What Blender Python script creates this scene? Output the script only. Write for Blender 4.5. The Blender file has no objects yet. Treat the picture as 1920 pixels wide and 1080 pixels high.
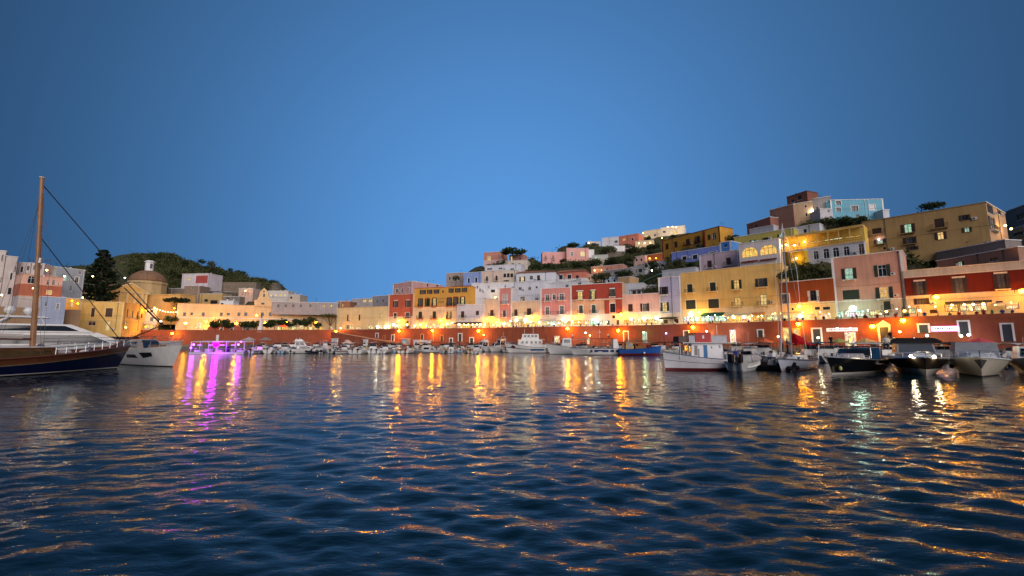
import bpy, math, random
import numpy as np
from mathutils import Vector, Matrix
random.seed(11)
R = math.radians
SC = bpy.context.scene
C = SC.collection

# ------------------------------------------------------------------ camera, sky, light, exposure
F, HC, TH = 800.0, 3.2, math.atan(100 / 800)
CT, ST = math.cos(TH), math.sin(TH)
cam = bpy.data.cameras.new('camera')
cam.sensor_width = 36
cam.lens = 36 * F / 1920
cam.clip_start, cam.clip_end = 0.1, 3000
cam_o = bpy.data.objects.new('camera', cam)
C.objects.link(cam_o)
cam_o.location = (0, 0, HC)
cam_o.rotation_euler = (math.pi / 2 + TH, 0, 0)
SC.camera = cam_o

SUN_EL, SUN_ROT = 26, 158            # the light of the eastern sky behind the viewer
world = bpy.data.worlds.new('World')
SC.world = world
world.use_nodes = True
nt = world.node_tree
N, LK = nt.nodes, nt.links
bg = N['Background']
bg.inputs[1].default_value = 0.15
sky = N.new('ShaderNodeTexSky')
sky.sky_type = 'NISHITA'
sky.sun_disc = False
sky.sun_elevation, sky.sun_rotation = R(SUN_EL), R(SUN_ROT)
sky.ozone_density, sky.air_density, sky.dust_density = 6, 1.0, 0.7
tc = N.new('ShaderNodeTexCoord')
lift = N.new('ShaderNodeVectorMath'); lift.operation = 'MULTIPLY_ADD'    # dusk: the whole dome has the deep tone of its upper part
lift.inputs[1].default_value = (0.8, 0.8, 0.42)
lift.inputs[2].default_value = (0, 0, 0.5)
nrm = N.new('ShaderNodeVectorMath'); nrm.operation = 'NORMALIZE'
LK.new(tc.outputs['Generated'], lift.inputs[0]); LK.new(lift.outputs[0], nrm.inputs[0]); LK.new(nrm.outputs[0], sky.inputs[0])
dot = N.new('ShaderNodeVectorMath'); dot.operation = 'DOT_PRODUCT'       # afterglow over the hill, fading away from it
dot.inputs[1].default_value = Vector((0.03, 0.95, 0.37)).normalized()
LK.new(tc.outputs['Generated'], dot.inputs[0])
ac = N.new('ShaderNodeMath'); ac.operation = 'ARCCOSINE'
LK.new(dot.outputs['Value'], ac.inputs[0])
mr = N.new('ShaderNodeMapRange'); mr.interpolation_type = 'SMOOTHSTEP'
mr.inputs[1].default_value, mr.inputs[2].default_value = 0.0, R(66)
mr.inputs[3].default_value, mr.inputs[4].default_value = 1.0, 0.19
LK.new(ac.outputs[0], mr.inputs[0])
mul = N.new('ShaderNodeVectorMath'); mul.operation = 'SCALE'
tint = N.new('ShaderNodeVectorMath'); tint.operation = 'MULTIPLY'; tint.inputs[1].default_value = (1.27, 1.81, 1.86)   # blue hour white balance
LK.new(sky.outputs[0], tint.inputs[0]); LK.new(tint.outputs[0], mul.inputs[0]); LK.new(mr.outputs[0], mul.inputs['Scale']); LK.new(mul.outputs[0], bg.inputs[0])

sun = bpy.data.lights.new('sun', 'SUN')
sun.energy, sun.angle, sun.color = 2.35, R(60), (1.0, 0.87, 0.80)
sun_o = bpy.data.objects.new('sun', sun)
C.objects.link(sun_o)
sun_o.rotation_euler = (R(90 - SUN_EL), 0, R(180 - SUN_ROT))

vs = SC.view_settings
vs.view_transform, vs.look, vs.exposure, vs.gamma, vs.use_curve_mapping = 'Standard', 'None', 0.0, 1.0, False
cy = SC.cycles
cy.use_denoising = True
cy.max_bounces, cy.diffuse_bounces, cy.glossy_bounces, cy.transmission_bounces = 6, 2, 4, 4
cy.sample_clamp_indirect, cy.sample_clamp_direct = 6.0, 0.0
cy.caustics_reflective = cy.caustics_refractive = False
cy.use_light_tree = True

# ------------------------------------------------------------------ geometry of the view, only used to survey places
def ray(px, py):
    a, b = (px - 960) / F, (540 - py) / F
    return a, CT - b * ST, ST + b * CT
def at(px, py, Y):
    r = ray(px, py); s = Y / r[1]
    return Vector((r[0] * s, Y, HC + r[2] * s))
def atz(px, py, z):
    r = ray(px, py); s = (z - HC) / r[2]
    return Vector((r[0] * s, r[1] * s, z))
def atxz(px, Y, z):                             # the point at depth Y and height z on a bearing
    return Vector(((px - 960) / F * (Y * CT + (z - HC) * ST), Y, z))
QP = [(-400, 95), (-150, 118), (0, 140), (150, 165), (300, 172), (640, 171), (740, 156), (900, 146), (1000, 136), (1170, 124), (1300, 111.5), (1440, 98.6)]
def DQ(px):                                   # depth of the quay wall along a bearing
    if px >= 1440: return 175.6 / (1 + 1.3 * (px - 960) / 800)
    return float(np.interp(px, [q[0] for q in QP], [q[1] for q in QP]))
ZP, ZQ, ZL = 6.9, 7.75, 1.2                   # promenade, parapet top, lower quay

# ------------------------------------------------------------------ materials
def lin(c):
    f = lambda x: x / 12.92 if x <= 0.04045 else ((x + 0.055) / 1.055) ** 2.4
    return tuple(f(x / 255) for x in c)
_m = {}
def new_mat(key):
    m = bpy.data.materials.new(key); m.use_nodes = True
    return m, m.node_tree.nodes, m.node_tree.links, m.node_tree.nodes['Principled BSDF']
def surf(key, col, rough=0.8, metal=0.0, var=0.25, scale=1.2, bump=0.15, spec=0.5, fine=9.0, streak=0.0):
    """weathered opaque surface: two scales of tone variation, optional rain streaks, fine relief"""
    if key in _m: return _m[key]
    m, n, l, b = new_mat(key)
    tcn = n.new('ShaderNodeTexCoord')
    n1 = n.new('ShaderNodeTexNoise'); n1.inputs['Scale'].default_value = scale; n1.inputs['Detail'].default_value = 5
    n2 = n.new('ShaderNodeTexNoise'); n2.inputs['Scale'].default_value = fine; n2.inputs['Detail'].default_value = 3
    l.new(tcn.outputs['Object'], n1.inputs['Vector']); l.new(tcn.outputs['Object'], n2.inputs['Vector'])
    add = n.new('ShaderNodeMath'); add.operation = 'MULTIPLY_ADD'; add.inputs[1].default_value = 0.35
    l.new(n2.outputs[0], add.inputs[0]); l.new(n1.outputs[0], add.inputs[2])
    src = add.outputs[0]
    if streak:
        mp = n.new('ShaderNodeMapping'); mp.inputs['Scale'].default_value = (2.2, 2.2, 0.16)
        n3 = n.new('ShaderNodeTexNoise'); n3.inputs['Scale'].default_value = 1.0; n3.inputs['Detail'].default_value = 4
        l.new(tcn.outputs['Object'], mp.inputs[0]); l.new(mp.outputs[0], n3.inputs['Vector'])
        a2 = n.new('ShaderNodeMath'); a2.operation = 'MULTIPLY_ADD'; a2.inputs[1].default_value = streak
        l.new(n3.outputs[0], a2.inputs[0]); l.new(src, a2.inputs[2]); src = a2.outputs[0]
    mp2 = n.new('ShaderNodeMapRange')
    mp2.inputs[1].default_value, mp2.inputs[2].default_value = 0.35, 1.0 + streak * 0.5
    mp2.inputs[3].default_value, mp2.inputs[4].default_value = 1 - var, 1 + var * 0.6
    l.new(src, mp2.inputs[0])
    mu = n.new('ShaderNodeVectorMath'); mu.operation = 'SCALE'; mu.inputs[0].default_value = col
    l.new(mp2.outputs[0], mu.inputs['Scale']); l.new(mu.outputs[0], b.inputs['Base Color'])
    b.inputs['Roughness'].default_value = rough; b.inputs['Metallic'].default_value = metal
    b.inputs['Specular IOR Level'].default_value = spec
    if bump:
        bp = n.new('ShaderNodeBump'); bp.inputs['Strength'].default_value = bump; bp.inputs['Distance'].default_value = 0.02
        l.new(n2.outputs[0], bp.inputs['Height']); l.new(bp.outputs[0], b.inputs['Normal'])
    _m[key] = m
    return m
def plaster(rgb, k=1.0):
    c = tuple(min(0.85, x * k) for x in lin(rgb))
    return surf('plaster %d %d %d' % tuple(int(x) for x in rgb), c, 0.9, var=0.36, scale=0.30, fine=3.0, bump=0.3, spec=0.2, streak=0.9)
def paint(rgb, rough=0.35, k=1.0):
    return surf('paint %d %d %d %d' % (*[int(x) for x in rgb], rough * 100), tuple(x * k for x in lin(rgb)), rough, var=0.14, scale=1.5, bump=0.03)
def cloth(rgb):
    return surf('cloth %d %d %d' % tuple(rgb), lin(rgb), 0.95, var=0.2, scale=2.0, fine=30, bump=0.3, spec=0.1)
def metal(rgb, rough=0.4):
    return surf('metal %d %d %d' % tuple(rgb), lin(rgb), rough, metal=0.9, var=0.12, bump=0.03)
def emit(key, col, strength):
    if key in _m: return _m[key]
    m, n, l, b = new_mat(key)
    b.inputs['Base Color'].default_value = (*[min(1, c) for c in col], 1)
    b.inputs['Emission Color'].default_value = (*col, 1); b.inputs['Emission Strength'].default_value = strength
    _m[key] = m
    return m
def glow_room(key, col, strength, scale=1.3, lo=0.45, mixf=0.2):
    """a lit interior seen through glass: bright and dim patches, shelves and curtains"""
    if key in _m: return _m[key]
    m, n, l, b = new_mat(key)
    tcn = n.new('ShaderNodeTexCoord')
    vo = n.new('ShaderNodeTexVoronoi'); vo.inputs['Scale'].default_value = scale; vo.distance = 'CHEBYCHEV'
    no = n.new('ShaderNodeTexNoise'); no.inputs['Scale'].default_value = scale * 2.2; no.inputs['Detail'].default_value = 3
    oi = n.new('ShaderNodeObjectInfo')
    ad = n.new('ShaderNodeVectorMath'); ad.operation = 'MULTIPLY_ADD'; ad.inputs[1].default_value = (1.6, 1, 1)
    sc3 = n.new('ShaderNodeVectorMath'); sc3.operation = 'SCALE'; sc3.inputs['Scale'].default_value = 0.37
    l.new(oi.outputs['Location'], sc3.inputs[0]); l.new(tcn.outputs['Object'], ad.inputs[0]); l.new(sc3.outputs[0], ad.inputs[2])
    l.new(ad.outputs[0], vo.inputs['Vector']); l.new(ad.outputs[0], no.inputs['Vector'])
    rp = n.new('ShaderNodeMapRange'); rp.inputs[1].default_value, rp.inputs[2].default_value = 0.30, 0.70
    rp.inputs[3].default_value, rp.inputs[4].default_value = lo, 1.25
    l.new(no.outputs[0], rp.inputs[0])
    hs = n.new('ShaderNodeMix'); hs.data_type = 'RGBA'; hs.blend_type = 'MULTIPLY'; hs.inputs[0].default_value = mixf
    hs.inputs[6].default_value = (*col, 1); l.new(vo.outputs['Color'], hs.inputs[7])
    st = n.new('ShaderNodeMath'); st.operation = 'MULTIPLY'; st.inputs[1].default_value = strength
    l.new(rp.outputs[0], st.inputs[0])
    b.inputs['Base Color'].default_value = (0.05, 0.04, 0.03, 1); b.inputs['Roughness'].default_value = 0.2
    l.new(hs.outputs[2], b.inputs['Emission Color']); l.new(st.outputs[0], b.inputs['Emission Strength'])
    _m[key] = m
    return m
def leaf(key, a, bcol):
    if key in _m: return _m[key]
    m, n, l, b = new_mat(key)
    oi = n.new('ShaderNodeTexCoord'); no = n.new('ShaderNodeTexNoise'); no.inputs['Scale'].default_value = 0.9; no.inputs['Detail'].default_value = 4
    l.new(oi.outputs['Object'], no.inputs['Vector'])
    cr = n.new('ShaderNodeValToRGB'); cr.color_ramp.elements[0].position = 0.34; cr.color_ramp.elements[1].position = 0.66
    cr.color_ramp.elements[0].color = (*a, 1); cr.color_ramp.elements[1].color = (*bcol, 1)
    l.new(no.outputs[0], cr.inputs[0]); l.new(cr.outputs[0], b.inputs['Base Color'])
    b.inputs['Roughness'].default_value = 0.7; b.inputs['Specular IOR Level'].default_value = 0.2
    _m[key] = m
    return m
WHITE = plaster((236, 234, 232)); CREAM = plaster((224, 192, 146)); STONE = surf('old stone', (0.22, 0.18, 0.14), 0.95, var=0.5, scale=0.6, bump=0.5)
GLASS = surf('window glass', (0.02, 0.025, 0.03), 0.06, var=0.3, bump=0.0, spec=0.8)
CURT = surf('net curtain behind glass', (0.17, 0.165, 0.16), 0.25, var=0.5, scale=3, bump=0.0)
DGREEN = paint((52, 62, 52), 0.6); DBROWN = paint((74, 50, 38), 0.6); DGREY = paint((66, 70, 76), 0.6); BLACK = paint((18, 18, 20), 0.4)
IRON = paint((34, 34, 38), 0.5); ROOFM = surf('flat roof coating', (0.32, 0.29, 0.26), 0.95, var=0.4, scale=0.5)
TILE = surf('terracotta', (0.34, 0.13, 0.07), 0.9, var=0.45, scale=2.0, bump=0.4)
GELW = paint((228, 226, 222), 0.25); STEEL = metal((190, 190, 195), 0.3); TEAK = surf('teak planking', (0.28, 0.15, 0.07), 0.6, var=0.4, scale=3)
SODIUM = (1.0, 0.36, 0.006); WARM = (1.0, 0.62, 0.20); COOL = (0.75, 1.0, 0.82)
LITW = glow_room('lit room warm', (1.0, 0.62, 0.18), .95, .7); LITY = glow_room('lit room yellow', (1.0, 0.74, 0.26), 1.0, .7)
LITG = glow_room('lit room green white', (0.62, 1.0, 0.72), .75, .8); SHOPW = glow_room('lit shop', (1.0, 0.76, 0.36), 1.9, .9, .12, .5)
SHOPG = glow_room('lit shop cool', (0.84, 1.0, 0.82), 1.9, .9, .15, .5); SHOPY = glow_room('lit bar', (1.0, 0.58, 0.14), 1.25, 1.0, .4, .25)

# ------------------------------------------------------------------ mesh helper
class MB:
    def __init__(s): s.v, s.f = [], []
    def add(s, vs, fs):
        o = len(s.v); s.v += [tuple(v) for v in vs]; s.f += [tuple(i + o for i in f) for f in fs]; return s
    def quad(s, a, b, c, d): return s.add((a, b, c, d), ((0, 1, 2, 3),))
    def box(s, x0, y0, z0, x1, y1, z1):
        return s.add([(x, y, z) for z in (z0, z1) for y in (y0, y1) for x in (x0, x1)],
                     ((0, 2, 3, 1), (4, 5, 7, 6), (0, 1, 5, 4), (2, 6, 7, 3), (0, 4, 6, 2), (1, 3, 7, 5)))
    def hexa(s, c):          # eight corners: bottom ring then top ring
        return s.add(c, ((3, 2, 1, 0), (4, 5, 6, 7), (0, 1, 5, 4), (1, 2, 6, 5), (2, 3, 7, 6), (3, 0, 4, 7)))
    def loft(s, rings, cap=True, closed=True):
        n = len(rings[0]); o = len(s.v)
        for r in rings: s.v += [tuple(p) for p in r]
        for i in range(len(rings) - 1):
            for j in range(n if closed else n - 1):
                k = (j + 1) % n
                s.f.append((o + i * n + j, o + i * n + k, o + (i + 1) * n + k, o + (i + 1) * n + j))
        if cap:
            s.f.append(tuple(o + j for j in range(n))[::-1]); s.f.append(tuple(o + (len(rings) - 1) * n + j for j in range(n)))
        return s
    def tube(s, pts, r, n=5, r1=None):
        pts = [Vector(p) for p in pts]; rings = []
        for i, p in enumerate(pts):
            d = (pts[min(i + 1, len(pts) - 1)] - pts[max(i - 1, 0)]).normalized()
            a = d.cross(Vector((0, 0, 1)) if abs(d.z) < 0.9 else Vector((1, 0, 0))).normalized(); b = d.cross(a)
            q = r if r1 is None else r + (r1 - r) * i / (len(pts) - 1)
            rings.append([p + a * (q * math.cos(2 * math.pi * k / n)) + b * (q * math.sin(2 * math.pi * k / n)) for k in range(n)])
        return s.loft(rings)
    def lathe(s, c, prof, n=12, a0=0):
        return s.loft([[(c[0] + r * math.cos(a0 + 2 * math.pi * k / n), c[1] + r * math.sin(a0 + 2 * math.pi * k / n), c[2] + z) for k in range(n)] for r, z in prof])
    def ball(s, c, r, n=10, m=6, sx=1, sy=1, sz=1):
        return s.loft([[(c[0] + sx * r * math.sin(math.pi * (i + .02) / (m + .04)) * math.cos(2 * math.pi * k / n), c[1] + sy * r * math.sin(math.pi * (i + .02) / (m + .04)) * math.sin(2 * math.pi * k / n),
                         c[2] + sz * r * math.cos(math.pi * (i + .02) / (m + .04))) for k in range(n)] for i in range(m + 1)])
    def build(s, name, mat, parent=None, smooth=False):
        me = bpy.data.meshes.new(name); me.from_pydata(s.v, [], s.f)
        if mat: me.materials.append(mat)
        if smooth: me.polygons.foreach_set('use_smooth', [True] * len(me.polygons))
        o = bpy.data.objects.new(name, me); C.objects.link(o)
        if parent: o.parent = parent
        return o
def tag(o, label=None, cat=None, group=None, kind=None):
    if label: o['label'] = label
    if cat: o['category'] = cat
    if group: o['group'] = group
    if kind: o['kind'] = kind
    return o
def empty(name, loc, rz=0.0):
    o = bpy.data.objects.new(name, None); C.objects.link(o); o.location = loc; o.rotation_euler = (0, 0, rz); o.empty_display_size = 0.3
    return o
# ------------------------------------------------------------------ buildings
HOUSES = []
class Frame:
    """vertical plane of a facade through two surveyed points"""
    def __init__(s, a, b):
        s.o = Vector((a.x, a.y)); d = Vector((b.x, b.y)) - s.o
        s.W = d.length; s.d = d.normalized(); s.n = Vector((s.d.y, -s.d.x))
    def uv(s, px, py):
        r = ray(px, py); k = s.o.dot(s.n) / (r[0] * s.n.x + r[1] * s.n.y)
        p = Vector((r[0] * k, r[1] * k))
        return (p - s.o).dot(s.d), HC + r[2] * k
    def pt(s, u, off=0.0):                      # off: towards the viewer
        return s.o + s.d * u + s.n * off
    @property
    def ang(s): return math.atan2(s.d.y, s.d.x)
def face_cells(mb, W, v0, v1, rects, dep, y=0.0):
    rs = [(max(0.02, a), max(v0, b), min(W - 0.02, c), min(v1, d)) for a, b, c, d in rects]
    rs = [r for r in rs if r[2] - r[0] > 0.05 and r[3] - r[1] > 0.05]
    us = sorted({0.0, W} | {x for r in rs for x in (r[0], r[2])}); vv = sorted({v0, v1} | {x for r in rs for x in (r[1], r[3])})
    for i in range(len(us) - 1):
        for j in range(len(vv) - 1):
            cu, cv = (us[i] + us[i + 1]) / 2, (vv[j] + vv[j + 1]) / 2
            if any(r[0] < cu < r[2] and r[1] < cv < r[3] for r in rs): continue
            mb.quad((us[i], y, vv[j]), (us[i + 1], y, vv[j]), (us[i + 1], y, vv[j + 1]), (us[i], y, vv[j + 1]))
    for a, b, c, d in rs:
        e = y + dep
        mb.quad((a, y, b), (a, y, d), (a, e, d), (a, e, b)); mb.quad((c, y, b), (c, e, b), (c, e, d), (c, y, d))
        mb.quad((a, y, d), (c, y, d), (c, e, d), (a, e, d)); mb.quad((a, y, b), (a, e, b), (c, e, b), (c, y, b))
def opening(root, u0, v0, u1, v1, fl, shut, trim, wallm, small=False):
    """window or door in a reveal 0.22 m deep; local x along the wall, y into the house"""
    w, h = u1 - u0, v1 - v0
    if 'S' in fl:                               # measured with its open shutters: the glass is the middle
        q = w * 0.24; o0, o1 = u0, u1; u0, u1 = u0 + q, u1 - q; w = u1 - u0
    elif 's' in fl: o0, o1 = u0 - w * 0.55, u1 + w * 0.55
    f = min(0.09, w * 0.12); y0, y1 = 0.10, 0.17
    kind = 'door' if ('d' in fl or 'D' in fl) else 'window'
    m = MB()
    m.box(u0, y0, v0, u0 + f, y1, v1); m.box(u1 - f, y0, v0, u1, y1, v1)
    m.box(u0 + f, y0, v1 - f, u1 - f, y1, v1); m.box(u0 + f, y0, v0, u1 - f, y1, v0 + f)
    shop = any(c in fl for c in 'DGY')
    if not small and 'c' not in fl:
        nx = max(2, int(round(w / 1.1))) if shop else 2
        for i in range(1, nx):
            x = u0 + w * i / nx; m.box(x - f * .4, y0 + .005, v0 + f, x + f * .4, y1 - .005, v1 - f)
        m.box(u0 + f, y0 + .01, v0 + h * 0.68, u1 - f, y1 - .01, v0 + h * 0.68 + f * .8)
    fr = m.build(kind, shut if ('c' in fl or shop) else (GELW, DBROWN, DGREY)[sum(map(ord, root.name)) % 3], root)
    if 'c' in fl:
        for k in (0, 1):
            a = u0 + f + (w - 2 * f) * k / 2; b = a + (w - 2 * f) / 2 - 0.015
            sm = MB(); sm.box(a, 0.12, v0 + f, b, 0.16, v1 - f); ns = 7
            for i in range(ns):
                z = v0 + f + (h - 2 * f) * (i + .2) / ns; sm.box(a + .05, 0.085, z, b - .05, 0.119, z + (h - 2 * f) / ns * 0.6)
            sm.build('shutter', shut, fr)
    elif 'd' in fl:
        dm = MB(); dm.box(u0 + f, 0.13, v0 + f, u1 - f, 0.18, v1 - f)
        dm.box(u0 + w * .22, 0.11, v0 + h * .12, u1 - w * .22, 0.129, v0 + h * .45); dm.box(u0 + w * .22, 0.11, v0 + h * .55, u1 - w * .22, 0.129, v0 + h * .9)
        dm.build('door_leaf', shut, fr)
    else:
        pm = LITW if 'l' in fl else LITY if 'y' in fl else LITG if 'g' in fl else SHOPW if 'D' in fl else SHOPG if 'G' in fl else SHOPY if 'Y' in fl else CURT if 'v' in fl else GLASS
        p = MB(); p.box(u0 + f * .5, 0.18, v0 + f * .5, u1 - f * .5, 0.215, v1 - f * .5); p.build('pane', pm, fr)
    if 'S' in fl or 's' in fl:
        for a, b in ((o0, u0), (u1, o1)):
            sm = MB(); sm.box(a + .02, -0.06, v0, b - .02, -0.012, v1)
            for i in range(6):
                z = v0 + h * (i + .2) / 6; sm.box(a + .08, -0.085, z, b - .08, -0.061, z + h / 6 * .6)
            sm.build('shutter', shut, fr)
    if 't' in fl or 'h' in fl:
        b = min(0.2, w * .2); sm = MB()
        if 't' in fl:
            sm.box(u0 - b, -0.05, v0 - (0 if 'b' in fl else b), u0 - .003, 0.02, v1); sm.box(u1 + .003, -0.05, v0 - (0 if 'b' in fl else b), u1 + b, 0.02, v1)
        sm.box(u0 - b - (.1 if 'h' in fl else 0), -0.05 - (.07 if 'h' in fl else 0), v1 + .003, u1 + b + (.1 if 'h' in fl else 0), 0.02, v1 + b * (1.6 if 'h' in fl else 1))
        sm.build('surround', trim, fr)
    elif not small and 'b' not in fl and 'd' not in fl and not shop:
        sm = MB(); sm.box(u0 - .1, -0.1, v0 - .1, u1 + .1, 0.05, v0 - .004); sm.build('sill', trim, fr)
    if 'a' in fl:                               # arched head: spandrels fill the corners
        sm = MB(); cx = (u0 + u1) / 2; rr = w / 2; za = v1 - rr if rr < h else v1 - h * .5; n = 8
        for k in range(n):
            t0, t1 = math.pi * k / n, math.pi * (k + 1) / n
            p0, p1 = (cx - rr * math.cos(t0), za + (v1 - za) * math.sin(t0)), (cx - rr * math.cos(t1), za + (v1 - za) * math.sin(t1))
            q = (u0 if k < n / 2 else u1)
            sm.add([(p0[0], .004, p0[1]), (p1[0], .004, p1[1]), (p1[0], .004, v1), (p0[0], .004, v1)], ((0, 1, 2, 3),))
            sm.add([(p0[0], .004, p0[1]), (p1[0], .004, p1[1]), (p1[0], .2, p1[1]), (p0[0], .2, p0[1])], ((3, 2, 1, 0),))
        sm.build('arch', wallm, fr)
    if 'b' in fl:
        a, b, dp = u0 - max(.35, w * .4), u1 + max(.35, w * .4), 0.75
        sm = MB(); sm.box(a, -dp, v0 - .16, b, 0, v0 - .02); sm.box(a + .15, -dp * .6, v0 - .42, a + .3, 0, v0 - .161); sm.box(b - .3, -dp * .6, v0 - .42, b - .15, 0, v0 - .161)
        bl = sm.build('balcony', trim, root)
        rm = MB(); hh = 0.98
        rm.box(a, -dp, v0 + hh - .05, b, -dp + .05, v0 + hh); rm.box(a, -dp, v0 + .06, b, -dp + .03, v0 + .09)
        for x in (a, b - .05): rm.box(x, -dp + .05, v0 + hh - .05, x + .05, 0, v0 + hh)
        k = max(4, int((b - a) / .24))
        for i in range(k + 1):
            x = a + (b - a - .03) * i / k; rm.box(x, -dp + .005, v0, x + .03, -dp + .035, v0 + hh - .05)
        for i in (1, 2):
            for x in (a, b - .03): rm.box(x, -dp + dp * i / 3, v0, x + .03, -dp + dp * i / 3 + .03, v0 + hh - .05)
        rm.build('railing', IRON, bl)
def house(name, label, x0, yt0, x1, yb, Y0, Y1=None, yt1=None, bands=None, trim=WHITE, shut=DBROWN, wins='', depth=9.0, ext=3.0, roof='flat',
          pil=False, side=None, awn='', cat='house', zb=None, clutter=1, cornice=True, rooftrim=None):
    top = at(x0, yt0, Y0); zt = top.z
    if Y1 is None:
        Y1 = atz(x1, yt1, zt).y if yt1 is not None else Y0
        Y1 = min(max(Y1, Y0 * 0.7), Y0 * 1.35)
    fr = Frame(atxz(x0, Y0, zt), atxz(x1, Y1, zt))
    zvis = at(x0, yb, Y0).z if zb is None else zb
    z0 = zvis - ext
    root = empty(name, (fr.o.x, fr.o.y, z0), fr.ang)
    tag(root, label, cat)
    W, H = fr.W - 0.02, zt - z0
    hz = lambda py: at(x0, py, Y0).z - z0
    bands = bands or [(WHITE, None)]
    rt0 = trim
    ops = []
    for s in wins.split(';'):
        if not s.strip(): continue
        p = s.split(','); a = fr.uv(float(p[0]), float(p[3])); b = fr.uv(float(p[2]), float(p[1]))
        ops.append((max(.1, a[0]), max(0.05, a[1] - z0), min(W - .1, b[0]), min(H - .15, b[1] - z0), p[4] if len(p) > 4 else 'w', float(p[2]) - float(p[0])))
    holes = []
    for u0, v0, u1, v1, fl, _ in ops:
        q = (u1 - u0) * .24 if 'S' in fl else 0
        holes.append((u0 + q, v0, u1 - q, v1))
    vt = H
    for i, (m, pb) in enumerate(bands):
        vb = 0.0 if pb is None else hz(pb)
        w = MB(); face_cells(w, W, vb, vt, holes, 0.23)
        if side: w.build('wall', m, root); w = MB()
        w.quad((0, 0, vb), (0, 0, vt), (0, depth, vt), (0, depth, vb)); w.quad((W, 0, vb), (W, depth, vb), (W, depth, vt), (W, 0, vt))
        w.quad((0, depth, vb), (0, depth, vt), (W, depth, vt), (W, depth, vb))
        w.build('side_wall' if side else 'wall', side or m, root)
        if i < len(bands) - 1 and pb is not None:
            s = MB(); s.box(-.02, -0.07, vb - .09, W + .02, -0.003, vb + .09); s.build('string_course', trim, root)
        vt = vb
    if ops: 
        bk = MB(); bk.box(0.05, 0.24, 0, W - .05, 0.30, H - .3); bk.build('inner_wall', DBROWN, root)
    for u0, v0, u1, v1, fl, wpx in ops:
        if u1 - u0 < .12 or v1 - v0 < .12: continue
        wm = bands[0][0]
        for m, pb in bands:
            wm = m
            if pb is None or (v0 + v1) / 2 > hz(pb): break
        opening(root, u0, v0, u1, v1, fl, shut, trim, wm, wpx < 4.5)
    rt = rooftrim or trim
    if roof == 'flat':
        r = MB(); r.box(.12, .12, H - .42, W - .12, depth - .12, H - .3); r.build('roof', ROOFM, root)
        if cornice:
            c = MB(); c.box(-.12, -.14, H, W + .12, .2, H + .16); c.box(-.12, .2, H, .14, depth + .1, H + .16); c.box(W - .14, .2, H, W + .12, depth + .1, H + .16)
            c.box(.14, depth - .15, H, W - .14, depth + .1, H + .16)
            c.build('cornice', rt, root)
    elif roof == 'tile':
        r = MB(); e, p = .35, 1.5
        r.hexa([(-e, -e, H), (W + e, -e, H), (W + e, depth + e, H), (-e, depth + e, H), (W * .1, depth * .5 - .05, H + p), (W * .9, depth * .5 - .05, H + p), (W * .9, depth * .5 + .05, H + p), (W * .1, depth * .5 + .05, H + p)])
        k = max(6, int(W / .5))
        for i in range(k):
            x = -e + (W + 2 * e) * (i + .5) / k; xt = W * .1 + W * .8 * (i + .5) / k
            r.tube([(x, -e, H + .02), (xt, depth * .5, H + p + .02)], .09, 4)
        r.build('roof', TILE, root)
    if pil:
        for a in (-.03, W - .42):
            c = MB(); c.box(a, -.08, 0, a + .45, -.004, H - .002); c.build('pilaster', trim, root)
    for s in awn.split(';'):
        if not s.strip(): continue
        p = s.split(','); a = fr.uv(float(p[0]), float(p[3])); b = fr.uv(float(p[2]), float(p[1]))
        u0, u1, vt_, vb_ = a[0], b[0], b[1] - z0, a[1] - z0; pr = float(p[5]) if len(p) > 5 else 1.9
        c = MB(); n = max(2, int((u1 - u0) / 1.2))
        c.hexa([(u0, -pr, vb_), (u1, -pr, vb_), (u1, -.02, vt_ - .06), (u0, -.02, vt_ - .06), (u0, -pr, vb_ + .06), (u1, -pr, vb_ + .06), (u1, -.02, vt_), (u0, -.02, vt_)])
        for i in range(n):
            x = u0 + (u1 - u0) * i / n; c.box(x, -pr - .03, vb_ - .3, x + (u1 - u0) / n - .06, -pr - .005, vb_ + .04)
        aw = c.build('awning', AWN[p[4]], root)
        q = MB()
        for i in range(n + 1):
            x = u0 + (u1 - u0) * i / n
            q.tube([(x, -pr + .02, vb_), (x, -.02, vt_ - .5)], .02, 4)
        q.build('awning_arm', IRON, aw)
    rng = random.Random(int(x0 * 7 + yt0))
    if W > 6 and H > 6 and cat in ('house', 'hotel', 'apartment house', 'building') and cornice:
        for _ in range(1 + int(W > 14)):                  # downpipes, air conditioners, a slack cable
            x = rng.uniform(.03, .97) * W
            if not any(a - .25 < x < c + .25 for a, b, c, d in holes):
                p = MB(); p.tube([(x, -.09, H - .1), (x, -.09, ext + .2)], .055, 5); p.box(x - .12, -.16, H - .3, x + .12, -.01, H - .02); p.build('drainpipe', rng.choice((DGREY, DBROWN, rt0)), root)
        if len(holes) > 2:
            for _ in range(1 + int(W > 12)):
                a, b, c, d = rng.choice(holes)
                x, z = c + rng.uniform(.35, .8), b + rng.uniform(-.4, .4)
                if x + .85 < W and not any(x < c2 + .15 and x + .8 > a2 - .15 and z < d2 + .1 and z + .6 > b2 - .1 for a2, b2, c2, d2 in holes):
                    p = MB(); p.box(x, -.32, z, x + .8, -.02, z + .56); q = p.build('air_conditioner', GELW, root); p = MB(); p.lathe((0, 0, 0), [(.2, 0), (.2, .02), (.02, .021)], 10); p.v = [(x + .3 + u, -.323 - w_, z + .28 + v) for u, v, w_ in p.v]; p.build('fan_grille', DGREY, q)
            z = rng.uniform(.45, .7) * H
            p = MB(); p.tube([(0, -.05, z + .2)] + [(W * i / 6, -.05, z - .25 * math.sin(math.pi * i / 6) + .2) for i in range(1, 6)] + [(W, -.05, z + .1)], .018, 4); p.build('cable', BLACK, root)
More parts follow.
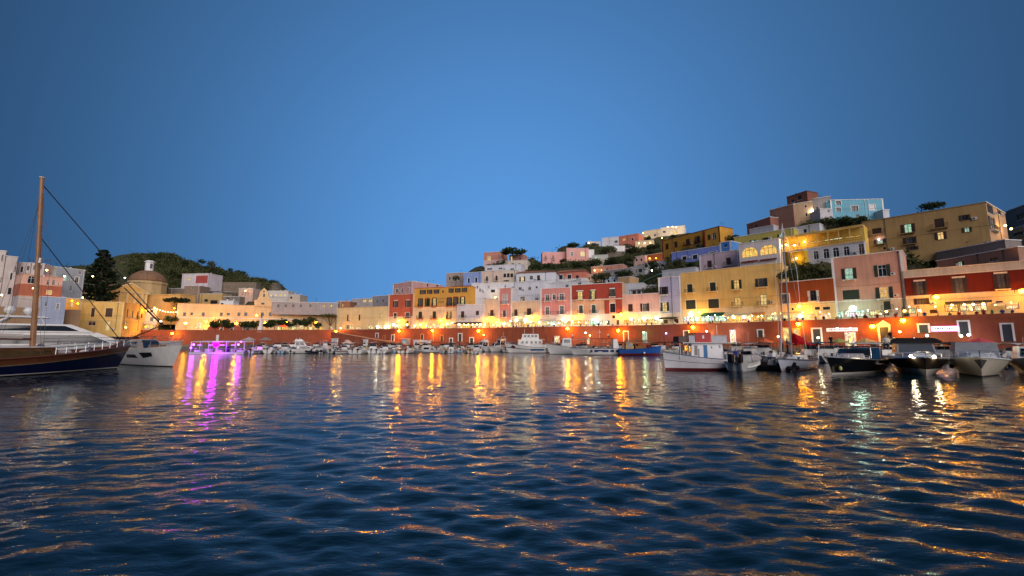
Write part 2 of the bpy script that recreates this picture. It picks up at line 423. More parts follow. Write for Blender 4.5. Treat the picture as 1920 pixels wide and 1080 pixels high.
    if W > 4 and depth > 2.5 and roof == 'flat' and cat != 'wall':
        for _ in range(rng.randint(1, 2 + int(W / 7))):
            x, y = rng.uniform(.1, .85) * W, rng.uniform(.3, .8) * depth; k = rng.random()
            c = MB()
            if k < .4:
                hh = rng.uniform(.6, 1.2); c.box(x, y, H - .3, x + .5, y + .5, H + hh); c.box(x - .06, y - .06, H + hh, x + .56, y + .56, H + hh + .1); c.build('chimney', bands[0][0], root)
            elif k < .75:
                hh = rng.uniform(1.4, 2.4); c.tube([(x, y, H - .3), (x, y, H + hh)], .03, 4)
                for j in range(4): c.box(x - .45 + j * .06, y - .01, H + hh - .12 * j - .06, x + .45 - j * .06, y + .01, H + hh - .12 * j - .03)
                c.build('antenna', IRON, root)
            else:
                c.lathe((x + .5, y + .5, H - .3), [(.5, 0), (.5, .9), (.3, 1.1), (.0, 1.12)], 8); c.build('water_tank', STEEL, root)
    HOUSES.append(dict(fr=fr, z0=z0, zvis=zvis, zt=zt, depth=depth, px=(min(x0, x1), max(x0, x1)), Y=(Y0, Y1), root=root, label=label))
    return root, fr, H
AWN = dict(w=cloth((226, 218, 200)), g=cloth((40, 92, 74)), m=cloth((150, 205, 180)), r=cloth((120, 36, 44)), b=cloth((70, 60, 56)), s=cloth((206, 196, 172)), o=cloth((214, 150, 90)))
FH = lambda px: DQ(px) + 7.5
YEL = plaster((216, 164, 78)); PINK = plaster((222, 150, 142)); LPINK = plaster((230, 190, 182)); RED = plaster((172, 76, 62)); BRICK = plaster((190, 98, 74))
BLUE = plaster((150, 172, 226)); LAV = plaster((184, 186, 216)); PALE = plaster((206, 206, 214)); SAND = plaster((214, 184, 150)); OCHRE = plaster((180, 140, 78)); CYAN = plaster((122, 182, 202))
TAUPE = plaster((150, 128, 110)); MAUVE = plaster((186, 150, 150)); GREYW = plaster((176, 172, 176)); CORAL = plaster((214, 132, 112)); ORANGE = plaster((158, 78, 40)); BROWNH = plaster((146, 104, 86)); YGREEN = plaster((196, 178, 96)); DRED = plaster((112, 36, 24))
YELB = plaster((226, 204, 150)); PERI = plaster((126, 142, 214)); CHURCH = plaster((228, 190, 116)); SALM = plaster((214, 160, 140))

# --- harbour front, west to east
house('municipal_building', 'long low cream building with a bell gable behind the plaza trees', 333, 569, 631, 618, 180, yt1=577.5, bands=[(CREAM, None)], zb=ZP, ext=.5, depth=10, clutter=0, shut=DGREY,
      wins=';'.join(f'{x-3},586,{x+3},592.5,w' for x in (346, 381, 415, 448, 461, 492, 507, 530, 590)) + ';357,586,362,591,w;425,587,431,591,w;366,604,378,617,Da;447,603,457,617,w;560,606,572,617,D', cat='building', trim=CREAM)
house('cream_building', 'plain cream building with narrow windows beside the brick red house', 632, 578, 729, 618, 174, FH(729), bands=[(plaster((232, 204, 150)), None)], zb=ZP, ext=.5, clutter=0, cat='building', shut=DBROWN, trim=CREAM,
      wins='650,590,653.5,602,c;672,590,675.5,601,c;649,609,654,618,d;667,611,677,617.5,Da;655,610,662,617,D;690,609,700,617,D;704,608,716,617,D;715,590,720,597,l')
house('red_house', 'brick red three storey house between cream building and yellow hotel', 729, 553.3, 777, 616, FH(729), FH(777), depth=6, bands=[(BRICK, 594.5), (SAND, None)], zb=ZP, ext=.5, shut=DGREEN, pil=True,
      wins='737,564,747,576.5,Svth;760,563,770,576,Svth;738,587,744,597,ct;760,586,768,597,vtb;734,606,748,616,D;760,602,766,606,w;761,610,768,616,d', trim=plaster((232, 206, 180)))
house('yellow_hotel', 'ochre yellow hotel with rows of dark shutters and faint lettering', 777, 541, 884, 617, FH(777), FH(884), depth=4, bands=[(YEL, 575.5), (plaster((236, 204, 160)), None)], zb=ZP, ext=.5, shut=DGREEN, clutter=0, cat='hotel',
      trim=plaster((186, 96, 62)), wins='787,543.5,799,551.5,Sv;800.5,543,811,551,Sv;813,542.5,824,550.5,Sv;829,544.5,832,549,w;841,540.5,851,549,Sv;853,540,864,548.5,Sv;865.5,539,876,547.5,Sv;'
      '783.5,560,793.5,575,Svhb;796.5,559.5,806.5,574.5,Sha;809.5,559,819.5,574,Syhb;837,558,848,573.5,Svhb;849.5,557,860,573,Svhb;862,556.5,872.5,572.5,Syhb;'
      '784.5,584.5,791.5,597,cb;811,584,817.5,597,cb;837,584,847,597,Slb;786,605,791,616,Da;801,608,811,616,D;811.5,608,829,616,D;838,609,844,616,D')
house('grey_white_house', 'pale grey white house with a roof pergola beside the yellow hotel', 857, 572, 908, 616, FH(857) - .8, FH(908) - .3, bands=[(PALE, 597), (plaster((230, 222, 210)), None)], zb=ZP, ext=.5,
      wins='864,583.5,870.5,596,cb;892,582.8,898,590.8,c;857.5,607,866,615.5,D;867,607,886,615.5,Y;887,607,906,615.5,D', awn='856,603.5,907,606.5,b,2.6')
house('cream_house', 'slim cream house beside the slim pink house', 908, 562, 935, 615, FH(908), FH(935), bands=[(plaster((238, 208, 178)), None)], zb=ZP, ext=.5, wins='919,581,925.5,593,cb;911,604,919,614,Y;921,605,933,614,D')
house('slim_pink_house', 'slim salmon pink house with one closed white shutter door', 935, 541.5, 960, 614, FH(935), FH(960), depth=4.5, side=PALE, bands=[(PINK, None)], zb=ZP, ext=.5, pil=True, wins='943,552,951,570,dtb;940.5,582,950.5,594.5,Svb;937,604,947,613,D;949,604,958,613,D', shut=GELW)
house('beige_house', 'low beige house with one long iron balcony', 960, 566, 1013, 613, FH(960), FH(1013), bands=[(plaster((224, 196, 168)), 595), (plaster((232, 202, 176)), None)], zb=ZP, ext=.5, wins='964,580,970,593,cb;988,578,996,591,cb;976,578,977,579,w;963,604,975,612,D;977,603,989,612,Y;991,604,1004,612,D', awn='962,598,987,603,s')
house('pink_house', 'pink house with white pilasters beside the dark red house', 1013, 542, 1071.5, 612, FH(1013), FH(1071.5), bands=[(PINK, 592), (plaster((226, 212, 200)), None)], zb=ZP, ext=.5, pil=True,
      wins='1022.5,553,1030,564.5,vtb;1036,552,1042,562,wt;1049,550.5,1057,563,vtb;1022.5,575.5,1029.5,590.5,vtb;1049.5,573.5,1057,589.5,vtb;1015,602,1028,611,D;1030,602,1042,611,G;1044,601,1058,611,D;1060,602,1070,610,Y', awn='1014,597,1046,601,w')
house('dark_red_house', 'dark red house with white cornice and green shuttered doors below', 1072, 535, 1166.5, 611, FH(1072), FH(1166.5), depth=6, side=SAND, bands=[(RED, 563), (plaster((222, 176, 142)), 591), (plaster((232, 212, 190)), None)], zb=ZP, ext=.5, shut=paint((74, 96, 82), .6), clutter=0,
      wins='1083,546,1092,562,yhb;1106,544.5,1118,561.5,Syhb;1142,541.5,1154,556.5,Svhb;1086,572.5,1092.5,587.5,ctb;1109.5,571.5,1116.5,587.5,ctb;1144,569,1153.5,586,wt;1148,591,1153,597,w;1076,600,1092,609,Y;1094,600,1104,609,D;1106,600,1130,609,G;1138,601,1143,609,d;1156,600,1161,609,d')
house('pale_pink_house', 'pale pink low house between dark red and lavender houses', 1167, 554, 1236, 609, FH(1167), FH(1236), bands=[(plaster((236, 192, 180)), 587), (plaster((240, 220, 190)), None)], zb=ZP, ext=.5, shut=DBROWN,
      wins='1178,570,1186,584.5,c;1201,568.5,1217,584,Sv;1170,599,1180,608,Y;1182,598,1200,607.5,D;1202,598,1220,607.5,Y;1222,598,1234,607,D')
house('lavender_house', 'tall lavender house with white corner strips beside the big yellow house', 1234, 522, 1275.5, 605, FH(1234), FH(1275.5), bands=[(LAV, 588), (plaster((236, 218, 190)), None)], zb=ZP, ext=.5, pil=True, clutter=0,
      wins='1236.5,537,1252.5,553,Swb;1238.5,566.5,1254,584,Sybt;1244,599,1252,607,d;1264,598,1272,606,d', awn='1240,594.5,1258,597,b;1259,594,1273,596.5,b')
house('big_yellow_house', 'big long yellow house with lit balcony windows above bright shops', 1276, 513.4, 1462, 606, FH(1276), FH(1462), bands=[(plaster((232, 192, 116)), 581.5), (plaster((240, 214, 168)), None)], zb=ZP, ext=.5, shut=DGREEN, cat='house', clutter=1,
      wins='1289,532.5,1298,549,ctb;1331.5,529,1341.5,546.5,ctb;1372,524,1390,543,Sylb;1417,521,1438.5,539,Svb;1286.5,562,1304,580,ct;1328.5,560,1347.5,578.5,ct;1378,557,1388.5,574,lvb;1426,552,1437,572.5,yb;'
      '1278,594,1292,604,G;1294,593,1310,604,G;1314,592,1338,603.5,G;1340,592,1362,603,G;1366,592,1384,602.5,Y;1388,591,1408,602,D;1412,590,1434,601.5,Y;1438,590,1458,601,D', trim=plaster((240, 216, 170)),
      awn='1318,585,1360,592,g;1366,588,1408,593,s;1412,585,1436,591,o')
house('orange_house', 'low burnt orange house with one white double window', 1463, 530.5, 1562, 606, FH(1463), FH(1562), bands=[(ORANGE, 570.5), (plaster((240, 206, 150)), None)], zb=ZP, ext=.5, shut=GELW, clutter=0,
      wins='1515,544,1535,565,Swb;1464,551,1479,570,vt;1484,577,1488,582,w;1528,575,1537,581,w;1543,575,1556,581,w;1466,590,1484,599,D;1486,589,1508,599,D;1511,589,1532,598,Y;1536,588,1558,598,D')
house('salmon_house', 'tall salmon pink house with white pilasters and dark shutters', 1558, 485, 1691, 594, FH(1558), FH(1691), bands=[(SALM, 566), (plaster((206, 190, 170)), None)], zb=ZP, ext=.5, shut=DGREEN, pil=True, clutter=0,
      wins='1579,501.5,1605,525,Sgb;1640,495,1668.5,519.5,Sw;1581,542.5,1610.5,562.5,c;1643,537,1673.5,560.5,Slb;1658,564.5,1669,581,cb;1566,583,1582,596,G;1584,582,1602,595,G;1604,581,1622,594,G;1630,581,1650,592,D;1655,586,1668,592,d;1676,584,1684,590,d')
house('scarlet_house', 'long scarlet house with tall white roof band', 1693, 509, 1960, 588, FH(1693), FH(1960), bands=[(plaster((206, 186, 168)), 521), (DRED, 556), (plaster((236, 206, 160)), None)], zb=ZP, ext=.5, shut=paint((66, 40, 34), .6), clutter=0, trim=plaster((232, 206, 178)),
      wins='1713,526.5,1738,555,Svh;1785,520,1813,551,Svh;1864,512,1892,543,Svhb;1714,558.5,1742,571.5,Sv;1744,580,1757,588,d;1700,578,1716,588,D;1772,570,1796,585,Y;1800,569,1824,584,D;1828,568,1850,583,D;1868,564,1880,572,w;1886,567,1910,580,D', awn='1772,562,1858,569,b,2.4;1862,566,1906,573,s')

# --- hillside rows, centre
house('white_block', 'blank white block rising behind the pale grey house', 884, 531.5, 966, 575, 158.5, 157, bands=[(plaster((216, 216, 222)), None)], wins='920.5,543,928,548.5,w;894,536,896,541,w;899,541,901,547,w;916,535.5,917.5,541,w;946,536,948,539,w', depth=8, clutter=0)
house('white_terrace_house', 'white house with small dark square windows above the beige house', 965.5, 529.5, 1018, 567, 156.5, 152, bands=[(plaster((220, 220, 226)), None)], wins='972,538,978,544,w;990,537.5,995.5,544,w;1004,536.5,1008,541,w;975,556,984,566,d;1003,558,1009,563,w', depth=8, shut=STONE)
house('blue_house', 'periwinkle blue house with two white framed windows', 869, 512, 903, 532, 184, 181, bands=[(BLUE, None)], wins='877,521.5,881,530.5,wt;891,520,895,529.5,wt', depth=7)
house('peach_house', 'peach house with two red flowered window boxes beside the blue house', 903, 509.3, 941, 530, 181, 178, bands=[(plaster((232, 206, 184)), None)], wins='911,518,915,527.5,ctb;929,516.5,933,526,ctb', depth=7, clutter=0)
house('loggia_house', 'small cream house with a columned loggia', 941, 508, 968, 529, 178, 176, bands=[(plaster((228, 210, 190)), None)], wins='944,513,949,520,w;950.5,512.5,955.5,520,w;957,512.5,962,520,w;945,525,954,528,w', depth=7, clutter=0)
house('white_gabled_house', 'wide white house with a lit yellow balcony window', 968, 512.5, 1042, 532, 174, 170, bands=[(plaster((222, 222, 228)), None)], wins='974,518.5,985,530,Syb;993,517,999,524.5,w;1007,516,1012.5,528.5,cb', depth=10, clutter=0, roof='tile', rooftrim=WHITE)
house('white_upper_house', 'white flat house with three wide dark windows', 909, 498.5, 978, 511, 196, 192, bands=[(plaster((218, 216, 222)), None)], wins='913,502.3,923,506.2,w;934.5,501.5,942,505.2,w;956.5,503,963.5,507.8,w', depth=8)
house('arched_house', 'cream house with dark arched openings under the umbrella pine', 936, 490, 989, 503, 206, 203, bands=[(plaster((214, 202, 186)), None)], wins='940,490.5,943,497,w;957.5,493.5,965,499.5,wa;970,493.5,978,500,wa', depth=8, clutter=0)
house('pink_top_house', 'small pink house with one lit window behind the arched house', 955, 479, 984, 491, 214, 212, bands=[(plaster((204, 150, 140)), None)], wins='957.5,480.5,961,489,y;974,483,976.5,489,w', depth=7, clutter=0)
house('rose_corner_house', 'rose house with white rim at the end of the hill', 907, 474, 943, 498, 216, 213, bands=[(plaster((206, 144, 126)), 489), (LPINK, None)], wins='914,481,919.5,489,lt', depth=8, clutter=0)
house('terracotta_house', 'orange house with tiled roof and white framed windows', 1040, 512, 1098, 526, 186, 180, bands=[(CORAL, 524.8), (WHITE, None)], wins='1048.5,515.5,1055,524.6,wt;1064,515,1071,524,wt;1080,516,1085,524,w', depth=8, roof='tile')
house('white_lower_house', 'low white house with roof terrace behind the dark red house', 1012, 532, 1101, 545, 158, 150, bands=[(plaster((216, 214, 218)), None)], wins='1083,529,1090,534,w;1060,533,1066,539,w', depth=8)
house('twin_pink_house', 'rosy pink house with two arched doors and a low balcony', 1016.6, 473, 1062, 493, 232, 232, bands=[(plaster((236, 172, 164)), None)], wins='1021.5,479,1024.5,487,wab;1035.5,479,1038.5,487,wab', depth=9)
house('pink_villa', 'rosy pink villa with a glowing oval window', 1062, 465.5, 1103.5, 487, 229, 229, bands=[(plaster((238, 176, 164)), None)], wins='1070,472,1075,480,wt;1088.5,470.5,1096.5,480.5,ya', depth=9)
house('white_annex', 'low white shed beside the pink villa', 1103, 468, 1114, 474, 231, bands=[(WHITE, None)], depth=5, clutter=0)
house('garden_shed', 'small white shed with a greenish lamp on the green slope', 1110, 479, 1140, 486, 226, 224, bands=[(plaster((200, 200, 190)), None)], wins='1116,480.5,1121,484,g', depth=5, clutter=0)
house('ridge_white_house', 'blank white house on the ridge beside the coral house', 1128.5, 446.5, 1160, 460, 262, 258, bands=[(plaster((224, 222, 226)), None)], wins='1152,450.5,1158,455.5,w', depth=9)
house('coral_house', 'coral house with one lit window on the ridge', 1160, 443.5, 1197, 457, 258, 250, bands=[(plaster((224, 140, 116)), None)], wins='1167,446.5,1173,452,l;1184,446,1188,450.5,wt', depth=9)
house('ridge_cottage', 'tiny lit white cottage low on the ridge', 1101, 453, 1126, 459, 258, bands=[(plaster((220, 214, 206)), None)], wins='1104,454,1107,457.5,y', depth=7, clutter=0)
house('ridge_hotel', 'floodlit cream terrace house on the ridge', 1204, 434, 1239, 447, 262, 256, bands=[(plaster((236, 222, 196)), None)], wins='1207,441,1213,445.5,D;1216,440.5,1222,445,D;1226,439,1230,443,w', depth=9)
house('summit_house', 'pale house with three bright lamps at the hilltop', 1239, 427.5, 1284, 442, 256, 250, bands=[(plaster((236, 228, 214)), None)], wins='1243,432,1248,437,w;1262,433,1270,440,y', depth=10, clutter=0)
house('lit_terrace', 'low cream terrace with glowing wall lamps below the ridge', 1191, 453, 1225, 462, 246, 242, bands=[(plaster((236, 212, 170)), None)], wins='1195,455,1200,459,D;1206,454.5,1211,458.5,D;1216,454,1221,458,D', depth=6, clutter=0)
house('white_hut', 'plain white hut on the green slope under the coral house', 1151, 461, 1172, 468, 245, bands=[(WHITE, None)], depth=5, clutter=0)
house('terrace_wall_house', 'long brown stone terrace house on the slope', 1138, 471.5, 1171, 479, 238, bands=[(STONE, None)], depth=5, clutter=0, cornice=False)
house('long_rose_row', 'long low rose row with two lamps and dark openings', 1108, 501, 1168, 514, 205, yt1=495.5, bands=[(plaster((206, 146, 126)), None)], wins='1112,505,1117,509,D;1124,504,1129,508,D;1136,503,1140,506.5,w', depth=7)
house('ruined_white_house', 'grey white ruin with dark openings on the slope', 1184, 501, 1209, 518, 196, yt1=497, bands=[(plaster((190, 188, 188)), None)], wins='1188,505,1194,513,w;1197,503.5,1204,511,w', depth=6, clutter=0)
house('white_cottage', 'narrow white cottage beside the ruin', 1208, 494, 1222, 514, 192, 189, bands=[(WHITE, None)], depth=6, clutter=0)
house('brown_lamp_house', 'brown house with two orange lamps below the villa', 1212, 479, 1240, 492, 212, 206, bands=[(plaster((150, 100, 78)), None)], wins='1216,483,1221,488,l', depth=6, clutter=0)
house('stone_row', 'grey stone row with blue roof terraces', 1132, 508, 1184, 524, 199, yt1=502, bands=[(plaster((150, 144, 146)), None)], wins='1138,511,1144,517,w;1152,509,1157,515,w;1166,508,1172,514,w', depth=6)
house('tan_block', 'plain tan block behind the dark red house', 1158.5, 521, 1180, 545, 150, 147, bands=[(plaster((196, 160, 118)), None)], depth=7, clutter=0)
house('white_shed_house', 'white house with a dark pergola on its roof terrace', 1170, 533, 1207, 556, 146, 143, bands=[(plaster((214, 212, 216)), None)], wins='1186,545,1192,552,w;1195,544,1201,551,w', depth=7)
house('pale_slope_house', 'pale pink slope house above the tall dark tree', 1188, 482, 1210, 495, 214, 210, bands=[(plaster((226, 190, 180)), None)], wins='1192,485,1195,490,w;1201,484.5,1204,489.5,w', depth=6, clutter=0)
house('cream_slope_house', 'cream slope house between the pink villa and white hut', 1104, 486, 1126, 496, 217, 214, bands=[(plaster((222, 208, 180)), None)], wins='1108,488,1111,492,w;1117,488,1120,492,w', depth=6, clutter=0)
house('white_slope_house', 'white slope house under the brown lamp house', 1222, 492, 1250, 506, 190, 186, bands=[(plaster((216, 214, 220)), None)], wins='1228,496,1232,502,w;1239,495,1243,501,w', depth=6, clutter=0)
house('blue_slope_shed', 'pale blue shed above the tan block', 1134, 521, 1160, 533, 176, 174, bands=[(plaster((170, 184, 206)), None)], wins='1139,524,1143,530,w;1150,523,1154,529,w', depth=5, clutter=0)
house('white_terrace_shed', 'small white shed on the terrace under the mint awning', 1207, 536, 1233, 550, 147, 145, bands=[(plaster((206, 204, 206)), None)], wins='1212,540,1216,548,d;1222,539.5,1228,545,w', depth=4, clutter=0)
house('sand_slope_house', 'sand coloured slope house beside the terracotta house', 1098, 516, 1120, 530, 184, 181, bands=[(plaster((206, 180, 150)), None)], wins='1103,519,1106,525,w;1112,518.5,1115,524.5,w', depth=6, clutter=0)
house('rose_slope_house', 'rose slope house under the lit ridge terrace', 1172, 466, 1194, 476, 240, 237, bands=[(plaster((216, 158, 146)), None)], wins='1176,468.5,1179,473,w;1185,468,1188,472.5,w', depth=6, clutter=0)
house('ochre_villa', 'ochre villa with dark red trim and tall shutters', 1241.5, 452, 1319, 473, 186, yt1=432, bands=[(plaster((206, 150, 62)), None)], trim=plaster((140, 52, 38)), shut=paint((88, 44, 34), .6), wins='1247.5,456,1253,467.8,c;1264,452.2,1269.8,464,c;1286,447,1292.8,459.2,cb;1303,441.8,1312.2,455.8,Swb;1287,463.5,1292,467,w;1305,459,1311,463,w', depth=8, pil=True, clutter=0)
house('ochre_tower', 'ochre wing with an arched window beside the villa', 1319.5, 432, 1349, 462, 163, 157, bands=[(plaster((216, 160, 70)), None)], trim=plaster((140, 52, 38)), wins='1326.5,439.5,1331.8,449.5,c;1336,435.8,1342.2,449.2,wa', depth=8, pil=True, clutter=0)
house('ochre_back_wing', 'plain ochre wing at the back of the villa', 1349, 431, 1367, 452, 158, 160, bands=[(plaster((216, 162, 76)), None)], trim=plaster((140, 52, 38)), wins='1357,436,1359.5,440,w', depth=7, clutter=0)
house('long_blue_house', 'long periwinkle house with white framed low windows', 1259, 474.3, 1349, 490, 156, yt1=461, bands=[(PERI, None)], wins='1279.5,480,1287,488,wt;1299,477.2,1307.5,486,wt;1330,472.5,1338,477,wt', depth=7, clutter=0)
house('bright_blue_cube', 'small bright blue house beside the long periwinkle house', 1349.5, 456, 1370, 475, 134, 131, bands=[(plaster((86, 142, 214)), None)], wins='1358,457,1363,464,c', depth=6, clutter=0, shut=paint((40, 92, 150), .5), pil=True)
house('lilac_house', 'pale lilac pink house with two shuttered balcony doors', 1311, 479.5, 1384, 513, 134, yt1=468.5, bands=[(plaster((216, 190, 198)), None)], wins='1326.5,488,1334,503,cb;1362,482.5,1370,498,cb;1375,500,1380,504,w', depth=8, pil=True, clutter=0)
house('white_wall_terrace', 'low white terrace wall with small posts above the lavender house', 1241, 508, 1304, 522, 139, yt1=501, bands=[(plaster((196, 196, 202)), None)], depth=5, clutter=0, trim=plaster((206, 204, 206)))
house('arch_restaurant', 'white restaurant with two glowing arches and maroon blinds', 1384.5, 458.5, 1460, 501, 121, yt1=447.5, bands=[(plaster((216, 208, 206)), None)], wins='1391,461.5,1420,484,Ya;1425,456.5,1456,479.5,Ya;1402,488,1404,489,w', depth=8, clutter=0, cat='restaurant', awn='1391,487,1422,492,r,.6;1425.5,483,1458,488,r,.6')
house('olive_house', 'olive yellow house behind the arch restaurant', 1376, 446, 1488, 470, 136, yt1=427, bands=[(YGREEN, None)], wins='1382,455,1395,463,S;1406,449,1417,455,Sg;1430,444.5,1441,451,S;1458,438,1470,448,Sg', depth=7, clutter=0, shut=DGREEN)
house('white_back_house', 'plain white house above the restaurant terrace', 1487, 428, 1536, 446, 128, yt1=419, bands=[(plaster((206, 204, 208)), None)], wins='1507,429,1512,437,w', depth=6, clutter=0)
house('brown_upper_house', 'reddish brown flat house high on the hill', 1400, 421, 1444, 440, 152, yt1=407, bands=[(plaster((152, 104, 92)), None)], depth=7, wins='1416,421,1421,427,w', clutter=0)
house('grey_terrace_house', 'grey white roof terrace house beside the brown house', 1405, 431, 1450, 444, 147, yt1=422, bands=[(plaster((186, 184, 190)), None)], depth=4, clutter=0)
house('brown_tall_house', 'tall reddish brown house high on the hill', 1443, 394.5, 1487, 432, 146, yt1=383, bands=[(plaster((156, 118, 102)), None)], wins='1448,404,1454,417.5,c;1446,421,1456,431,w', depth=8, shut=DGREY)
house('brown_summit_house', 'brown roughcast house topping the hill', 1475, 370, 1513, 385, 150, yt1=358, bands=[(plaster((138, 92, 76)), None)], wins='1496,366,1502,376,w;1484,374,1489,380,w', depth=6, clutter=0, rooftrim=plaster((120, 80, 66)))
house('tan_side_house', 'sand coloured house with small windows beside the tall brown house', 1487, 383, 1524, 414, 140, yt1=377, bands=[(plaster((206, 172, 136)), None)], wins='1508.5,384,1512,389,w;1510,399,1514,406,w', depth=6, clutter=0)
house('grey_side_house', 'grey white house beside the sky blue house', 1524, 373, 1557, 409, 138, yt1=368, bands=[(plaster((168, 160, 156)), None)], wins='1531,388,1534,393,w', depth=7, clutter=0)
house('sky_blue_house', 'sky blue house with white pilasters and round window frame on the hilltop', 1556, 375.5, 1655, 408, 134, yt1=373.5, bands=[(CYAN, None)], wins='1567.5,376.5,1576,384,wt;1568,389,1576,396.5,wt;1596.5,385.5,1608.5,396,wt;1631,383.5,1640.5,394.5,ct;1605,402,1611,408,w', depth=7, pil=True, clutter=0, shut=GELW)
house('white_step_house', 'small stepped white house below the sky blue house', 1537, 392, 1560, 409, 133, bands=[(plaster((206, 202, 204)), None)], wins='1552,394,1555,398,w', depth=4, clutter=0)
house('white_end_house', 'small white cube at the end of the sky blue house', 1655, 393.5, 1667, 409, 130, bands=[(plaster((206, 208, 216)), None)], depth=5, clutter=0)
r_rist, f_rist, h_rist = house('terrace_restaurant', 'yellow terrace restaurant strung with lamps and painted lettering', 1462, 446, 1619, 486, 118, yt1=421, bands=[(plaster((216, 182, 86)), None)], depth=6, cat='restaurant', clutter=0, cornice=False,
      wins='1466,456,1500,464,D;1506,450,1540,458,Y;1546,444,1580,452,D;1584,440,1614,447,Y;1481,480,1498,490,Y')
house('arched_white_wall', 'white house with four dark arched openings under the restaurant', 1507, 468, 1620, 494, 112, yt1=453, bands=[(plaster((204, 202, 206)), None)], wins='1526,470,1534,487,wa;1544.5,465.5,1554,485,wa;1562.5,463,1572.5,482.5,wa;1582.5,461,1592,480,wa;1611,456,1620,478,d', depth=6, clutter=0, shut=DBROWN)
house('yellow_corner_house', 'mustard yellow house under the lit terrace', 1480, 474, 1508, 492, 114, yt1=469, bands=[(plaster((206, 164, 50)), None)], wins='1482,481,1496,491,Y', depth=5, clutter=0)
house('ochre_apartments', 'large ochre apartment house with lit windows on the hill', 1616.5, 417, 1848, 480, 108, yt1=379.5, bands=[(plaster((176, 144, 96)), None)], trim=plaster((160, 132, 92)), shut=DBROWN, cat='apartment house', clutter=2,
      wins='1636,426.5,1652,440,cb;1690,418,1715,438.5,Sgb;1753.5,408.5,1769,428.5,cb;1798.5,401.5,1819,414.5,S;1639,446.5,1661,459,Sgb;1694,443,1718,459,Svb;1753,433.5,1774.5,450.5,Sy;1804,425,1822,436.5,Sg;1700,460.5,1722,470,S;1656,463,1661,468,w', depth=10)
house('apartment_side', 'salmon end block of the ochre apartment house', 1848, 379, 1884, 470, 92.5, 101, bands=[(plaster((206, 164, 126)), None)], shut=DGREY, wins='1852,386,1861,398,c;1871,391,1876,401,c;1852,410,1864,428,Sb', depth=.4, clutter=1, cat='apartment house')
house('grey_terrace_block', 'grey retaining block with pale railing below the apartments', 1754, 474, 1884, 500, 98, yt1=450, bands=[(plaster((140, 130, 126)), None)], wins='1780,459,1822,467,v', depth=4, clutter=0)
house('taupe_house', 'dusky pink taupe house behind the scarlet house', 1756, 490, 1908, 524, 91, yt1=463, bands=[(plaster((164, 128, 110)), None)], wins='1792,489,1807,501,Sg;1856,482,1871,491,v', depth=6, clutter=0)
house('grey_far_house', 'dim grey house past the apartment end block', 1884, 398, 1960, 470, 110, 98, bands=[(plaster((120, 122, 126)), 432), (plaster((200, 160, 130)), None)], wins='1908,398,1922,414,v;1900,433,1918,444,w', depth=8, clutter=0)

# --- behind the west front
house('rose_block', 'dusty rose block with pale windows behind the brick red house', 737, 533, 773.5, 556, 186, 178, bands=[(plaster((206, 160, 156)), None)], wins='741,541,747,549,vt;752,540,758,548.5,vt;762,539,768,547.5,vt', depth=8, clutter=0, pil=True)
house('rose_block_wing', 'dusty rose wing turning back from the rose block', 773.5, 527, 830, 545, 178, 192, bands=[(plaster((206, 164, 162)), None)], wins='800,532,803,537,w;818,533,822,537,w', depth=6, clutter=0)
house('shaded_grey_house', 'grey house with dark windows above the yellow hotel', 837, 513, 869, 533, 190, 187, bands=[(plaster((178, 160, 152)), None)], wins='841,519,844.5,525,w;848,518.5,851.5,524.5,w;858,519,862,526,w', depth=8)
house('grey_low_house', 'long low grey house at the foot of the ridge', 698, 556, 730, 577, 205, 200, bands=[(plaster((146, 146, 156)), None)], wins='705,562,708,568,w;716,561,719,567,w', depth=8, clutter=1)
house('lit_white_house', 'grey white house with two bright window lamps', 660, 561, 699, 577, 208, 204, bands=[(plaster((178, 170, 170)), None)], wins='680,561.5,687,567,y;691,561,698,566.5,y;664,567,669,573,v', depth=8, clutter=0)
house('brick_box', 'small brick brown box house on the long roof', 632.5, 565, 657, 577, 202, bands=[(plaster((166, 116, 88)), None)], wins='641,570,644,575,l', depth=6, clutter=0)
house('set_back_storey', 'grey set back storey on the long cream building', 510, 566, 634, 577, 193, 199, bands=[(plaster((166, 158, 158)), None)], wins=';'.join(f'{x},571,{x+4},576,{"l" if x>600 else "v"}' for x in (520, 534, 548, 562, 580, 606, 619)), depth=6, clutter=0)
house('white_terrace_villa', 'white terraced villa with bright lamps behind the bell gable', 502, 545.5, 541, 566, 214, bands=[(plaster((214, 204, 196)), None)], wins='506,551,510,555,y;515,551,519,555,y;524,551,528,555,y;532,551,536,555,y', depth=8, clutter=0)
house('cream_step_villa', 'cream stepped villa wing behind the bell gable', 541, 553, 563, 567, 212, bands=[(plaster((206, 190, 172)), None)], wins='544,556,548,560,w', depth=8, clutter=0)
house('two_tone_house', 'white and brick red box house on the west hill', 342, 514, 391, 540, 214, 212, bands=[(plaster((214, 202, 204)), None)], wins='350.5,520.5,356.5,526,ya;375,520,381.5,528.5,ct', depth=9, clutter=0, shut=WHITE)
house('taupe_tower_house', 'taupe plastered tower house on the west hill', 346, 536, 376, 571, 205, bands=[(TAUPE, None)], wins='358,538,362,542,v', depth=7, clutter=0)
house('ochre_flat_house', 'ochre flat roofed house with shaded loggia', 375, 551, 417, 572, 203, bands=[(plaster((196, 164, 110)), None)], wins='383,561,390,566,w;394,563,408,570,w', depth=7, clutter=0)
house('round_grey_house', 'grey house with rounded end behind the long building', 417, 556, 450, 573, 204, bands=[(plaster((140, 128, 118)), None)], wins='424,558,430,562,w', depth=6, clutter=0)
house('white_roof_hut', 'bright white rooftop hut behind the long building', 412, 564, 438, 573, 197, bands=[(WHITE, None)], wins='414,568,419,571,w', depth=4, clutter=0)
house('rosy_box_house', 'pale rosy box house under the stone terrace wall', 448, 541, 475, 562, 208, bands=[(plaster((206, 174, 160)), None)], wins='453,548,457,554,c;463,548,467,554,c', depth=7, shut=plaster((186, 150, 136)))
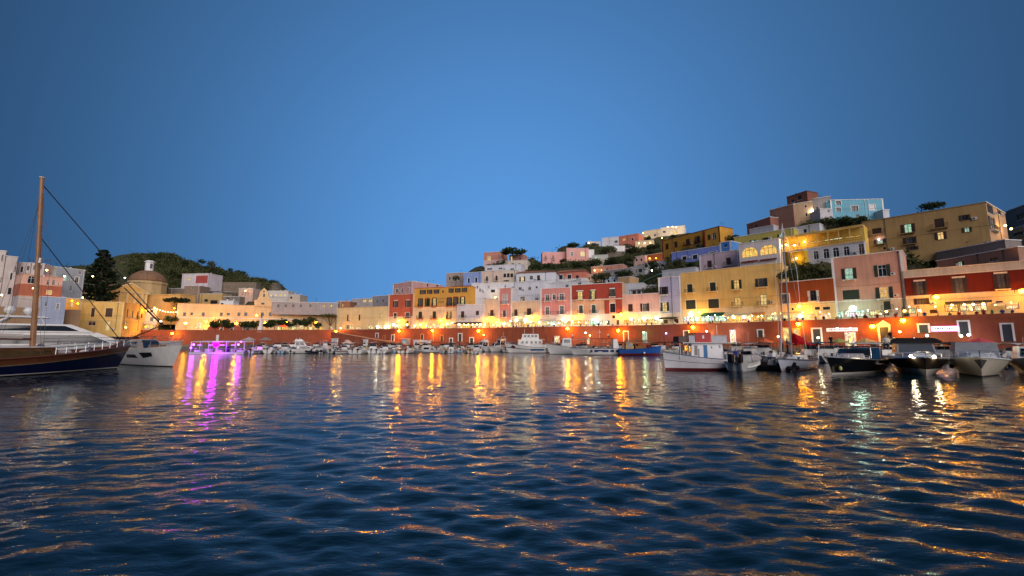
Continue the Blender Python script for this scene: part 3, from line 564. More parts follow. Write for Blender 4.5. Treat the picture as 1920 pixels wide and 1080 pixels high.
house('stone_terrace', 'long stone terrace wall below the west hill', 396, 529, 481, 547, 222, bands=[(surf('terrace stone', (0.25, 0.19, 0.14), .95, var=.4, scale=.8, bump=.5), None)], depth=4, clutter=0, cat='wall', cornice=False)
house('grey_wall_house', 'long grey house with white awnings on the west hill', 316, 541, 346, 557, 206, bands=[(plaster((128, 116, 108)), 553), (CHURCH, None)], depth=6, clutter=0)

# --- west shore
house('white_stack_house', 'stacked white house at the far west shore', -40, 466, 12, 560, 128, 132, bands=[(plaster((206, 196, 190)), None)], wins='-20,500,-8,516,w;0,520,6,530,w;2,478,7,490,w;-14,540,-6,556,cb;2,543,8,555,w', depth=8)
house('white_stack_annex', 'lower white wing of the stacked house', 12, 480, 34, 560, 132, 134, bands=[(plaster((200, 190, 186)), None)], wins='18,512,24,524,wt;27,500,31,510,w;14,540,22,552,w;26,530,31,540,w', depth=8, clutter=0)
house('shore_white_house', 'white house with grey shadows beside the brick house', 31, 492, 84, 575, 136, 139, bands=[(plaster((206, 192, 188)), None)], wins='38,500,44,510,wt;50,499,56,507,w;62,498,68,506,w;36,530,42,542,w;74,497,79,505,w', depth=8)
house('shore_brick_house', 'brick red house with rosy upper floor on the west shore', 41, 514, 119, 585, 131, 139, bands=[(plaster((206, 168, 156)), 531), (plaster((164, 102, 84)), 554), (GREYW, None)], wins='51,518,66,531,w;87,525,94,534,w;97.5,525,104,534.5,w;86,544,98,552,l', depth=7, clutter=0, trim=plaster((206, 160, 140)))
house('shore_grey_house', 'grey blue house behind the pine', 102, 500, 160, 582, 150, 158, depth=3, bands=[(plaster((160, 166, 176)), None)], wins='118,516,126,526,g;140,520,148,530,wt;108,532,114,542,w;130,536,136,546,w;148,508,153,514,w')
house('shore_blue_house', 'low pale blue house with white roof rim', 77, 556, 125, 590, 128, 132, bands=[(plaster((164, 174, 196)), None)], wins='105,569,112,580,vt;84,566,90,574,w', depth=6, clutter=0)
house('lit_alley_house', 'small house glowing yellow from alley lamps', 124, 559, 151, 592, 139, 142, bands=[(plaster((226, 180, 96)), None)], wins='132,566,138,574,y', depth=6, clutter=0)
house('beige_retaining_wall', 'long beige retaining wall behind the yachts', -60, 572, 152, 610, 118, 137, bands=[(plaster((164, 134, 104)), None)], depth=4, clutter=0, cat='wall', cornice=False)
house('harbour_office', 'yellow two storey house with white corner strips by the church', 151, 566, 233, 622, 152, 158, bands=[(CHURCH, 598.5), (plaster((226, 194, 124)), None)], zb=ZP, ext=2, shut=DBROWN, pil=True, clutter=0, wins='170,577.5,178.5,594,ct;197,578,212,594,ct;165,602.5,180,610,w;198,603,206.5,620,yt', trim=plaster((236, 208, 150)))
house('harbour_office_wing', 'yellow side wing of the house by the church', 233, 567, 274, 620, 158, 172, bands=[(CHURCH, 598.5), (plaster((226, 194, 124)), None)], zb=ZP, ext=2, shut=DBROWN, clutter=0, wins='237,580,241,595,c;247,583,250.5,596,c;256,584,260.5,598,cb;234,603,238,618,y;264,588,268,596,w', trim=plaster((236, 208, 150)))
house('small_cream_house', 'small cream house with an awning under the church', 270, 580, 294, 616, 172, 174, bands=[(plaster((232, 212, 184)), None)], zb=ZP, ext=2, wins='275,581,278,586,w;281,581,287,586,w;281,595,288,602,w;273,606,288,615,Y', awn='268,602,296,607,s', depth=6, clutter=0)
# red bay of the dark red house, a slab 12 cm proud of the lower storey
def wall_panel(root_fr, x0, y0, x1, y1, mat, name='wall_panel', off=0.12):
    root, fr, _ = root_fr
    z0 = root.location.z
    a, b = fr.uv(x0, y1), fr.uv(x1, y0)
    m = MB(); m.box(a[0], -off, a[1] - z0, b[0], -.004, b[1] - z0)
    return m.build(name, mat, root)
def find_house(n):
    for h in HOUSES:
        if h['root'].name == n: return h['root'], h['fr'], h['zt']
wall_panel(find_house('dark_red_house'), 1134, 563, 1142.5, 588, RED); wall_panel(find_house('dark_red_house'), 1155, 561, 1166, 587, RED)

wall_panel(find_house('two_tone_house'), 367, 516.5, 390, 531, plaster((176, 84, 78)), off=.06)
def text_on(rf, txt, x0, y0, x1, y1, mat, depth=.02, off=.02, z0=None):
    root, fr, _ = rf
    a, b = fr.uv(x0, y1), fr.uv(x1, y0)
    cu = bpy.data.curves.new('lettering', 'FONT'); cu.body = txt; cu.extrude = depth; cu.align_x = 'CENTER'
    cu.size = (b[1] - a[1]) * 1.35
    o = bpy.data.objects.new('lettering', cu); C.objects.link(o); o.parent = root
    cu.materials.append(mat)
    o.rotation_euler = (math.pi / 2, 0, 0)
    o.location = ((a[0] + b[0]) / 2, -off, a[1] - root.location.z)
    bpy.context.view_layer.update()
    sx = (b[0] - a[0]) / o.dimensions.x if o.dimensions.x > .01 else 1
    me = bpy.data.meshes.new_from_object(o.evaluated_get(bpy.context.evaluated_depsgraph_get())); loc, rot = o.location.copy(), o.rotation_euler.copy()
    bpy.data.objects.remove(o); o = bpy.data.objects.new('lettering', me); C.objects.link(o); o.parent = root; o.location, o.rotation_euler, o.scale = loc, rot, (sx, 1, 1)
    return o
BRLET = paint((120, 78, 44), .7)
hy = find_house('yellow_hotel')
wall_panel(hy, 821, 556, 836.5, 574, plaster((206, 160, 84)), 'sign_board', .05)
text_on(hy, 'HOTEL', 823, 558.5, 835.5, 561.5, BRLET, off=.06); text_on(hy, 'MARI', 823, 563.5, 833, 568.5, BRLET, off=.06)

# terrace restaurant: canopy on posts along the front, painted letters on its beam
def terrace_canopy():
    root, fr, H = r_rist, f_rist, h_rist
    W = fr.W
    m = MB(); m.box(0, -2.2, H - .5, W, -.01, H - .38); m.build('canopy', CREAM, root)
    m = MB(); m.box(0, -2.28, H - .95, W, -2.21, H - .32); m.build('beam', plaster((206, 170, 96)), root)
    for i in range(9):
        x = .2 + (W - .6) * i / 8
        m = MB(); m.box(x, -2.2, H - 4.4, x + .16, -2.04, H - .501); m.build('post', CREAM, root)
    m = MB(); m.box(0, -2.3, H - 4.6, W, -.01, H - 4.4); m.build('terrace_slab', CREAM, root)
    m = MB()
    for z in (.5, .95): m.box(0, -2.26, H - 4.4 + z, W, -2.22, H - 4.4 + z + .05)
    for i in range(60): m.box(W * i / 60, -2.255, H - 4.4, W * i / 60 + .04, -2.225, H - 3.9)
    m.build('railing', DGREEN, root)
    o = text_on((root, fr, H), 'RISTORANTE', 1490, 434, 1562, 437.5, BRLET, off=2.3)
    o.location.z = H - .86
    o.location.x = W * .42
terrace_canopy()

# pergola on the pale house and on the white shed house
def pergola(label, x0, y0, x1, y1, Y0, Y1, dp=3.0):
    fr = Frame(at(x0, 640, Y0), at(x1, 640, Y1)); z0, z1 = at(x0, y1, Y0).z, at(x0, y0, Y0).z
    root = tag(empty('pergola', (fr.o.x, fr.o.y, z0), fr.ang), label, 'pergola'); h = z1 - z0; W = fr.W
    for i in range(4):
        for y in (0, dp):
            m = MB(); m.box(W * i / 3 - .06, y, 0, W * i / 3 + .06, y + .12, h); m.build('post', DBROWN, root)
    for i in range(10):
        m = MB(); m.box(W * i / 9 - .04, -.3, h + .12, W * i / 9 + .04, dp + .4, h + .24); m.build('rafter', DBROWN, root)
    for y in (0, dp):
        m = MB(); m.box(-.3, y, h, W + .3, y + .12, h + .118); m.build('beam', DBROWN, root)
pergola('dark wooden pergola on the roof of the pale grey white house', 884, 561, 909, 572, 160, 158)
pergola('dark wooden pergola beside the tan block on a white roof', 1184, 544.5, 1209, 554, 139, 137)

# ------------------------------------------------------------------ church
def church():
    fr = Frame(at(197, 640, 176), at(267, 640, 188))
    base = at(197, 570, 176).z - 8
    root = tag(empty('church', (fr.o.x, fr.o.y, base), fr.ang), 'yellow church with a low brown dome and white lantern', 'church')
    W = fr.W; ze = at(197, 544, 176).z - base; m0 = (at(197, 568, 176).z - base)
    apex = fr.uv(231, 529)[1] - base; D = 26
    m = MB(); m.box(0, 0.1, 0, W, D, ze - .01); m.build('nave_wall', CHURCH, root)
    m = MB(); m.hexa([(-.4, -.3, ze), (W + .4, -.3, ze), (W + .4, D, ze), (-.4, D, ze), (W / 2 - .05, -.3, apex), (W / 2 + .05, -.3, apex), (W / 2 + .05, D, apex), (W / 2 - .05, D, apex)])
    m.build('roof', TILE, root)
    m = MB(); m.add([(0, -.34, ze + .15), (W, -.34, ze + .15), (W / 2, -.34, apex - .4)], ((0, 1, 2),)); m.build('pediment', CHURCH, root)
    TR = plaster((240, 220, 170))
    m = MB(); m.box(-.5, -.45, ze - .35, W + .5, .09, ze + .12); m.build('entablature', TR, root)
    for s in (0, 1):
        q = MB(); a = (-.5, ze + .12) if s == 0 else (W + .5, ze + .12); b = (W / 2, apex + .25)
        q.add([(a[0], -.5, a[1]), (b[0], -.5, b[1]), (b[0], -.5, b[1] - .55), (a[0] + (.7 if s == 0 else -.7), -.5, a[1]), (a[0], -.28, a[1]), (b[0], -.28, b[1]), (b[0], -.28, b[1] - .55), (a[0] + (.7 if s == 0 else -.7), -.28, a[1])],
              ((0, 1, 2, 3), (7, 6, 5, 4), (0, 4, 5, 1), (3, 2, 6, 7))); q.build('raking_cornice', TR, root)
    for u in (.0, .22, .42, .64, .84, .95):
        m = MB(); m.box(W * u, -.2, 0, W * u + W * .05, .095, ze - .36); m.build('pilaster', TR, root)
    opening(root, W * .30, m0 + .5, W * .41, ze - .9, 'wt', DBROWN, TR, CHURCH); opening(root, W * .10, m0 + .8, W * .19, ze - 1, 'c', plaster((206, 166, 96)), TR, CHURCH); opening(root, W * .70, m0 + .8, W * .80, ze - 1, 'vt', DBROWN, TR, CHURCH)
    # drum, dome, lantern
    Yd = 196.0; c = atxz(277, Yd, at(278, 530, Yd).z); lx = Vector((c.x, c.y)) - fr.o; cx, cyy = lx.dot(fr.d), -lx.dot(fr.n)
    rr = (317 - 242) / 2 / 800 * Yd * .8
    zb, z1, z2 = at(278, 560, Yd).z - base, at(278, 529, Yd).z - base, at(278, 507.5, Yd).z - base
    m = MB(); m.lathe((cx, cyy, 0), [(rr, 0), (rr, z1 - 1.2), (rr * 1.05, z1 - 1.1), (rr * 1.05, z1 - .5), (rr * .97, z1 - .4), (rr * .97, z1)], 12, math.pi / 12); m.build('drum', plaster((196, 170, 126)), root)
    hd = z2 - z1
    m = MB(); m.lathe((cx, cyy, z1 + .002), [(rr * .94 * math.cos(t * math.pi / 2 / 10), hd * math.sin(t * math.pi / 2 / 10)) for t in range(10)] + [(.4, hd)], 24)
    m.build('dome', surf('dome lead brown', lin((146, 112, 84)), .85, var=.35, scale=.8, bump=.3), root, True)
    for k in range(12):
        a = 2 * math.pi * k / 12
        q = MB(); q.tube([(cx + (rr * .945 * math.cos(t * math.pi / 16)) * math.cos(a), cyy + (rr * .945 * math.cos(t * math.pi / 16)) * math.sin(a), z1 + hd * math.sin(t * math.pi / 16)) for t in range(8)], .1, 4); q.build('dome_rib', surf('dome rib', lin((128, 90, 62)), .85), root)
    lw = (281 - 264) / 2 / 800 * Yd * .85; lh = at(278, 491, Yd).z - base - z2
    m = MB(); m.lathe((cx, cyy, z2 - .3), [(lw * .9, 0), (lw * .9, lh), (lw * 1.12, lh + .05), (lw * 1.12, lh + .4), (lw * .6, lh + .9), (.05, lh + 1.1)], 8, math.pi / 8); lt = m.build('lantern', WHITE, root)
    m = MB(); m.box(cx - .55, cyy - lw * .9 - .05, z2 + lh * .25, cx + .35, cyy - lw * .82, z2 + lh * .75); m.build('lantern_window', CURT, lt)
    opening(root, cx + rr * .15, zb + 1, cx + rr * .35, zb + 3, 'w', DBROWN, TR, CHURCH) if 0 else None
    # nave flank seen to the east
    f2 = Frame(at(264, 640, 190), at(331, 640, 186)); z2b = at(264, 554, 190).z
    r2 = tag(empty('sacristy', (f2.o.x, f2.o.y, base), f2.ang), 'plain orange lit sacristy block under the church dome', 'chapel')
    m = MB(); face_cells(m, f2.W, 0, z2b - base, [(f2.W * .55, 12, f2.W * .62, 14.5)], .25); m.box(0, .26, 0, f2.W, 7, z2b - base - .02); m.build('wall', plaster((226, 178, 110)), r2)
    m = MB(); m.box(-.2, -.2, z2b - base, f2.W + .2, 7, z2b - base + .3); m.build('cornice', CHURCH, r2)
church()

# bell gable of the municipal building
def bell_gable():
    root, fr, zt = find_house('municipal_building'); z0 = root.location.z
    P = [(477, 574), (477, 563), (482, 562), (486, 556), (487.5, 548), (489, 546), (491.5, 543), (495.5, 540), (499, 543), (501, 546), (503, 549), (504, 557), (507, 561), (510, 563), (510, 576)]
    pts = [fr.uv(*p) for p in P]; m = MB(); n = len(pts)
    m.add([(u, -.35, v - z0) for u, v in pts] + [(u, .8, v - z0) for u, v in pts], [tuple(range(n))] + [tuple(range(n, 2 * n))[::-1]] + [(i, i + n, (i + 1) % n + n, (i + 1) % n) for i in range(n)])
    g = m.build('bell_gable', CREAM, root)
    for x0, y0, x1, y1 in ((493.5, 551, 497, 557), (494, 545.5, 496.5, 548.5)):
        a, b = fr.uv(x0, y1), fr.uv(x1, y0)
        m = MB(); m.box(a[0], -.38, a[1] - z0, b[0], -.352, b[1] - z0); m.build('belfry_opening', DGREY, g)
    a, b = fr.uv(490, 571), fr.uv(496, 568); m = MB(); m.box(a[0], -.38, a[1] - z0, b[0], -.352, b[1] - z0); m.build('oculus', DGREY, g)
    for k in (0, n - 2): pass
    a, b = fr.uv(333, 595.5), fr.uv(630, 594); m = MB(); m.box(0, -.14, a[1] - z0, fr.W, -.003, a[1] - z0 + .25); m.build('string_course', WHITE, root)
bell_gable()

# ------------------------------------------------------------------ quay, promenade, ground
WALLM = surf('quay red plaster', lin((156, 86, 62)), .9, var=.35, scale=.5, fine=5, bump=.4, streak=.8, spec=.2)
PAVE = surf('promenade paving', (0.20, 0.17, 0.15), .85, var=.3, scale=.7, bump=.3); QSTONE = surf('quay stone', (0.17, 0.15, 0.13), .8, var=.4, scale=.8, bump=.4)
SURV = list(range(-380, 2200, 20))
def qpt(px, off=0.0):                             # point on the wall line, off metres towards the water
    p, q = at(px, 640, DQ(px)), at(px + 4, 640, DQ(px + 4)); p0 = at(px - 4, 640, DQ(px - 4))
    d = (Vector((q.x, q.y)) - Vector((p0.x, p0.y))).normalized(); n = Vector((d.y, -d.x))
    return Vector((p.x, p.y)) + n * off
def strip(name, lo, hi, za, zb, mat, pxs=SURV, parent=None):
    m = MB(); a = [qpt(p, lo) for p in pxs]; b = [qpt(p, hi) for p in pxs]
    for i in range(len(pxs) - 1): m.quad((*b[i], zb), (*b[i + 1], zb), (*a[i + 1], za), (*a[i], za))
    return m.build(name, mat, parent)
wq = tag(empty('quay_wall', (0, 140, ZL)), 'long red plastered quay wall holding up the promenade', 'wall'); wq.location = (0, 0, 0)
strip('wall_face', 0, 0.001, ZP + .1, ZL - 1, WALLM, parent=wq)
strip('parapet_top', -.35, .06, ZQ, ZQ, WALLM, parent=wq); strip('parapet_front', .06, .0605, ZQ, ZP + .1, WALLM, parent=wq); strip('parapet_back', -.35, -.351, ZQ, ZP, WALLM, parent=wq)
strip('base_course', .03, .031, ZL + .75, ZL, QSTONE, parent=wq); strip('base_ledge', -.02, .03, ZL + .75, ZL + .75, QSTONE, parent=wq)
strip('parapet_soffit', 0, .06, ZP + .1, ZP + .1, WALLM, parent=wq)
tag(strip('promenade', -.36, -10.5, ZP, ZP, PAVE), kind='structure')
tag(strip('lower_quay', -.01, 7, ZL, ZL, QSTONE), kind='structure'); tag(strip('quay_edge', 7, 7.002, ZL - .004, -2, QSTONE), kind='structure')
def qframe(px): return qpt(px), math.atan2(*(lambda d: (d.y, d.x))((qpt(px + 3) - qpt(px - 3))))
def quay_opening(x0, y0, x1, y1, fl, name='door'):
    """framed doors and windows standing proud of the quay wall: surround 14 cm, leaf set back in it"""
    cx = (x0 + x1) / 2; p, a = qframe(cx); Y = p.y
    fr = Frame(Vector((*qpt(x0), 0)), Vector((*qpt(x1), 0))); A, B = fr.uv(x0, y1), fr.uv(x1, y0)
    e = empty(name, (*fr.pt(0), 0), fr.ang); e.parent = wq
    u0, u1, v0, v1 = A[0], B[0], max(A[1], ZL), B[1]; b = max(.16, (u1 - u0) * .16)
    tm = WHITE if 'o' not in fl else plaster((220, 150, 90))
    m = MB(); m.box(u0, -.14, v0, u0 + b, .02, v1); m.box(u1 - b, -.14, v0, u1, .02, v1); m.box(u0 + b, -.14, v1 - b, u1 - b, .02, v1)
    if 'p' in fl: m.hexa([(u0 - .2, -.2, v1 + .004), (u1 + .2, -.2, v1 + .004), (u1 + .2, .02, v1 + .004), (u0 - .2, .02, v1 + .004), ((u0 + u1) / 2 - .05, -.2, v1 + 1), ((u0 + u1) / 2 + .05, -.2, v1 + 1), ((u0 + u1) / 2 + .05, .02, v1 + 1), ((u0 + u1) / 2 - .05, .02, v1 + 1)])
    s = m.build('surround', tm, e)
    pm = LITY if 'y' in fl else LITG if 'g' in fl else SHOPW if 'D' in fl else DGREY if 'k' in fl else DBROWN
    m = MB(); m.box(u0 + b, -.05, v0, u1 - b, -.01, v1 - b)
    if 'a' in fl:
        m = MB(); n = 10; cxx, rr = (u0 + u1) / 2, (u1 - u0) / 2 - b; za = v1 - b - rr
        m.add([(cxx - rr, -.05, v0), (cxx + rr, -.05, v0)] + [(cxx + rr * math.cos(math.pi * k / n), -.05, za + rr * math.sin(math.pi * k / n)) for k in range(n + 1)], [tuple(range(n + 3))])
        q = MB(); q.tube([(cxx + (rr + b / 2) * math.cos(math.pi * k / n), -.08, za + (rr + b / 2) * math.sin(math.pi * k / n)) for k in range(n + 1)], b * .6, 4); q.build('arch', tm, e)
    m.build('leaf', pm, e)
for s in ('703.8,624,710,634,k;718,629,722.5,636,ko;733.5,627,740,640,k;788,626,795,640,ko;810,626,813.5,640,ko;825,628,832,640,ko;842,633,849.5,644,ka;858.6,624.5,867,640,k;880,632,889,644,k;1039.5,630,1049,644,kaD;1101,634,1105,645,D;'
          '1169,620,1179,640,k;1205,622,1213,640,g;1282,619,1293,645,k;1370,618,1379,645,D;1420,617,1432,632,k;1468,613,1481,640,yo;1487,615,1500,640,yo;1523,614,1541,645,k;1586,623,1604,650,aD;1649,610,1669,650,kp;1721,606,1743,624,k;1797,600,1818,630,k;1878,605,1900,640,k').split(';'):
    p = s.split(','); quay_opening(*[float(x) for x in p[:4]], p[4])
def quay_sign(name, label, x0, y0, x1, y1, mat, edge, dashes, dcol, off=.35):
    fr = Frame(Vector((*qpt(x0), 0)), Vector((*qpt(x1), 0))); A, B = fr.uv(x0, y1), fr.uv(x1, y0)
    e = tag(empty(name, (*fr.pt(0, 0), 0), fr.ang), label, 'sign')
    m = MB(); m.box(A[0], -off, A[1], B[0], -.01, B[1]); m.build('board', edge, e)
    m = MB(); m.box(A[0] + .1, -off - .03, A[1] + .1, B[0] - .1, -off - .002, B[1] - .1); m.build('face', mat, e)
    rng = random.Random(3); m = MB(); x = A[0] + .5; hgt = B[1] - A[1]
    while x < B[0] - .6:
        w = rng.uniform(.12, .3)
        if rng.random() < .82: m.box(x, -off - .05, A[1] + hgt * .34, x + w, -off - .032, A[1] + hgt * rng.choice((.58, .66, .66)))
        x += w + .1
    m.build('lettering', dcol, e)
    return e
quay_sign('shop_sign', 'long white shop sign with red lettering on the quay wall', 1550, 614, 1608, 622, emit('sign white', (1, .86, .82), .55), WHITE, 1, paint((190, 60, 60), .5), .12)
quay_sign('neon_sign', 'white neon sign edged in pink on the red quay wall', 1747, 611, 1798, 621.5, emit('neon white', (.9, .84, 1.0), 1.6), emit('neon pink', (1, .35, .75), 2.0), 1, paint((40, 30, 70), .5), .3)

# access ramp in front of the quay wall
def ramp():
    pxs = list(np.linspace(640, 782, 15)); fr = [qpt(p, 6.0) for p in pxs]; bk = [qpt(p, .02) for p in pxs]
    root = tag(empty('quay_ramp', (0, 0, 0)), 'red walled ramp with pale coping sloping down to the lower quay', 'ramp'); m = MB(); c = MB()
    zt = [ZQ - 1.2 + .3 - (ZQ - 1.0 - ZL - .5) * i / 14 for i in range(15)]
    for i in range(14):
        m.quad((*fr[i], ZL), (*fr[i + 1], ZL), (*fr[i + 1], zt[i + 1]), (*fr[i], zt[i])); m.quad((*fr[i], zt[i]), (*fr[i + 1], zt[i + 1]), (*bk[i + 1], zt[i + 1]), (*bk[i], zt[i]))
        f0, f1 = qpt(pxs[i], 6.12), qpt(pxs[i + 1], 6.12); g0, g1 = qpt(pxs[i], 5.7), qpt(pxs[i + 1], 5.7)
        c.hexa([(*f0, zt[i] + .004), (*f1, zt[i + 1] + .004), (*g1, zt[i + 1] + .004), (*g0, zt[i] + .004), (*f0, zt[i] + .35), (*f1, zt[i + 1] + .35), (*g1, zt[i + 1] + .35), (*g0, zt[i] + .35)])
    m.quad((*fr[0], ZL), (*fr[0], zt[0]), (*bk[0], zt[0]), (*bk[0], ZL))
    m.build('wall', WALLM, root); c.build('coping', plaster((224, 160, 120)), root)
    p = qpt(674, 6.3); e = MB(); a = math.atan2((qpt(677) - qpt(671)).y, (qpt(677) - qpt(671)).x)
    o = MB(); n = 10; o.add([(-.8, 0, 0), (.8, 0, 0)] + [(.8 * math.cos(math.pi * k / n), 0, .9 + .8 * math.sin(math.pi * k / n)) for k in range(n + 1)], [tuple(range(n + 3))])
    ob = o.build('niche_door', DBROWN, root); ob.location = (*qpt(674, 6.03), ZL + .6); ob.rotation_euler = (0, 0, a)
    o = MB(); o.tube([(.95, 0, 0), (.95, 0, .9)] + [(.95 * math.cos(math.pi * k / n), 0, .9 + .95 * math.sin(math.pi * k / n)) for k in range(n + 1)] + [(-.95, 0, 0)], .14, 4)
    ob = o.build('niche_surround', WHITE, root); ob.location = (*qpt(674, 6.06), ZL + .6); ob.rotation_euler = (0, 0, a)
ramp()
def kiosk(label, px, w, h, off, mat, lit=None):
    p, a = qframe(px); p = qpt(px, off)
    r = tag(empty('quay_kiosk', (*p, ZL), a), label, 'kiosk')
    m = MB(); face_cells(m, w, 0, h, [(w * .3, .02, w * .7, h * .75)], .2); m.box(0, .21, 0, w, 2.4, h - .01); m.build('wall', mat, r)
    m = MB(); m.box(-.25, -.3, h, w + .25, 2.6, h + .14); m.build('roof', WHITE, r)
    m = MB(); m.box(w * .32, .12, .02, w * .68, .17, h * .73); m.build('door', lit or DGREY, r)
kiosk('small white kiosk with a flat overhanging roof at the ramp', 649, 2.8, 3.0, 6.8, WHITE)
kiosk('narrow white hut standing under the low end of the ramp', 709, 1.6, 2.6, 6.8, WHITE)
kiosk('small white ticket hut on the lower quay below the yellow hotel', 789, 1.8, 2.4, 5, WHITE); kiosk('white storage hut beside the ticket hut', 804, 2.2, 2.3, 5, WHITE)
kiosk('green lit ice kiosk on the lower quay', 768, 2.0, 2.8, 5.4, GREYW, LITG)

# ------------------------------------------------------------------ terrain from the surveyed house bases
def terrain():
    P = []
    for h in HOUSES:
        f = h['fr']
        for u in np.linspace(0, f.W, 4):
            for off, dz in ((0.2, -.6), (-h['depth'], -.3)):
                q = f.pt(u, off); P.append((q.x, q.y, (ZP - .4 if h['zvis'] < ZP + .1 else h['zvis'] + dz - .3)))
    for px in range(-400, 2200, 25):
        q = qpt(px, -11.5); P.append((q.x, q.y, ZP - .15)); q = qpt(px, -14); P.append((q.x, q.y, ZP - .1))
    X = [(225, 484, 250), (250, 478, 250), (280, 478, 250), (320, 476, 250), (350, 489, 252), (400, 502, 255), (440, 511, 258), (480, 522, 258), (510, 527, 258), (521, 532, 256), (523, 552, 250), (526, 572, 252), (532, 584, 248), (545, 588, 244), (560, 588, 250), (580, 590, 240), (600, 590, 250), (640, 590, 245), (680, 590, 245), (720, 588, 240), (535, 588, 275), (560, 588, 290), (600, 588, 300), (160, 500, 240), (100, 515, 220), (0, 505, 180), (-100, 500, 170),
         (260, 520, 225), (320, 505, 232), (380, 519, 232), (420, 530, 231), (500, 545, 238), (300, 545, 212),
         (840, 545, 215), (880, 512, 214), (905, 500, 226), (930, 492, 230), (965, 485, 230), (1000, 486, 238), (1000, 500, 214), (1000, 509, 200), (1060, 490, 238), (1020, 505, 208), (1060, 504, 208), (1100, 497, 216), (1140, 491, 222), (1180, 483, 226), (1220, 478, 226), (1060, 461, 252), (1100, 461, 266), (1150, 458, 272), (1200, 455, 270), (1240, 443, 268), (1300, 445, 262), (1180, 468, 240), (1220, 466, 236), (1140, 466, 246), (1110, 473, 242),
         (1130, 528, 180), (1110, 530, 178), (1200, 522, 178), (1230, 505, 185), (1250, 495, 182), (1220, 535, 160), (1270, 500, 160), (1330, 470, 200), (1380, 445, 190), (1400, 440, 165), (1450, 420, 170), (1520, 395, 165), (1600, 398, 160), (1680, 405, 150), (1760, 400, 150), (1900, 400, 150), (2000, 400, 140), (2150, 420, 130),
         (1490, 520, 103), (1530, 510, 102), (1470, 508, 108), (1700, 500, 88), (1740, 480, 92), (1580, 415, 126), (1620, 412, 122), (1550, 418, 128)]
    for px in range(-400, 2200, 60):
        X.append((px, 588, 420))
    for px, py, Y in X: q = at(px, py, Y); P.append((q.x, q.y, q.z))
    P = np.array(P)
    pxs = np.arange(-400, 2201, 10.0); nr = 84; V = np.zeros((nr, len(pxs), 3))
    for j, px in enumerate(pxs):
        y0 = qpt(px, -10.4).y * 1.0; Ys = y0 + (460 - y0) * (np.linspace(0, 1, nr) ** 1.35)
        V[:, j, 0] = (px - 960) / 800 * Ys / (CT + 0 * Ys) * CT if 0 else (px - 960) / 800 * Ys / (CT - (540 - 640) / 800 * ST)
        V[:, j, 1] = Ys
    flat = V.reshape(-1, 3); d2 = ((flat[:, None, :2] - P[None, :, :2]) ** 2).sum(-1) + .5
    w = d2 ** -1.9; z = (w * P[None, :, 2]).sum(1) / w.sum(1)
    rng = np.random.RandomState(4)
    def nz(x, y, s, k): 
        r = np.random.RandomState(k); t = 0
        for _ in range(6):
            a, ph, fq = r.uniform(0, 6.28), r.uniform(0, 6.28), s * r.uniform(.6, 1.6); t = t + np.sin((x * math.cos(a) + y * math.sin(a)) * fq + ph)
        return t / 6
    z += nz(flat[:, 0], flat[:, 1], .25, 1) * .8 + nz(flat[:, 0], flat[:, 1], .09, 2) * .8
    # keep the ground below the sight line to every visible house base, and out of the houses
    pxv = np.repeat(pxs[None, :], nr, 0).reshape(-1); Yv = flat[:, 1]
    for h in HOUSES:
        Ym = min(h['Y'])
        for a, lim in ((4, 0), ):
            msk = (pxv > h['px'][0] - 7) & (pxv < h['px'][1] + 7) & (Yv < max(h['Y']) + 1)
            z[msk] = np.minimum(z[msk], HC + (max(h['zvis'], ZP) - HC) * Yv[msk] / Ym - .35)
        f = h['fr']; rel = flat[:, :2] - np.array(f.o); u = rel @ np.array(f.d); v = -(rel @ np.array(f.n))
        ins = (u > -1.5) & (u < f.W + 1.5) & (v > -1.5) & (v < h['depth'] + 1)
        z[ins] = np.minimum(z[ins], h['zvis'] - .3 if h['zvis'] > ZP + .1 else ZP - .4)
    z[:len(pxs)] = ZP - .15
    flat[:, 2] = z
    G = flat.reshape(nr, len(pxs), 3)
    faces = [(i * len(pxs) + j, i * len(pxs) + j + 1, (i + 1) * len(pxs) + j + 1, (i + 1) * len(pxs) + j) for i in range(nr - 1) for j in range(len(pxs) - 1)]
    me = bpy.data.meshes.new('hillside'); me.from_pydata(flat.tolist(), [], faces); me.polygons.foreach_set('use_smooth', [True] * len(faces))
    m, n, l, b = new_mat('hillside'); tcn = n.new('ShaderNodeTexCoord'); no = n.new('ShaderNodeTexNoise'); no.inputs['Scale'].default_value = .12; no.inputs['Detail'].default_value = 9
    l.new(tcn.outputs['Object'], no.inputs['Vector']); cr = n.new('ShaderNodeValToRGB'); e = cr.color_ramp.elements
    e[0].position, e[0].color = .3, (.030, .040, .014, 1); e[1].position, e[1].color = .7, (.13, .10, .06, 1); q = e.new(.52); q.color = (.055, .06, .022, 1)
    l.new(no.outputs[0], cr.inputs[0]); l.new(cr.outputs[0], b.inputs['Base Color']); b.inputs['Roughness'].default_value = 1
    n2 = n.new('ShaderNodeTexNoise'); n2.inputs['Scale'].default_value = 1.1; n2.inputs['Detail'].default_value = 6; l.new(tcn.outputs['Object'], n2.inputs['Vector'])
    bp = n.new('ShaderNodeBump'); bp.inputs['Distance'].default_value = .5; l.new(n2.outputs[0], bp.inputs['Height']); l.new(bp.outputs[0], b.inputs['Normal'])
    me.materials.append(m); o = bpy.data.objects.new('hillside', me); C.objects.link(o); tag(o, kind='structure')
    return pxs, G
T_PX, T_G = terrain()
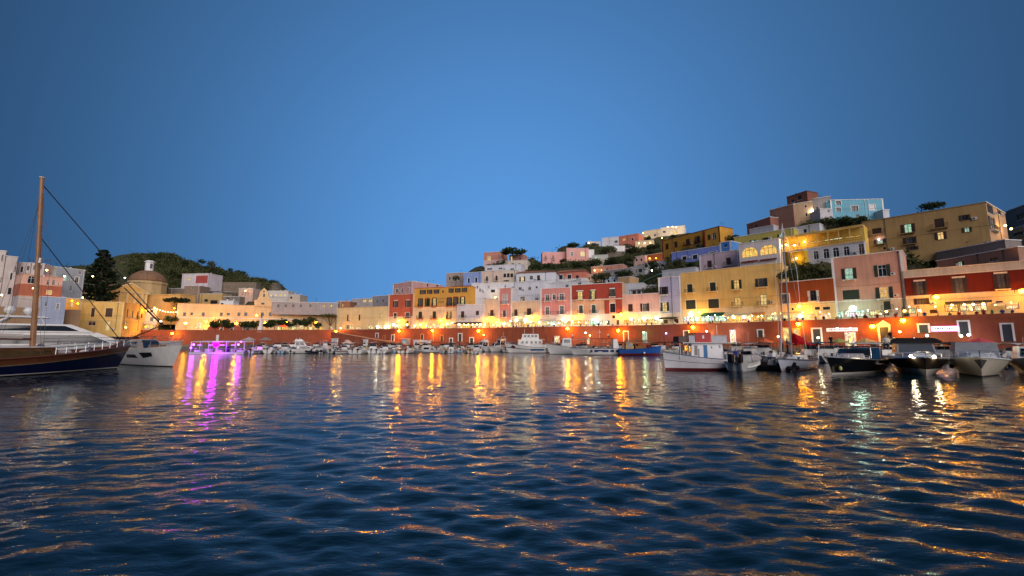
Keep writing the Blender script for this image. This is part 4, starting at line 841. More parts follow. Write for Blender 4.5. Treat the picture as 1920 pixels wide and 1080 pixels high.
def ground_hit(px, py):
    """where the sight line through a bearing meets the hillside"""
    j = int(np.clip(np.searchsorted(T_PX, px), 1, len(T_PX) - 1)); t = (px - T_PX[j - 1]) / 10
    col = T_G[:, j - 1] * (1 - t) + T_G[:, j] * t
    r = ray(px, py)
    zl = HC + r[2] / r[1] * col[:, 1]
    k = np.nonzero(col[:, 2] >= zl)[0]
    if len(k) == 0 or k[0] == 0: return None
    i = k[0]; a = zl[i - 1] - col[i - 1, 2]; b = col[i, 2] - zl[i]; f = a / (a + b + 1e-9)
    return Vector(col[i - 1] * (1 - f) + col[i] * f)
# ------------------------------------------------------------------ trees and plants
def leaves_mesh(name, pts, size, mat, parent=None, seed=1, flat=0.0):
    n = len(pts); r = np.random.RandomState(seed); pts = np.asarray(pts)
    a = r.normal(size=(n, 3)); a[:, 2] *= (1 - flat); a /= np.linalg.norm(a, axis=1)[:, None]
    b = np.cross(a, r.normal(size=(n, 3))); b /= np.linalg.norm(b, axis=1)[:, None]
    s = size * r.uniform(.55, 1.35, n)[:, None]
    V = np.stack([pts - a * s, pts - b * s * .55, pts + a * s, pts + b * s * .55], 1).reshape(-1, 3)
    me = bpy.data.meshes.new(name); me.vertices.add(n * 4); me.vertices.foreach_set('co', V.ravel())
    me.loops.add(n * 4); me.loops.foreach_set('vertex_index', np.arange(n * 4)); me.polygons.add(n)
    me.polygons.foreach_set('loop_start', np.arange(0, n * 4, 4)); me.polygons.foreach_set('loop_total', np.full(n, 4)); me.update(calc_edges=True); me.validate()
    me.materials.append(mat); o = bpy.data.objects.new(name, me); C.objects.link(o)
    if parent: o.parent = parent
    return o
LG = leaf('leaves dark green', (.014, .026, .008), (.06, .085, .026)); LO = leaf('leaves olive', (.035, .045, .014), (.125, .135, .05)); LP = leaf('needles', (.008, .016, .008), (.03, .045, .018))
BARK = surf('bark', (.09, .065, .045), .95, var=.4, scale=3, bump=.6)
def crown_pts(shape, h, w, n, rng):
    P = []
    if shape == 'pine':                                  # tiers of drooping boughs
        tiers = 15
        for k in range(tiers):
            z = h * (.22 + .77 * k / tiers); rad = w * .5 * (1 - (k / tiers) ** 2.2) * rng.uniform(.85, 1.1) + .3
            for b in range(9):
                a = rng.uniform(0, 6.28); L = rad * rng.uniform(.7, 1.1)
                for _ in range(n // (tiers * 9)):
                    t = rng.random() ** .7
                    P.append((L * t * math.cos(a) + rng.gauss(0, .18), L * t * math.sin(a) + rng.gauss(0, .18), z - .25 * L * t * (1 - t) * 2 + rng.gauss(0, .2)))
        return P
    blobs = []
    nb = 22 if shape == 'round' else 26
    for _ in range(nb):
        a, q = rng.uniform(0, 6.28), rng.random() ** .5
        if shape == 'umbrella': blobs.append((w * .44 * q * math.cos(a), w * .44 * q * math.sin(a), h * (.80 + .12 * rng.random() * (1 - q * .5)), w * rng.uniform(.08, .15), .55))
        elif shape == 'bush': blobs.append((w * .4 * q * math.cos(a), w * .4 * q * math.sin(a), h * rng.uniform(.25, .8) * (1 - q * .4), w * rng.uniform(.12, .24), .8))
        else: blobs.append((w * .36 * q * math.cos(a), w * .36 * q * math.sin(a), h * (.62 + rng.uniform(-.22, .3) * (1 - q * .6)), w * rng.uniform(.1, .2), .85))
    for b in blobs:
        for _ in range(n // nb):
            d = Vector((rng.gauss(0, 1), rng.gauss(0, 1), rng.gauss(0, 1))).normalized() * b[3] * rng.uniform(.6, 1.05)
            P.append((b[0] + d.x, b[1] + d.y, b[2] + d.z * b[4]))
    return P
def tree(name, label, pos, h, w, shape='round', mat=LG, n=700, ls=None, group=None, cat='tree'):
    rng = random.Random(int(pos[0] * 31 + pos[1] * 7)); root = tag(empty(name, pos), label, cat, group)
    m = MB(); th = h * (.5 if shape in ('round',) else .72 if shape == 'umbrella' else .95 if shape == 'pine' else .3); rt = max(.08, h * .022)
    top = (rng.uniform(-.05, .05) * w, rng.uniform(-.05, .05) * w, th)
    m.tube([(0, 0, -.6), (top[0] * .4, top[1] * .4, th * .5), top], rt * 1.5, 7, rt * .6)
    for k in range(7 if shape != 'pine' else 0):
        a = rng.uniform(0, 6.28); q = rng.uniform(.2, .38) * w; z0 = th * rng.uniform(.5, .95)
        m.tube([(top[0] * z0 / th, top[1] * z0 / th, z0), (q * .5 * math.cos(a), q * .5 * math.sin(a), z0 + (h - z0) * .35), (q * math.cos(a), q * math.sin(a), z0 + (h - z0) * .6)], rt * .6, 5, rt * .2)
    m.build('trunk', BARK, root)
    leaves_mesh('crown', crown_pts(shape, h, w, n, rng), ls or max(.16, w * .045), mat, root, int(abs(pos[0] * 13)) % 9999)
    return root
def tree_px(name, label, px, yb, yt, wpx, shape='round', mat=LG, n=700, Y=None, cat='tree', group=None):
    g = at(px, yb, Y) if Y else ground_hit(px, yb)
    if g is None: g = at(px, yb, 200)
    g.x = (px - 960) / F * (g.y * CT + (at(px, (yb + yt) / 2, g.y).z - HC) * ST)
    return tree(name, label, g, (yb - yt) / 800 * g.y, wpx / 800 * g.y, shape, mat, n, cat=cat, group=group)
tree_px('norfolk_pine', 'tall dark tiered pine beside the church', 189, 585, 462, 60, 'pine', LP, 9000, 168)
tree_px('umbrella_pine', 'flat crowned pine over the lit lane beside the church', 332, 600, 556, 40, 'umbrella', LP, 1500, 184)
tree_px('round_bush_tree', 'round clipped tree under the string lights', 321, 612, 589, 24, 'round', LG, 900, 178)
for i, (px, yb, yt, w, sh, lb) in enumerate([(245, 515, 474, 34, 'round', 'dark tree on the west ridge next to the tall pine'), (272, 505, 473, 34, 'round', 'dark tree on the west ridge above the dome lantern'), (300, 505, 470, 36, 'round', 'tall dark tree rising highest on the west ridge'), (322, 508, 472, 34, 'round', 'broad dark tree beside the tallest ridge tree'),
      (345, 505, 485, 20, 'round', 'small tree where the wooded ridge starts to fall'), (378, 500, 484.5, 16, 'round', 'lone round tree standing on the west skyline'), (397, 502, 485, 19, 'bush', 'square crowned tree on the west skyline'), (432, 511, 499, 10, 'bush', 'tiny rounded tree beside the square crowned one'), (450, 515, 505, 22, 'bush', 'low wide tree on the falling west ridge'), (492, 528, 520, 18, 'bush', 'low shrub on the falling ridge'), (512, 532, 523, 18, 'bush', 'last shrub at the cliff end of the ridge'),
      (260, 530, 500, 40, 'round', 'dark tree behind the church dome'), (330, 530, 500, 40, 'round', 'dark tree above the two tone house'), (300, 530, 498, 36, 'round', 'dark tree beside the dome drum'), (410, 520, 506, 30, 'bush', 'olive shrub mass above the stone terrace'), (455, 535, 520, 34, 'bush', 'dark shrub over the rosy box house'), (225, 530, 495, 30, 'round', 'dark tree between the tall pine and the church')]):
    tree_px('hill_tree', lb, px, yb, yt, w, sh, LG if i % 3 else LO, 900, 244 if yt < 500 else None)
# plaza trees on the promenade
PLZ = [(390, 618, 600, 18), (404, 618, 595, 26), (417, 618, 601, 16), (447, 618, 602, 12), (455, 618, 598, 20), (470, 618, 600, 20), (492, 618, 602, 16), (505, 618, 597, 22), (518, 618, 594, 18), (532, 618, 600, 16), (547, 618, 595, 20), (561, 618, 598, 16), (573, 618, 593, 26), (588, 618, 603, 14)]
PLB = ['by the sandy arch', 'in front of the small windows', 'in front of the dark arch', 'beside the bright yellow wall', 'beside the bell gable side door', 'next to the obelisk', 'just past the obelisk', 'over the green light', 'behind the red parasol', 'over the edge of the red parasol', 'between the red parasol and the stalls', 'over the first lit stall', 'the broadest, over the lit stalls', 'next to the bare pollard tree']
for (px, yb, yt, w), lb in zip(PLZ, PLB):
    q = qpt(px, -3.2); h = (619 - yt) / 800 * q.y + .6
    tree('plaza_tree', 'round plaza tree ' + lb, (q.x, q.y, ZP), h * 1.06, w * 1.2 / 800 * q.y, 'round', LG, 1000, .28, 'round trees along the plaza')
def pollard():
    q = qpt(611, -3); root = tag(empty('pollard_tree', (q.x, q.y, ZP)), 'bare branched tree with a flat clipped crown on the plaza', 'tree'); m = MB(); pts = []; rng = random.Random(5)
    m.tube([(0, 0, -.2), (.1, 0, 2.4)], .24, 7, .18)
    for k in range(9):
        a = 6.28 * k / 9; x, y = 3.1 * math.cos(a), 2.2 * math.sin(a); f = .5 + .5 * (k % 2)
        m.tube([(.1, 0, 2.3), (x * .35 * f, y * .35 * f, 4.0), (x * .8 * f, y * .8 * f, 5.6), (x * f, y * f, 6.6)], .13, 5, .05)
        for _ in range(90): pts.append((x * f + rng.gauss(0, .5), y * f + rng.gauss(0, .5), 6.7 + rng.gauss(0, .28)))
    m.build('trunk', BARK, root); leaves_mesh('crown', pts, .26, LO, root, 4)
pollard()
# trees and shrubs of the east hill
for px, yb, yt, w, sh, Y, lb in [(962, 497, 466, 52, 'umbrella', 208, 'wide umbrella pine on the skyline above the arched house'), (941, 500, 482, 26, 'bush', 207, 'dark shrub between the rose corner house and umbrella pine'), (925, 502, 493, 26, 'bush', 206, 'low shrub in front of the rose corner house'), (899, 513, 506, 20, 'bush', 200, 'low shrub sloping down to the blue house'), (1003, 508, 487, 30, 'bush', 205, 'olive tree clump beside the arched house'),
      (1076, 470, 453, 30, 'round', 250, 'rounded tree on the skyline behind the pink villa'), (1112, 463, 456, 24, 'bush', 258, 'dark shrub under the ridge cottage'), (1057, 493, 483, 16, 'bush', 222, 'shrub in front of the twin pink house'), (1030, 505, 494, 34, 'bush', 212, 'bright green shrub under the twin pink house'), (1062, 503, 492, 30, 'bush', 212, 'green shrub below the pink villa'), (1085, 500, 488, 28, 'bush', 212, 'dense shrub under the pink villa terrace'), (1115, 497, 484, 32, 'bush', 212, 'dark shrub above the long rose row'), (1150, 494, 481, 36, 'bush', 214, 'dark shrub bank above the stone row'), (1182, 490, 476, 30, 'bush', 216, 'tall reed like shrub on the slope'),
      (1140, 475, 461, 34, 'bush', 240, 'olive shrub under the white ridge house'), (1190, 474, 463, 34, 'bush', 236, 'dark shrub under the lit terrace'), (1225, 472, 455, 30, 'round', 226, 'dark tree between the lit terrace and the ochre villa'), (1215, 452, 443, 18, 'round', 244, 'tree against the floodlit ridge terrace'), (1262, 447, 438, 16, 'bush', 240, 'shrub under the hilltop lamps house'), (1128, 532, 512, 40, 'round', 168, 'large dark tree behind the dark red house'), (1172, 526, 507, 36, 'round', 172, 'dark tree beside the tan block'), (1222, 520, 484, 32, 'round', 170, 'tall dark tree beside the street lamp on the slope'), (1208, 535, 516, 20, 'bush', 160, 'shrub beside the mint awning'), (1218, 552, 532, 34, 'bush', 138, 'shrub on the roof terrace below the mint awning'), (1272, 505, 484, 30, 'round', 146, 'dark tree in front of the long periwinkle house'), (1295, 500, 491, 18, 'bush', 142, 'shrub beside the lilac house'),
      (1375, 452, 437, 30, 'bush', 150, 'dark shrub beside the ochre back wing'), (1548, 420, 406, 34, 'bush', 124, 'dark hedge tree below the white step house'), (1580, 418, 408, 36, 'bush', 122, 'dark hedge tree under the sky blue house'), (1612, 415, 406, 34, 'bush', 120, 'dark hedge tree beside the apartments'), (855, 533, 515, 16, 'round', 182, 'small dark tree in front of the shaded grey house'), (1745, 390, 381, 40, 'bush', 150, 'dark rise of scrub behind the apartments'), (1480, 520, 505, 40, 'bush', 102, 'dim shrub on the slope above the orange house')]:
    tree_px('hill_shrub' if sh == 'bush' else 'hill_tree', lb, px, yb, yt, w, sh, LO if (px % 3 == 0) else LG, 900, Y, 'shrub' if sh == 'bush' else 'tree')
# scrub covering the open slopes: nobody could count it
def scrub():
    rng = random.Random(8); pts = []
    REG = [(228, 476, 522, 545, 2600), (1000, 455, 1245, 505, 800), (900, 480, 1010, 512, 260), (1100, 505, 1240, 550, 240), (1440, 400, 1620, 425, 160), (1460, 500, 1560, 528, 160), (1690, 460, 1760, 505, 120), (1230, 470, 1300, 510, 160), (90, 480, 230, 530, 120)]
    for x0, y0, x1, y1, n in REG:
        for _ in range(n):
            g = ground_hit(rng.uniform(x0, x1), rng.uniform(y0, y1))
            if g is None: continue
            s = rng.uniform(.5, 1.6)
            for _ in range(11): pts.append((g.x + rng.gauss(0, s * .7), g.y + rng.gauss(0, s * .7), g.z + abs(rng.gauss(0, s * .5))))
    o = leaves_mesh('undergrowth', pts, .42, LO, None, 3); tag(o, kind='stuff')
scrub()

# ------------------------------------------------------------------ lamps
def lamp(px, py, Y, label, col=SODIUM, W=500, kind='wall', r=.26, group='street lamps', light=True, zg=None, cat='street lamp', strength=22):
    p = at(px, py, Y); root = tag(empty('street_lamp' if kind != 'bulb' else 'light_bulb', p), label, cat, group)
    m = MB()
    if kind == 'post':
        g = (zg if zg is not None else ZP) - p.z
        m.tube([(0, .5, g), (0, .5, .55), (0, .35, .72), (0, 0, .62)], .07, 6); m.lathe((0, .5, g), [(.22, 0), (.2, .3), (.1, .5), (.07, .8)], 8); m.build('pole', IRON, root)
    elif kind == 'wall':
        m.tube([(0, 1.1, .1), (0, .7, .62), (0, 0, .5)], .035, 5); m.tube([(0, 1.1, -.3), (0, 1.1, .5)], .05, 5); m.build('bracket', IRON, root)
    if kind != 'bulb':
        m = MB(); m.lathe((0, 0, r * .8), [(r * 1.3, 0), (r * 1.15, .1), (.05, .32)], 8); m.build('lamp_cap', IRON, root)
    m = MB(); m.ball((0, 0, 0), r, 10, 7); m.build('lamp_globe', emit('globe %.2f %.2f %.2f %d' % (*col, strength), col, strength), root, True)
    if light and W > 0:
        li = bpy.data.lights.new('lamp_light', 'POINT'); li.energy, li.color, li.shadow_soft_size = W, col, .25
        lo = bpy.data.objects.new('lamp_light', li); C.objects.link(lo); lo.parent = root; d = Vector((p.x, p.y)).normalized()
        lo.location = (-d.x * (r + .35), -d.y * (r + .35), -.1)
    return root
DQo = lambda px, o: qpt(px, o).y
# lamps over the promenade, in front of the houses
for px, py, W, lb in [(443, 606, 900, 'in front of the cream building beside the second arch'), (387, 603, 1000, 'in front of the cream building over the first plaza tree'), (635, 600, 900, 'at the corner where the two cream buildings meet'), (683, 604, 900, 'on the cream building next to the bright cafe'), (748, 601.5, 900, 'on the brick red house'), (826, 601, 800, 'in the middle of the yellow hotel'),
                      (789, 609, 450, 'glowing low by the first hotel door'), (913, 598, 900, 'on the slim cream house'), (930, 604, 600, 'low beside the slim pink house'), (998, 595, 700, 'under the long iron balcony'), (1077, 594, 900, 'under the lit balcony of the dark red house'), (1164, 589.5, 500, 'on the corner of the dark red house'), (1311, 585, 700, 'beside the brightest floodlight on the big yellow house'), (1498, 574.5, 700, 'on the orange house wall'), (1755.5, 557, 800, 'on the cream storey of the scarlet house'), (1916, 546, 700, 'at the far end of the scarlet house'), (481, 591, 500, 'glowing round in front of the bell gable')]:
    Yw = (FH(px) if px > 640 else DQ(px) + 5.5) - 1.45 if px > 500 else (181.9 if px < 400 else 183.9 if px < 460 else 176)
    lamp(px, py, Yw, 'orange street lamp ' + lb, W=(2000 if px in (387, 443) else W * .4), r=.38, strength=120)
for px, py, lb in ((348, 606, 'beside the rose vault front'), (412, 604, 'between the first two groups of plaza trees'), (498, 606, 'just past the obelisk'), (539, 605, 'between the red parasol and the stalls'), (592, 604, 'beside the bare pollard tree'), (661, 607, 'at the arch of the narrow windowed building')):  # post lamps added to turn the cream fronts more orange
    lamp(px, py, DQ(px) + (4.0 if px < 640 else 5.6), 'added amber plaza lamp ' + lb, (1, .42, .02), 520, 'post', .46, 'added plaza lamps', strength=70)
for px, py, W, lb in [(630, 621.5, 800, 'at the top of the ramp'), (748, 620.5, 650, 'beyond the middle of the ramp'), (810.5, 620, 700, 'under the yellow hotel'), (897, 620.5, 700, 'under the pale grey house'), (1064, 616, 650, 'under the pink house'), (1159, 620, 700, 'under the corner of the dark red house'), (1299, 614, 650, 'behind the red wheelhouse box'), (1497, 607.5, 650, 'behind the sailing yacht mast'), (1636, 612, 650, 'beside the white pediment door'), (1693, 601, 650, 'high beside the round neon sign'), (323, 625, 800, 'behind the white yacht bow')]:
    lamp(px, py, DQo(px, 1.6), 'orange lamp on the red quay wall ' + lb, W=W * (1.0 if px < 1250 else .34), r=.36, strength=140, group='quay wall lamps')
for px, py, W, col, lb in [(1056, 599, 500, (1, .92, .70), 'white floodlight over the pink house shop'), (1117, 599.5, 450, (.7, 1, .9), 'cool white floodlight over the green lit shop'), (1183, 597.5, 450, WARM, 'warm white lamp at the first pale pink shop'), (1208, 597.5, 350, (1, .9, .6), 'warm white lamp in the middle of the pale pink shops'), (1231, 596.5, 350, (1, .9, .6), 'warm white lamp at the end of the pale pink shops'), (1296, 589, 900, (1, .72, .38), 'dazzling floodlight on the big yellow house'), (1376, 594.5, 350, WARM, 'warm lamp beside the green awning'), (1395, 594, 350, WARM, 'warm lamp under the striped awning'),
                           (1501, 592.5, 450, (1, .86, .5), 'bright white lamp in the orange house shop'), (1599, 578.5, 500, (.6, 1, .75), 'greenish white floodlight on the salmon house'), (708, 613, 300, (1, .9, .6), 'white lamp at the cafe beside the ramp'), (723, 613, 300, (1, .9, .6), 'second white lamp at the cafe beside the ramp'), (738, 608.5, 350, (1, .88, .6), 'white lamp under the brick red house'), (301, 603, 450, (1, .97, .9), 'white floodlight beside the round clipped tree'), (945, 607, 250, WARM, 'warm lamp at the slim pink house shop'), (968, 600, 250, (1, .95, .5), 'yellowish lamp at the beige house awning'), (985, 600, 250, (1, .95, .5), 'yellowish lamp at the end of the beige house awning')]:
    Yw = (FH(px) if px > 640 else 174) - 1.4
    lamp(px, py, Yw, col=col, W=W * (.35 if py < 590 else .22), label=lb, r=.42 if py > 590 else .6, kind='bulb', group='shop front lights', cat='lamp', strength=18)
# row of bare bulbs under the pergola of the pale grey white house, and other small lights
ORD = ('first', 'second', 'third', 'fourth', 'fifth', 'sixth', 'seventh', 'eighth', 'ninth', 'tenth', 'eleventh', 'twelfth', 'thirteenth', 'fourteenth', 'fifteenth', 'sixteenth', 'seventeenth', 'eighteenth', 'nineteenth', 'twentieth')
rb, NB = random.Random(12), {}
px = 640
while px < 1905:                                  # the small bulbs of the shop fronts and cafe terraces
    hh = [h for h in HOUSES if h['zvis'] < ZP + .1 and h['px'][0] <= px <= h['px'][1] and h['px'][0] > 600]
    if hh and not 1136 < px < 1166 and not 1240 < px < 1276:
        nm = hh[0]['root'].name.replace('_', ' '); NB[nm] = NB.get(nm, 0) + 1; q = qpt(px, -7.0 + rb.uniform(0, 3.2)); zz = ZP + rb.uniform(1.9, 3.1)
        pp = Vector((q.x, q.y, zz)); dd = CT * pp.y + ST * (zz - HC); lamp(960 + 800 * pp.x / dd, 540 - 800 * (-ST * pp.y + CT * (zz - HC)) / dd, pp.y, f'small shop bulb, the {ORD[NB[nm] - 1]} along the {nm}', rb.choice((WARM, WARM, (1, .52, .1), (1, .86, .55), (.85, 1, .8))), 0, 'bulb', .00095 * pp.y, 'small bulbs of the shop fronts', False, cat='light bulb', strength=34)
    px += rb.uniform(8, 15) * (1 if px < 1450 else 2.6)

for i, px in enumerate((862, 870, 878, 886, 894, 902)): lamp(px, 608.5, FH(px) - 2.2, ORD[i] + ' bulb from the hotel end under the dark awning of the pale grey house', WARM, 60, 'bulb', .2, 'bulbs under the dark awning', cat='light bulb')
for i, (px, py) in enumerate([(1465, 461), (1474, 459), (1490, 460), (1508, 453.5), (1530, 455), (1545, 448), (1575, 449.5), (1584, 441.5), (1607, 440)]): lamp(px, py, 115.4 - i * .75, ORD[i] + ' bulb from the yacht mast end along the terrace restaurant', WARM, 120, 'bulb', .2, 'bulbs of the terrace restaurant', cat='light bulb')
for i, px in enumerate((1785, 1808, 1825, 1843)): lamp(px, 572 - i * .6, FH(px) - 2.0, ORD[i] + ' bulb from the salmon house end under the dark scarlet house awning', WARM, 90, 'bulb', .17, 'bulbs of the scarlet house terrace', cat='light bulb')
for px, py, lb in ((1662, 584, 'on a terrace stand under the salmon house balcony'), (1696, 583, 'on a terrace stand at the scarlet house corner'), (1724, 582, 'on a terrace stand before the scarlet house shutters')): lamp(px, py, DQo(px, -2.5), 'yellow disc lamp ' + lb, (1, .6, .12), 120, 'post', .2, 'terrace stand lamps')
for i in range(9): lamp(290 + 5 * i, 578 + 7 * math.sin(i / 8 * 2.0) + i * .1, 172 + i, ORD[i] + ' bulb from the sacristy end of the string lights by the church', WARM, 45, 'bulb', .16, 'string lights by the church', cat='light bulb')
for px, py, Y, W, col, lb in [(289, 577, 183, 500, SODIUM, 'orange lamp on the sacristy wall'), (274, 582, 170.5, 250, SODIUM, 'small orange lamp beside the harbour office wing'), (273, 612.5, 168, 500, SODIUM, 'orange lamp under the church awning'), (327, 578, 182, 500, SODIUM, 'orange lamp under the umbrella pine'), (234, 521, 178, 60, (.8, .9, 1), 'white cross light on the church gable'), (88, 506.5, 130, 400, WARM, 'warm lamp on the upper floor of the brick house'), (62.5, 540.5, 129, 250, WARM, 'warm lamp low on the brick house'), (121, 518, 149, 200, (.6, 1, .9), 'bluish lamp on the grey house behind the pine'),
                              (135, 564, 137, 350, SODIUM, 'orange lamp at the lit alley house'), (146, 569, 138, 250, SODIUM, 'second orange lamp at the lit alley house'), (155, 558, 148, 250, WARM, 'warm lamp over the harbour office roof'), (174, 518, 146, 120, WARM, 'small lamp glowing through the tall pine'), (3, 553, 126, 250, WARM, 'warm lamp on the stacked house'), (236, 614, 154, 350, WARM, 'warm lamp at the harbour office corner'), (481.5, 591, 171, 0, (1, .75, .05), 'yellow globe before the bell gable') if 0 else (460, 545, 206, 80, WARM, 'small warm lamp by the rosy box house'),
                              (1252, 425.5, 248, 300, WARM, 'first lamp on the roof edge of the summit house'), (1261, 425, 248, 500, WARM, 'middle lamp on the roof edge of the summit house'), (1268, 426, 248, 300, WARM, 'last lamp on the roof edge of the summit house'), (1206, 437, 258, 200, WARM, 'warm lamp at the floodlit ridge terrace'), (1241, 446, 245, 250, WARM, 'warm lamp in the trees below the summit house'), (1198, 456, 240, 120, WARM, 'first wall lamp on the lit terrace'), (1209, 455.5, 239, 120, WARM, 'middle wall lamp on the lit terrace'), (1219, 455, 238, 120, WARM, 'last wall lamp on the lit terrace'), (1104, 455.5, 256, 120, WARM, 'lamp on the ridge cottage'),
                              (1218, 484, 208, 150, SODIUM, 'orange lamp on the brown house'), (1230, 484, 206, 150, SODIUM, 'second orange lamp on the brown house'), (1127, 506, 203, 100, WARM, 'lamp on the long rose row'), (1115, 507, 203, 60, WARM, 'dim lamp on the long rose row'), (1112, 517, 196, 50, WARM, 'dim lamp below the long rose row'), (1523, 395.5, 137, 200, (1, .95, .85), 'white lamp at the sand coloured house corner'), (1357, 496, 131.5, 60, WARM, 'small triangular glow on the lilac house'), (929, 557, 156, 200, WARM, 'warm lamp on the cream house roof'), (1493, 484, 112, 100, WARM, 'lamp on the mustard yellow house'), (1648, 449, 106, 60, (.8, .6, 1), 'violet lamp on the apartment balcony'), (1885, 423, 96, 120, WARM, 'warm lamp at the apartment end block'), (1896, 429, 97, 120, WARM, 'second warm lamp past the apartment end block'), (1791, 391, 140, 0, WARM, 'tiny light on the scrub rise')]:
    lamp(px, py, Y, lb, col, W, 'bulb', .28 if Y > 200 else .24, None, W > 0, cat='lamp', strength=12)
lamp(1222.5, 507, 160, 'white street lamp on a pole on the slope', (1, 1, .85), 60, 'post', .22, zg=at(1222.5, 530, 160).z)
lamp(639, 615, DQo(639, 5.2), 'tall post lamp at the head of the ramp', WARM, 200, 'post', .26, zg=ZL)
# ------------------------------------------------------------------ water
def water():
    r = np.random.RandomState(21); nr, ncol = 650, 470
    Ys = np.concatenate([np.linspace(-10, 2.1, 50), 2.2 * (330 / 2.2) ** np.linspace(0, 1, nr - 50)]); s = np.linspace(-1, 1, ncol); s = np.sign(s) * np.abs(s) ** 1.35
    X = s[None, :] * (1.5 * np.maximum(Ys, 2)[:, None] + 16); Y = np.repeat(Ys[:, None], ncol, 1); Z = np.zeros_like(X); DX = np.zeros_like(X); DY = np.zeros_like(X)
    cell = np.maximum(2 * (1.5 * np.maximum(Ys, 2) + 12) / ncol * .6, np.gradient(Ys))[:, None]
    nw = 72; lam = .26 * (1.7 / .26) ** r.uniform(0, 1, nw)
    th = R(-94) + r.normal(0, R(31), nw); amp_slope = .150 * np.sqrt(2.0 / nw) * np.where(lam > 1.3, .8, 1.05)
    for L, a, sl, ph in zip(lam, th, amp_slope, r.uniform(0, 6.28, nw)):
        k = 2 * math.pi / L; fade = np.clip((L / cell - 2.2) / 2.5, 0, 1)
        ph_ = k * (X * math.cos(a) + Y * math.sin(a)) + ph + .6 * np.sin(X * .13 + Y * .09 + ph * 3)
        A = sl / k * fade
        Z += A * np.sin(ph_); DX -= .7 * A * math.cos(a) * np.cos(ph_) * -1 * -1; DY -= .7 * A * math.sin(a) * np.cos(ph_)
    nw2 = 26; lam2 = 2.8 * (9.5 / 2.8) ** r.uniform(0, 1, nw2); th2 = R(-86) + r.normal(0, R(22), nw2)
    for L, a, ph in zip(lam2, th2, r.uniform(0, 6.28, nw2)):      # the longer swell that bands the reflections
        k = 2 * math.pi / L; fade = np.clip((L / cell - 2.2) / 2.0, 0, 1)
        ph_ = k * (X * math.cos(a) + Y * math.sin(a)) + ph + .5 * np.sin(X * .11 - Y * .07 + ph * 2)
        Z += .020 * math.sqrt(2 / nw2) / k * fade * np.sin(ph_)
    gust = .75 + .35 * np.sin(X * .07 + .4 * np.sin(Y * .11)) * np.sin(Y * .09 + X * .03)
    V = np.stack([X + DX * gust, Y + DY * gust, Z * gust], -1).reshape(-1, 3)
    idx = np.arange(nr * ncol).reshape(nr, ncol)
    q = np.stack([idx[:-1, :-1], idx[:-1, 1:], idx[1:, 1:], idx[1:, :-1]], -1).reshape(-1, 4); nf = len(q)
    me = bpy.data.meshes.new('harbour_water'); me.vertices.add(len(V)); me.vertices.foreach_set('co', V.ravel()); me.loops.add(nf * 4); me.loops.foreach_set('vertex_index', q.ravel())
    me.polygons.add(nf); me.polygons.foreach_set('loop_start', np.arange(0, nf * 4, 4)); me.polygons.foreach_set('loop_total', np.full(nf, 4)); me.polygons.foreach_set('use_smooth', np.ones(nf, bool)); me.update(calc_edges=True)
    m, n, l, b = new_mat('sea water')
    b.inputs['Base Color'].default_value = (.0004, .012, .021, 1); b.inputs['Roughness'].default_value = .035; b.inputs['IOR'].default_value = 1.333
    g = n.new('ShaderNodeNewGeometry'); mp = n.new('ShaderNodeMapping'); mp.inputs['Scale'].default_value = (.42, 1.0, 1.0); l.new(g.outputs['Position'], mp.inputs[0])
    n1 = n.new('ShaderNodeTexNoise'); n1.inputs['Scale'].default_value = 3.8; n1.inputs['Detail'].default_value = 4; n1.inputs['Roughness'].default_value = .55; l.new(mp.outputs[0], n1.inputs['Vector'])
    n2 = n.new('ShaderNodeTexNoise'); n2.inputs['Scale'].default_value = .7; n2.inputs['Detail'].default_value = 3; l.new(mp.outputs[0], n2.inputs['Vector'])
    ad = n.new('ShaderNodeMath'); ad.operation = 'MULTIPLY_ADD'; ad.inputs[1].default_value = 2.0; l.new(n2.outputs[0], ad.inputs[0]); l.new(n1.outputs[0], ad.inputs[2])
    bp = n.new('ShaderNodeBump'); bp.inputs['Strength'].default_value = 1.0; bp.inputs['Distance'].default_value = .030; l.new(ad.outputs[0], bp.inputs['Height']); l.new(bp.outputs[0], b.inputs['Normal'])
    me.materials.append(m); o = bpy.data.objects.new('harbour_water', me); C.objects.link(o); tag(o, kind='structure')
    m2 = MB(); m2.quad((-900, -600, -.8), (900, -600, -.8), (900, 420, -.8), (-900, 420, -.8)); tag(m2.build('sea_bed_water', m), kind='structure')
water()
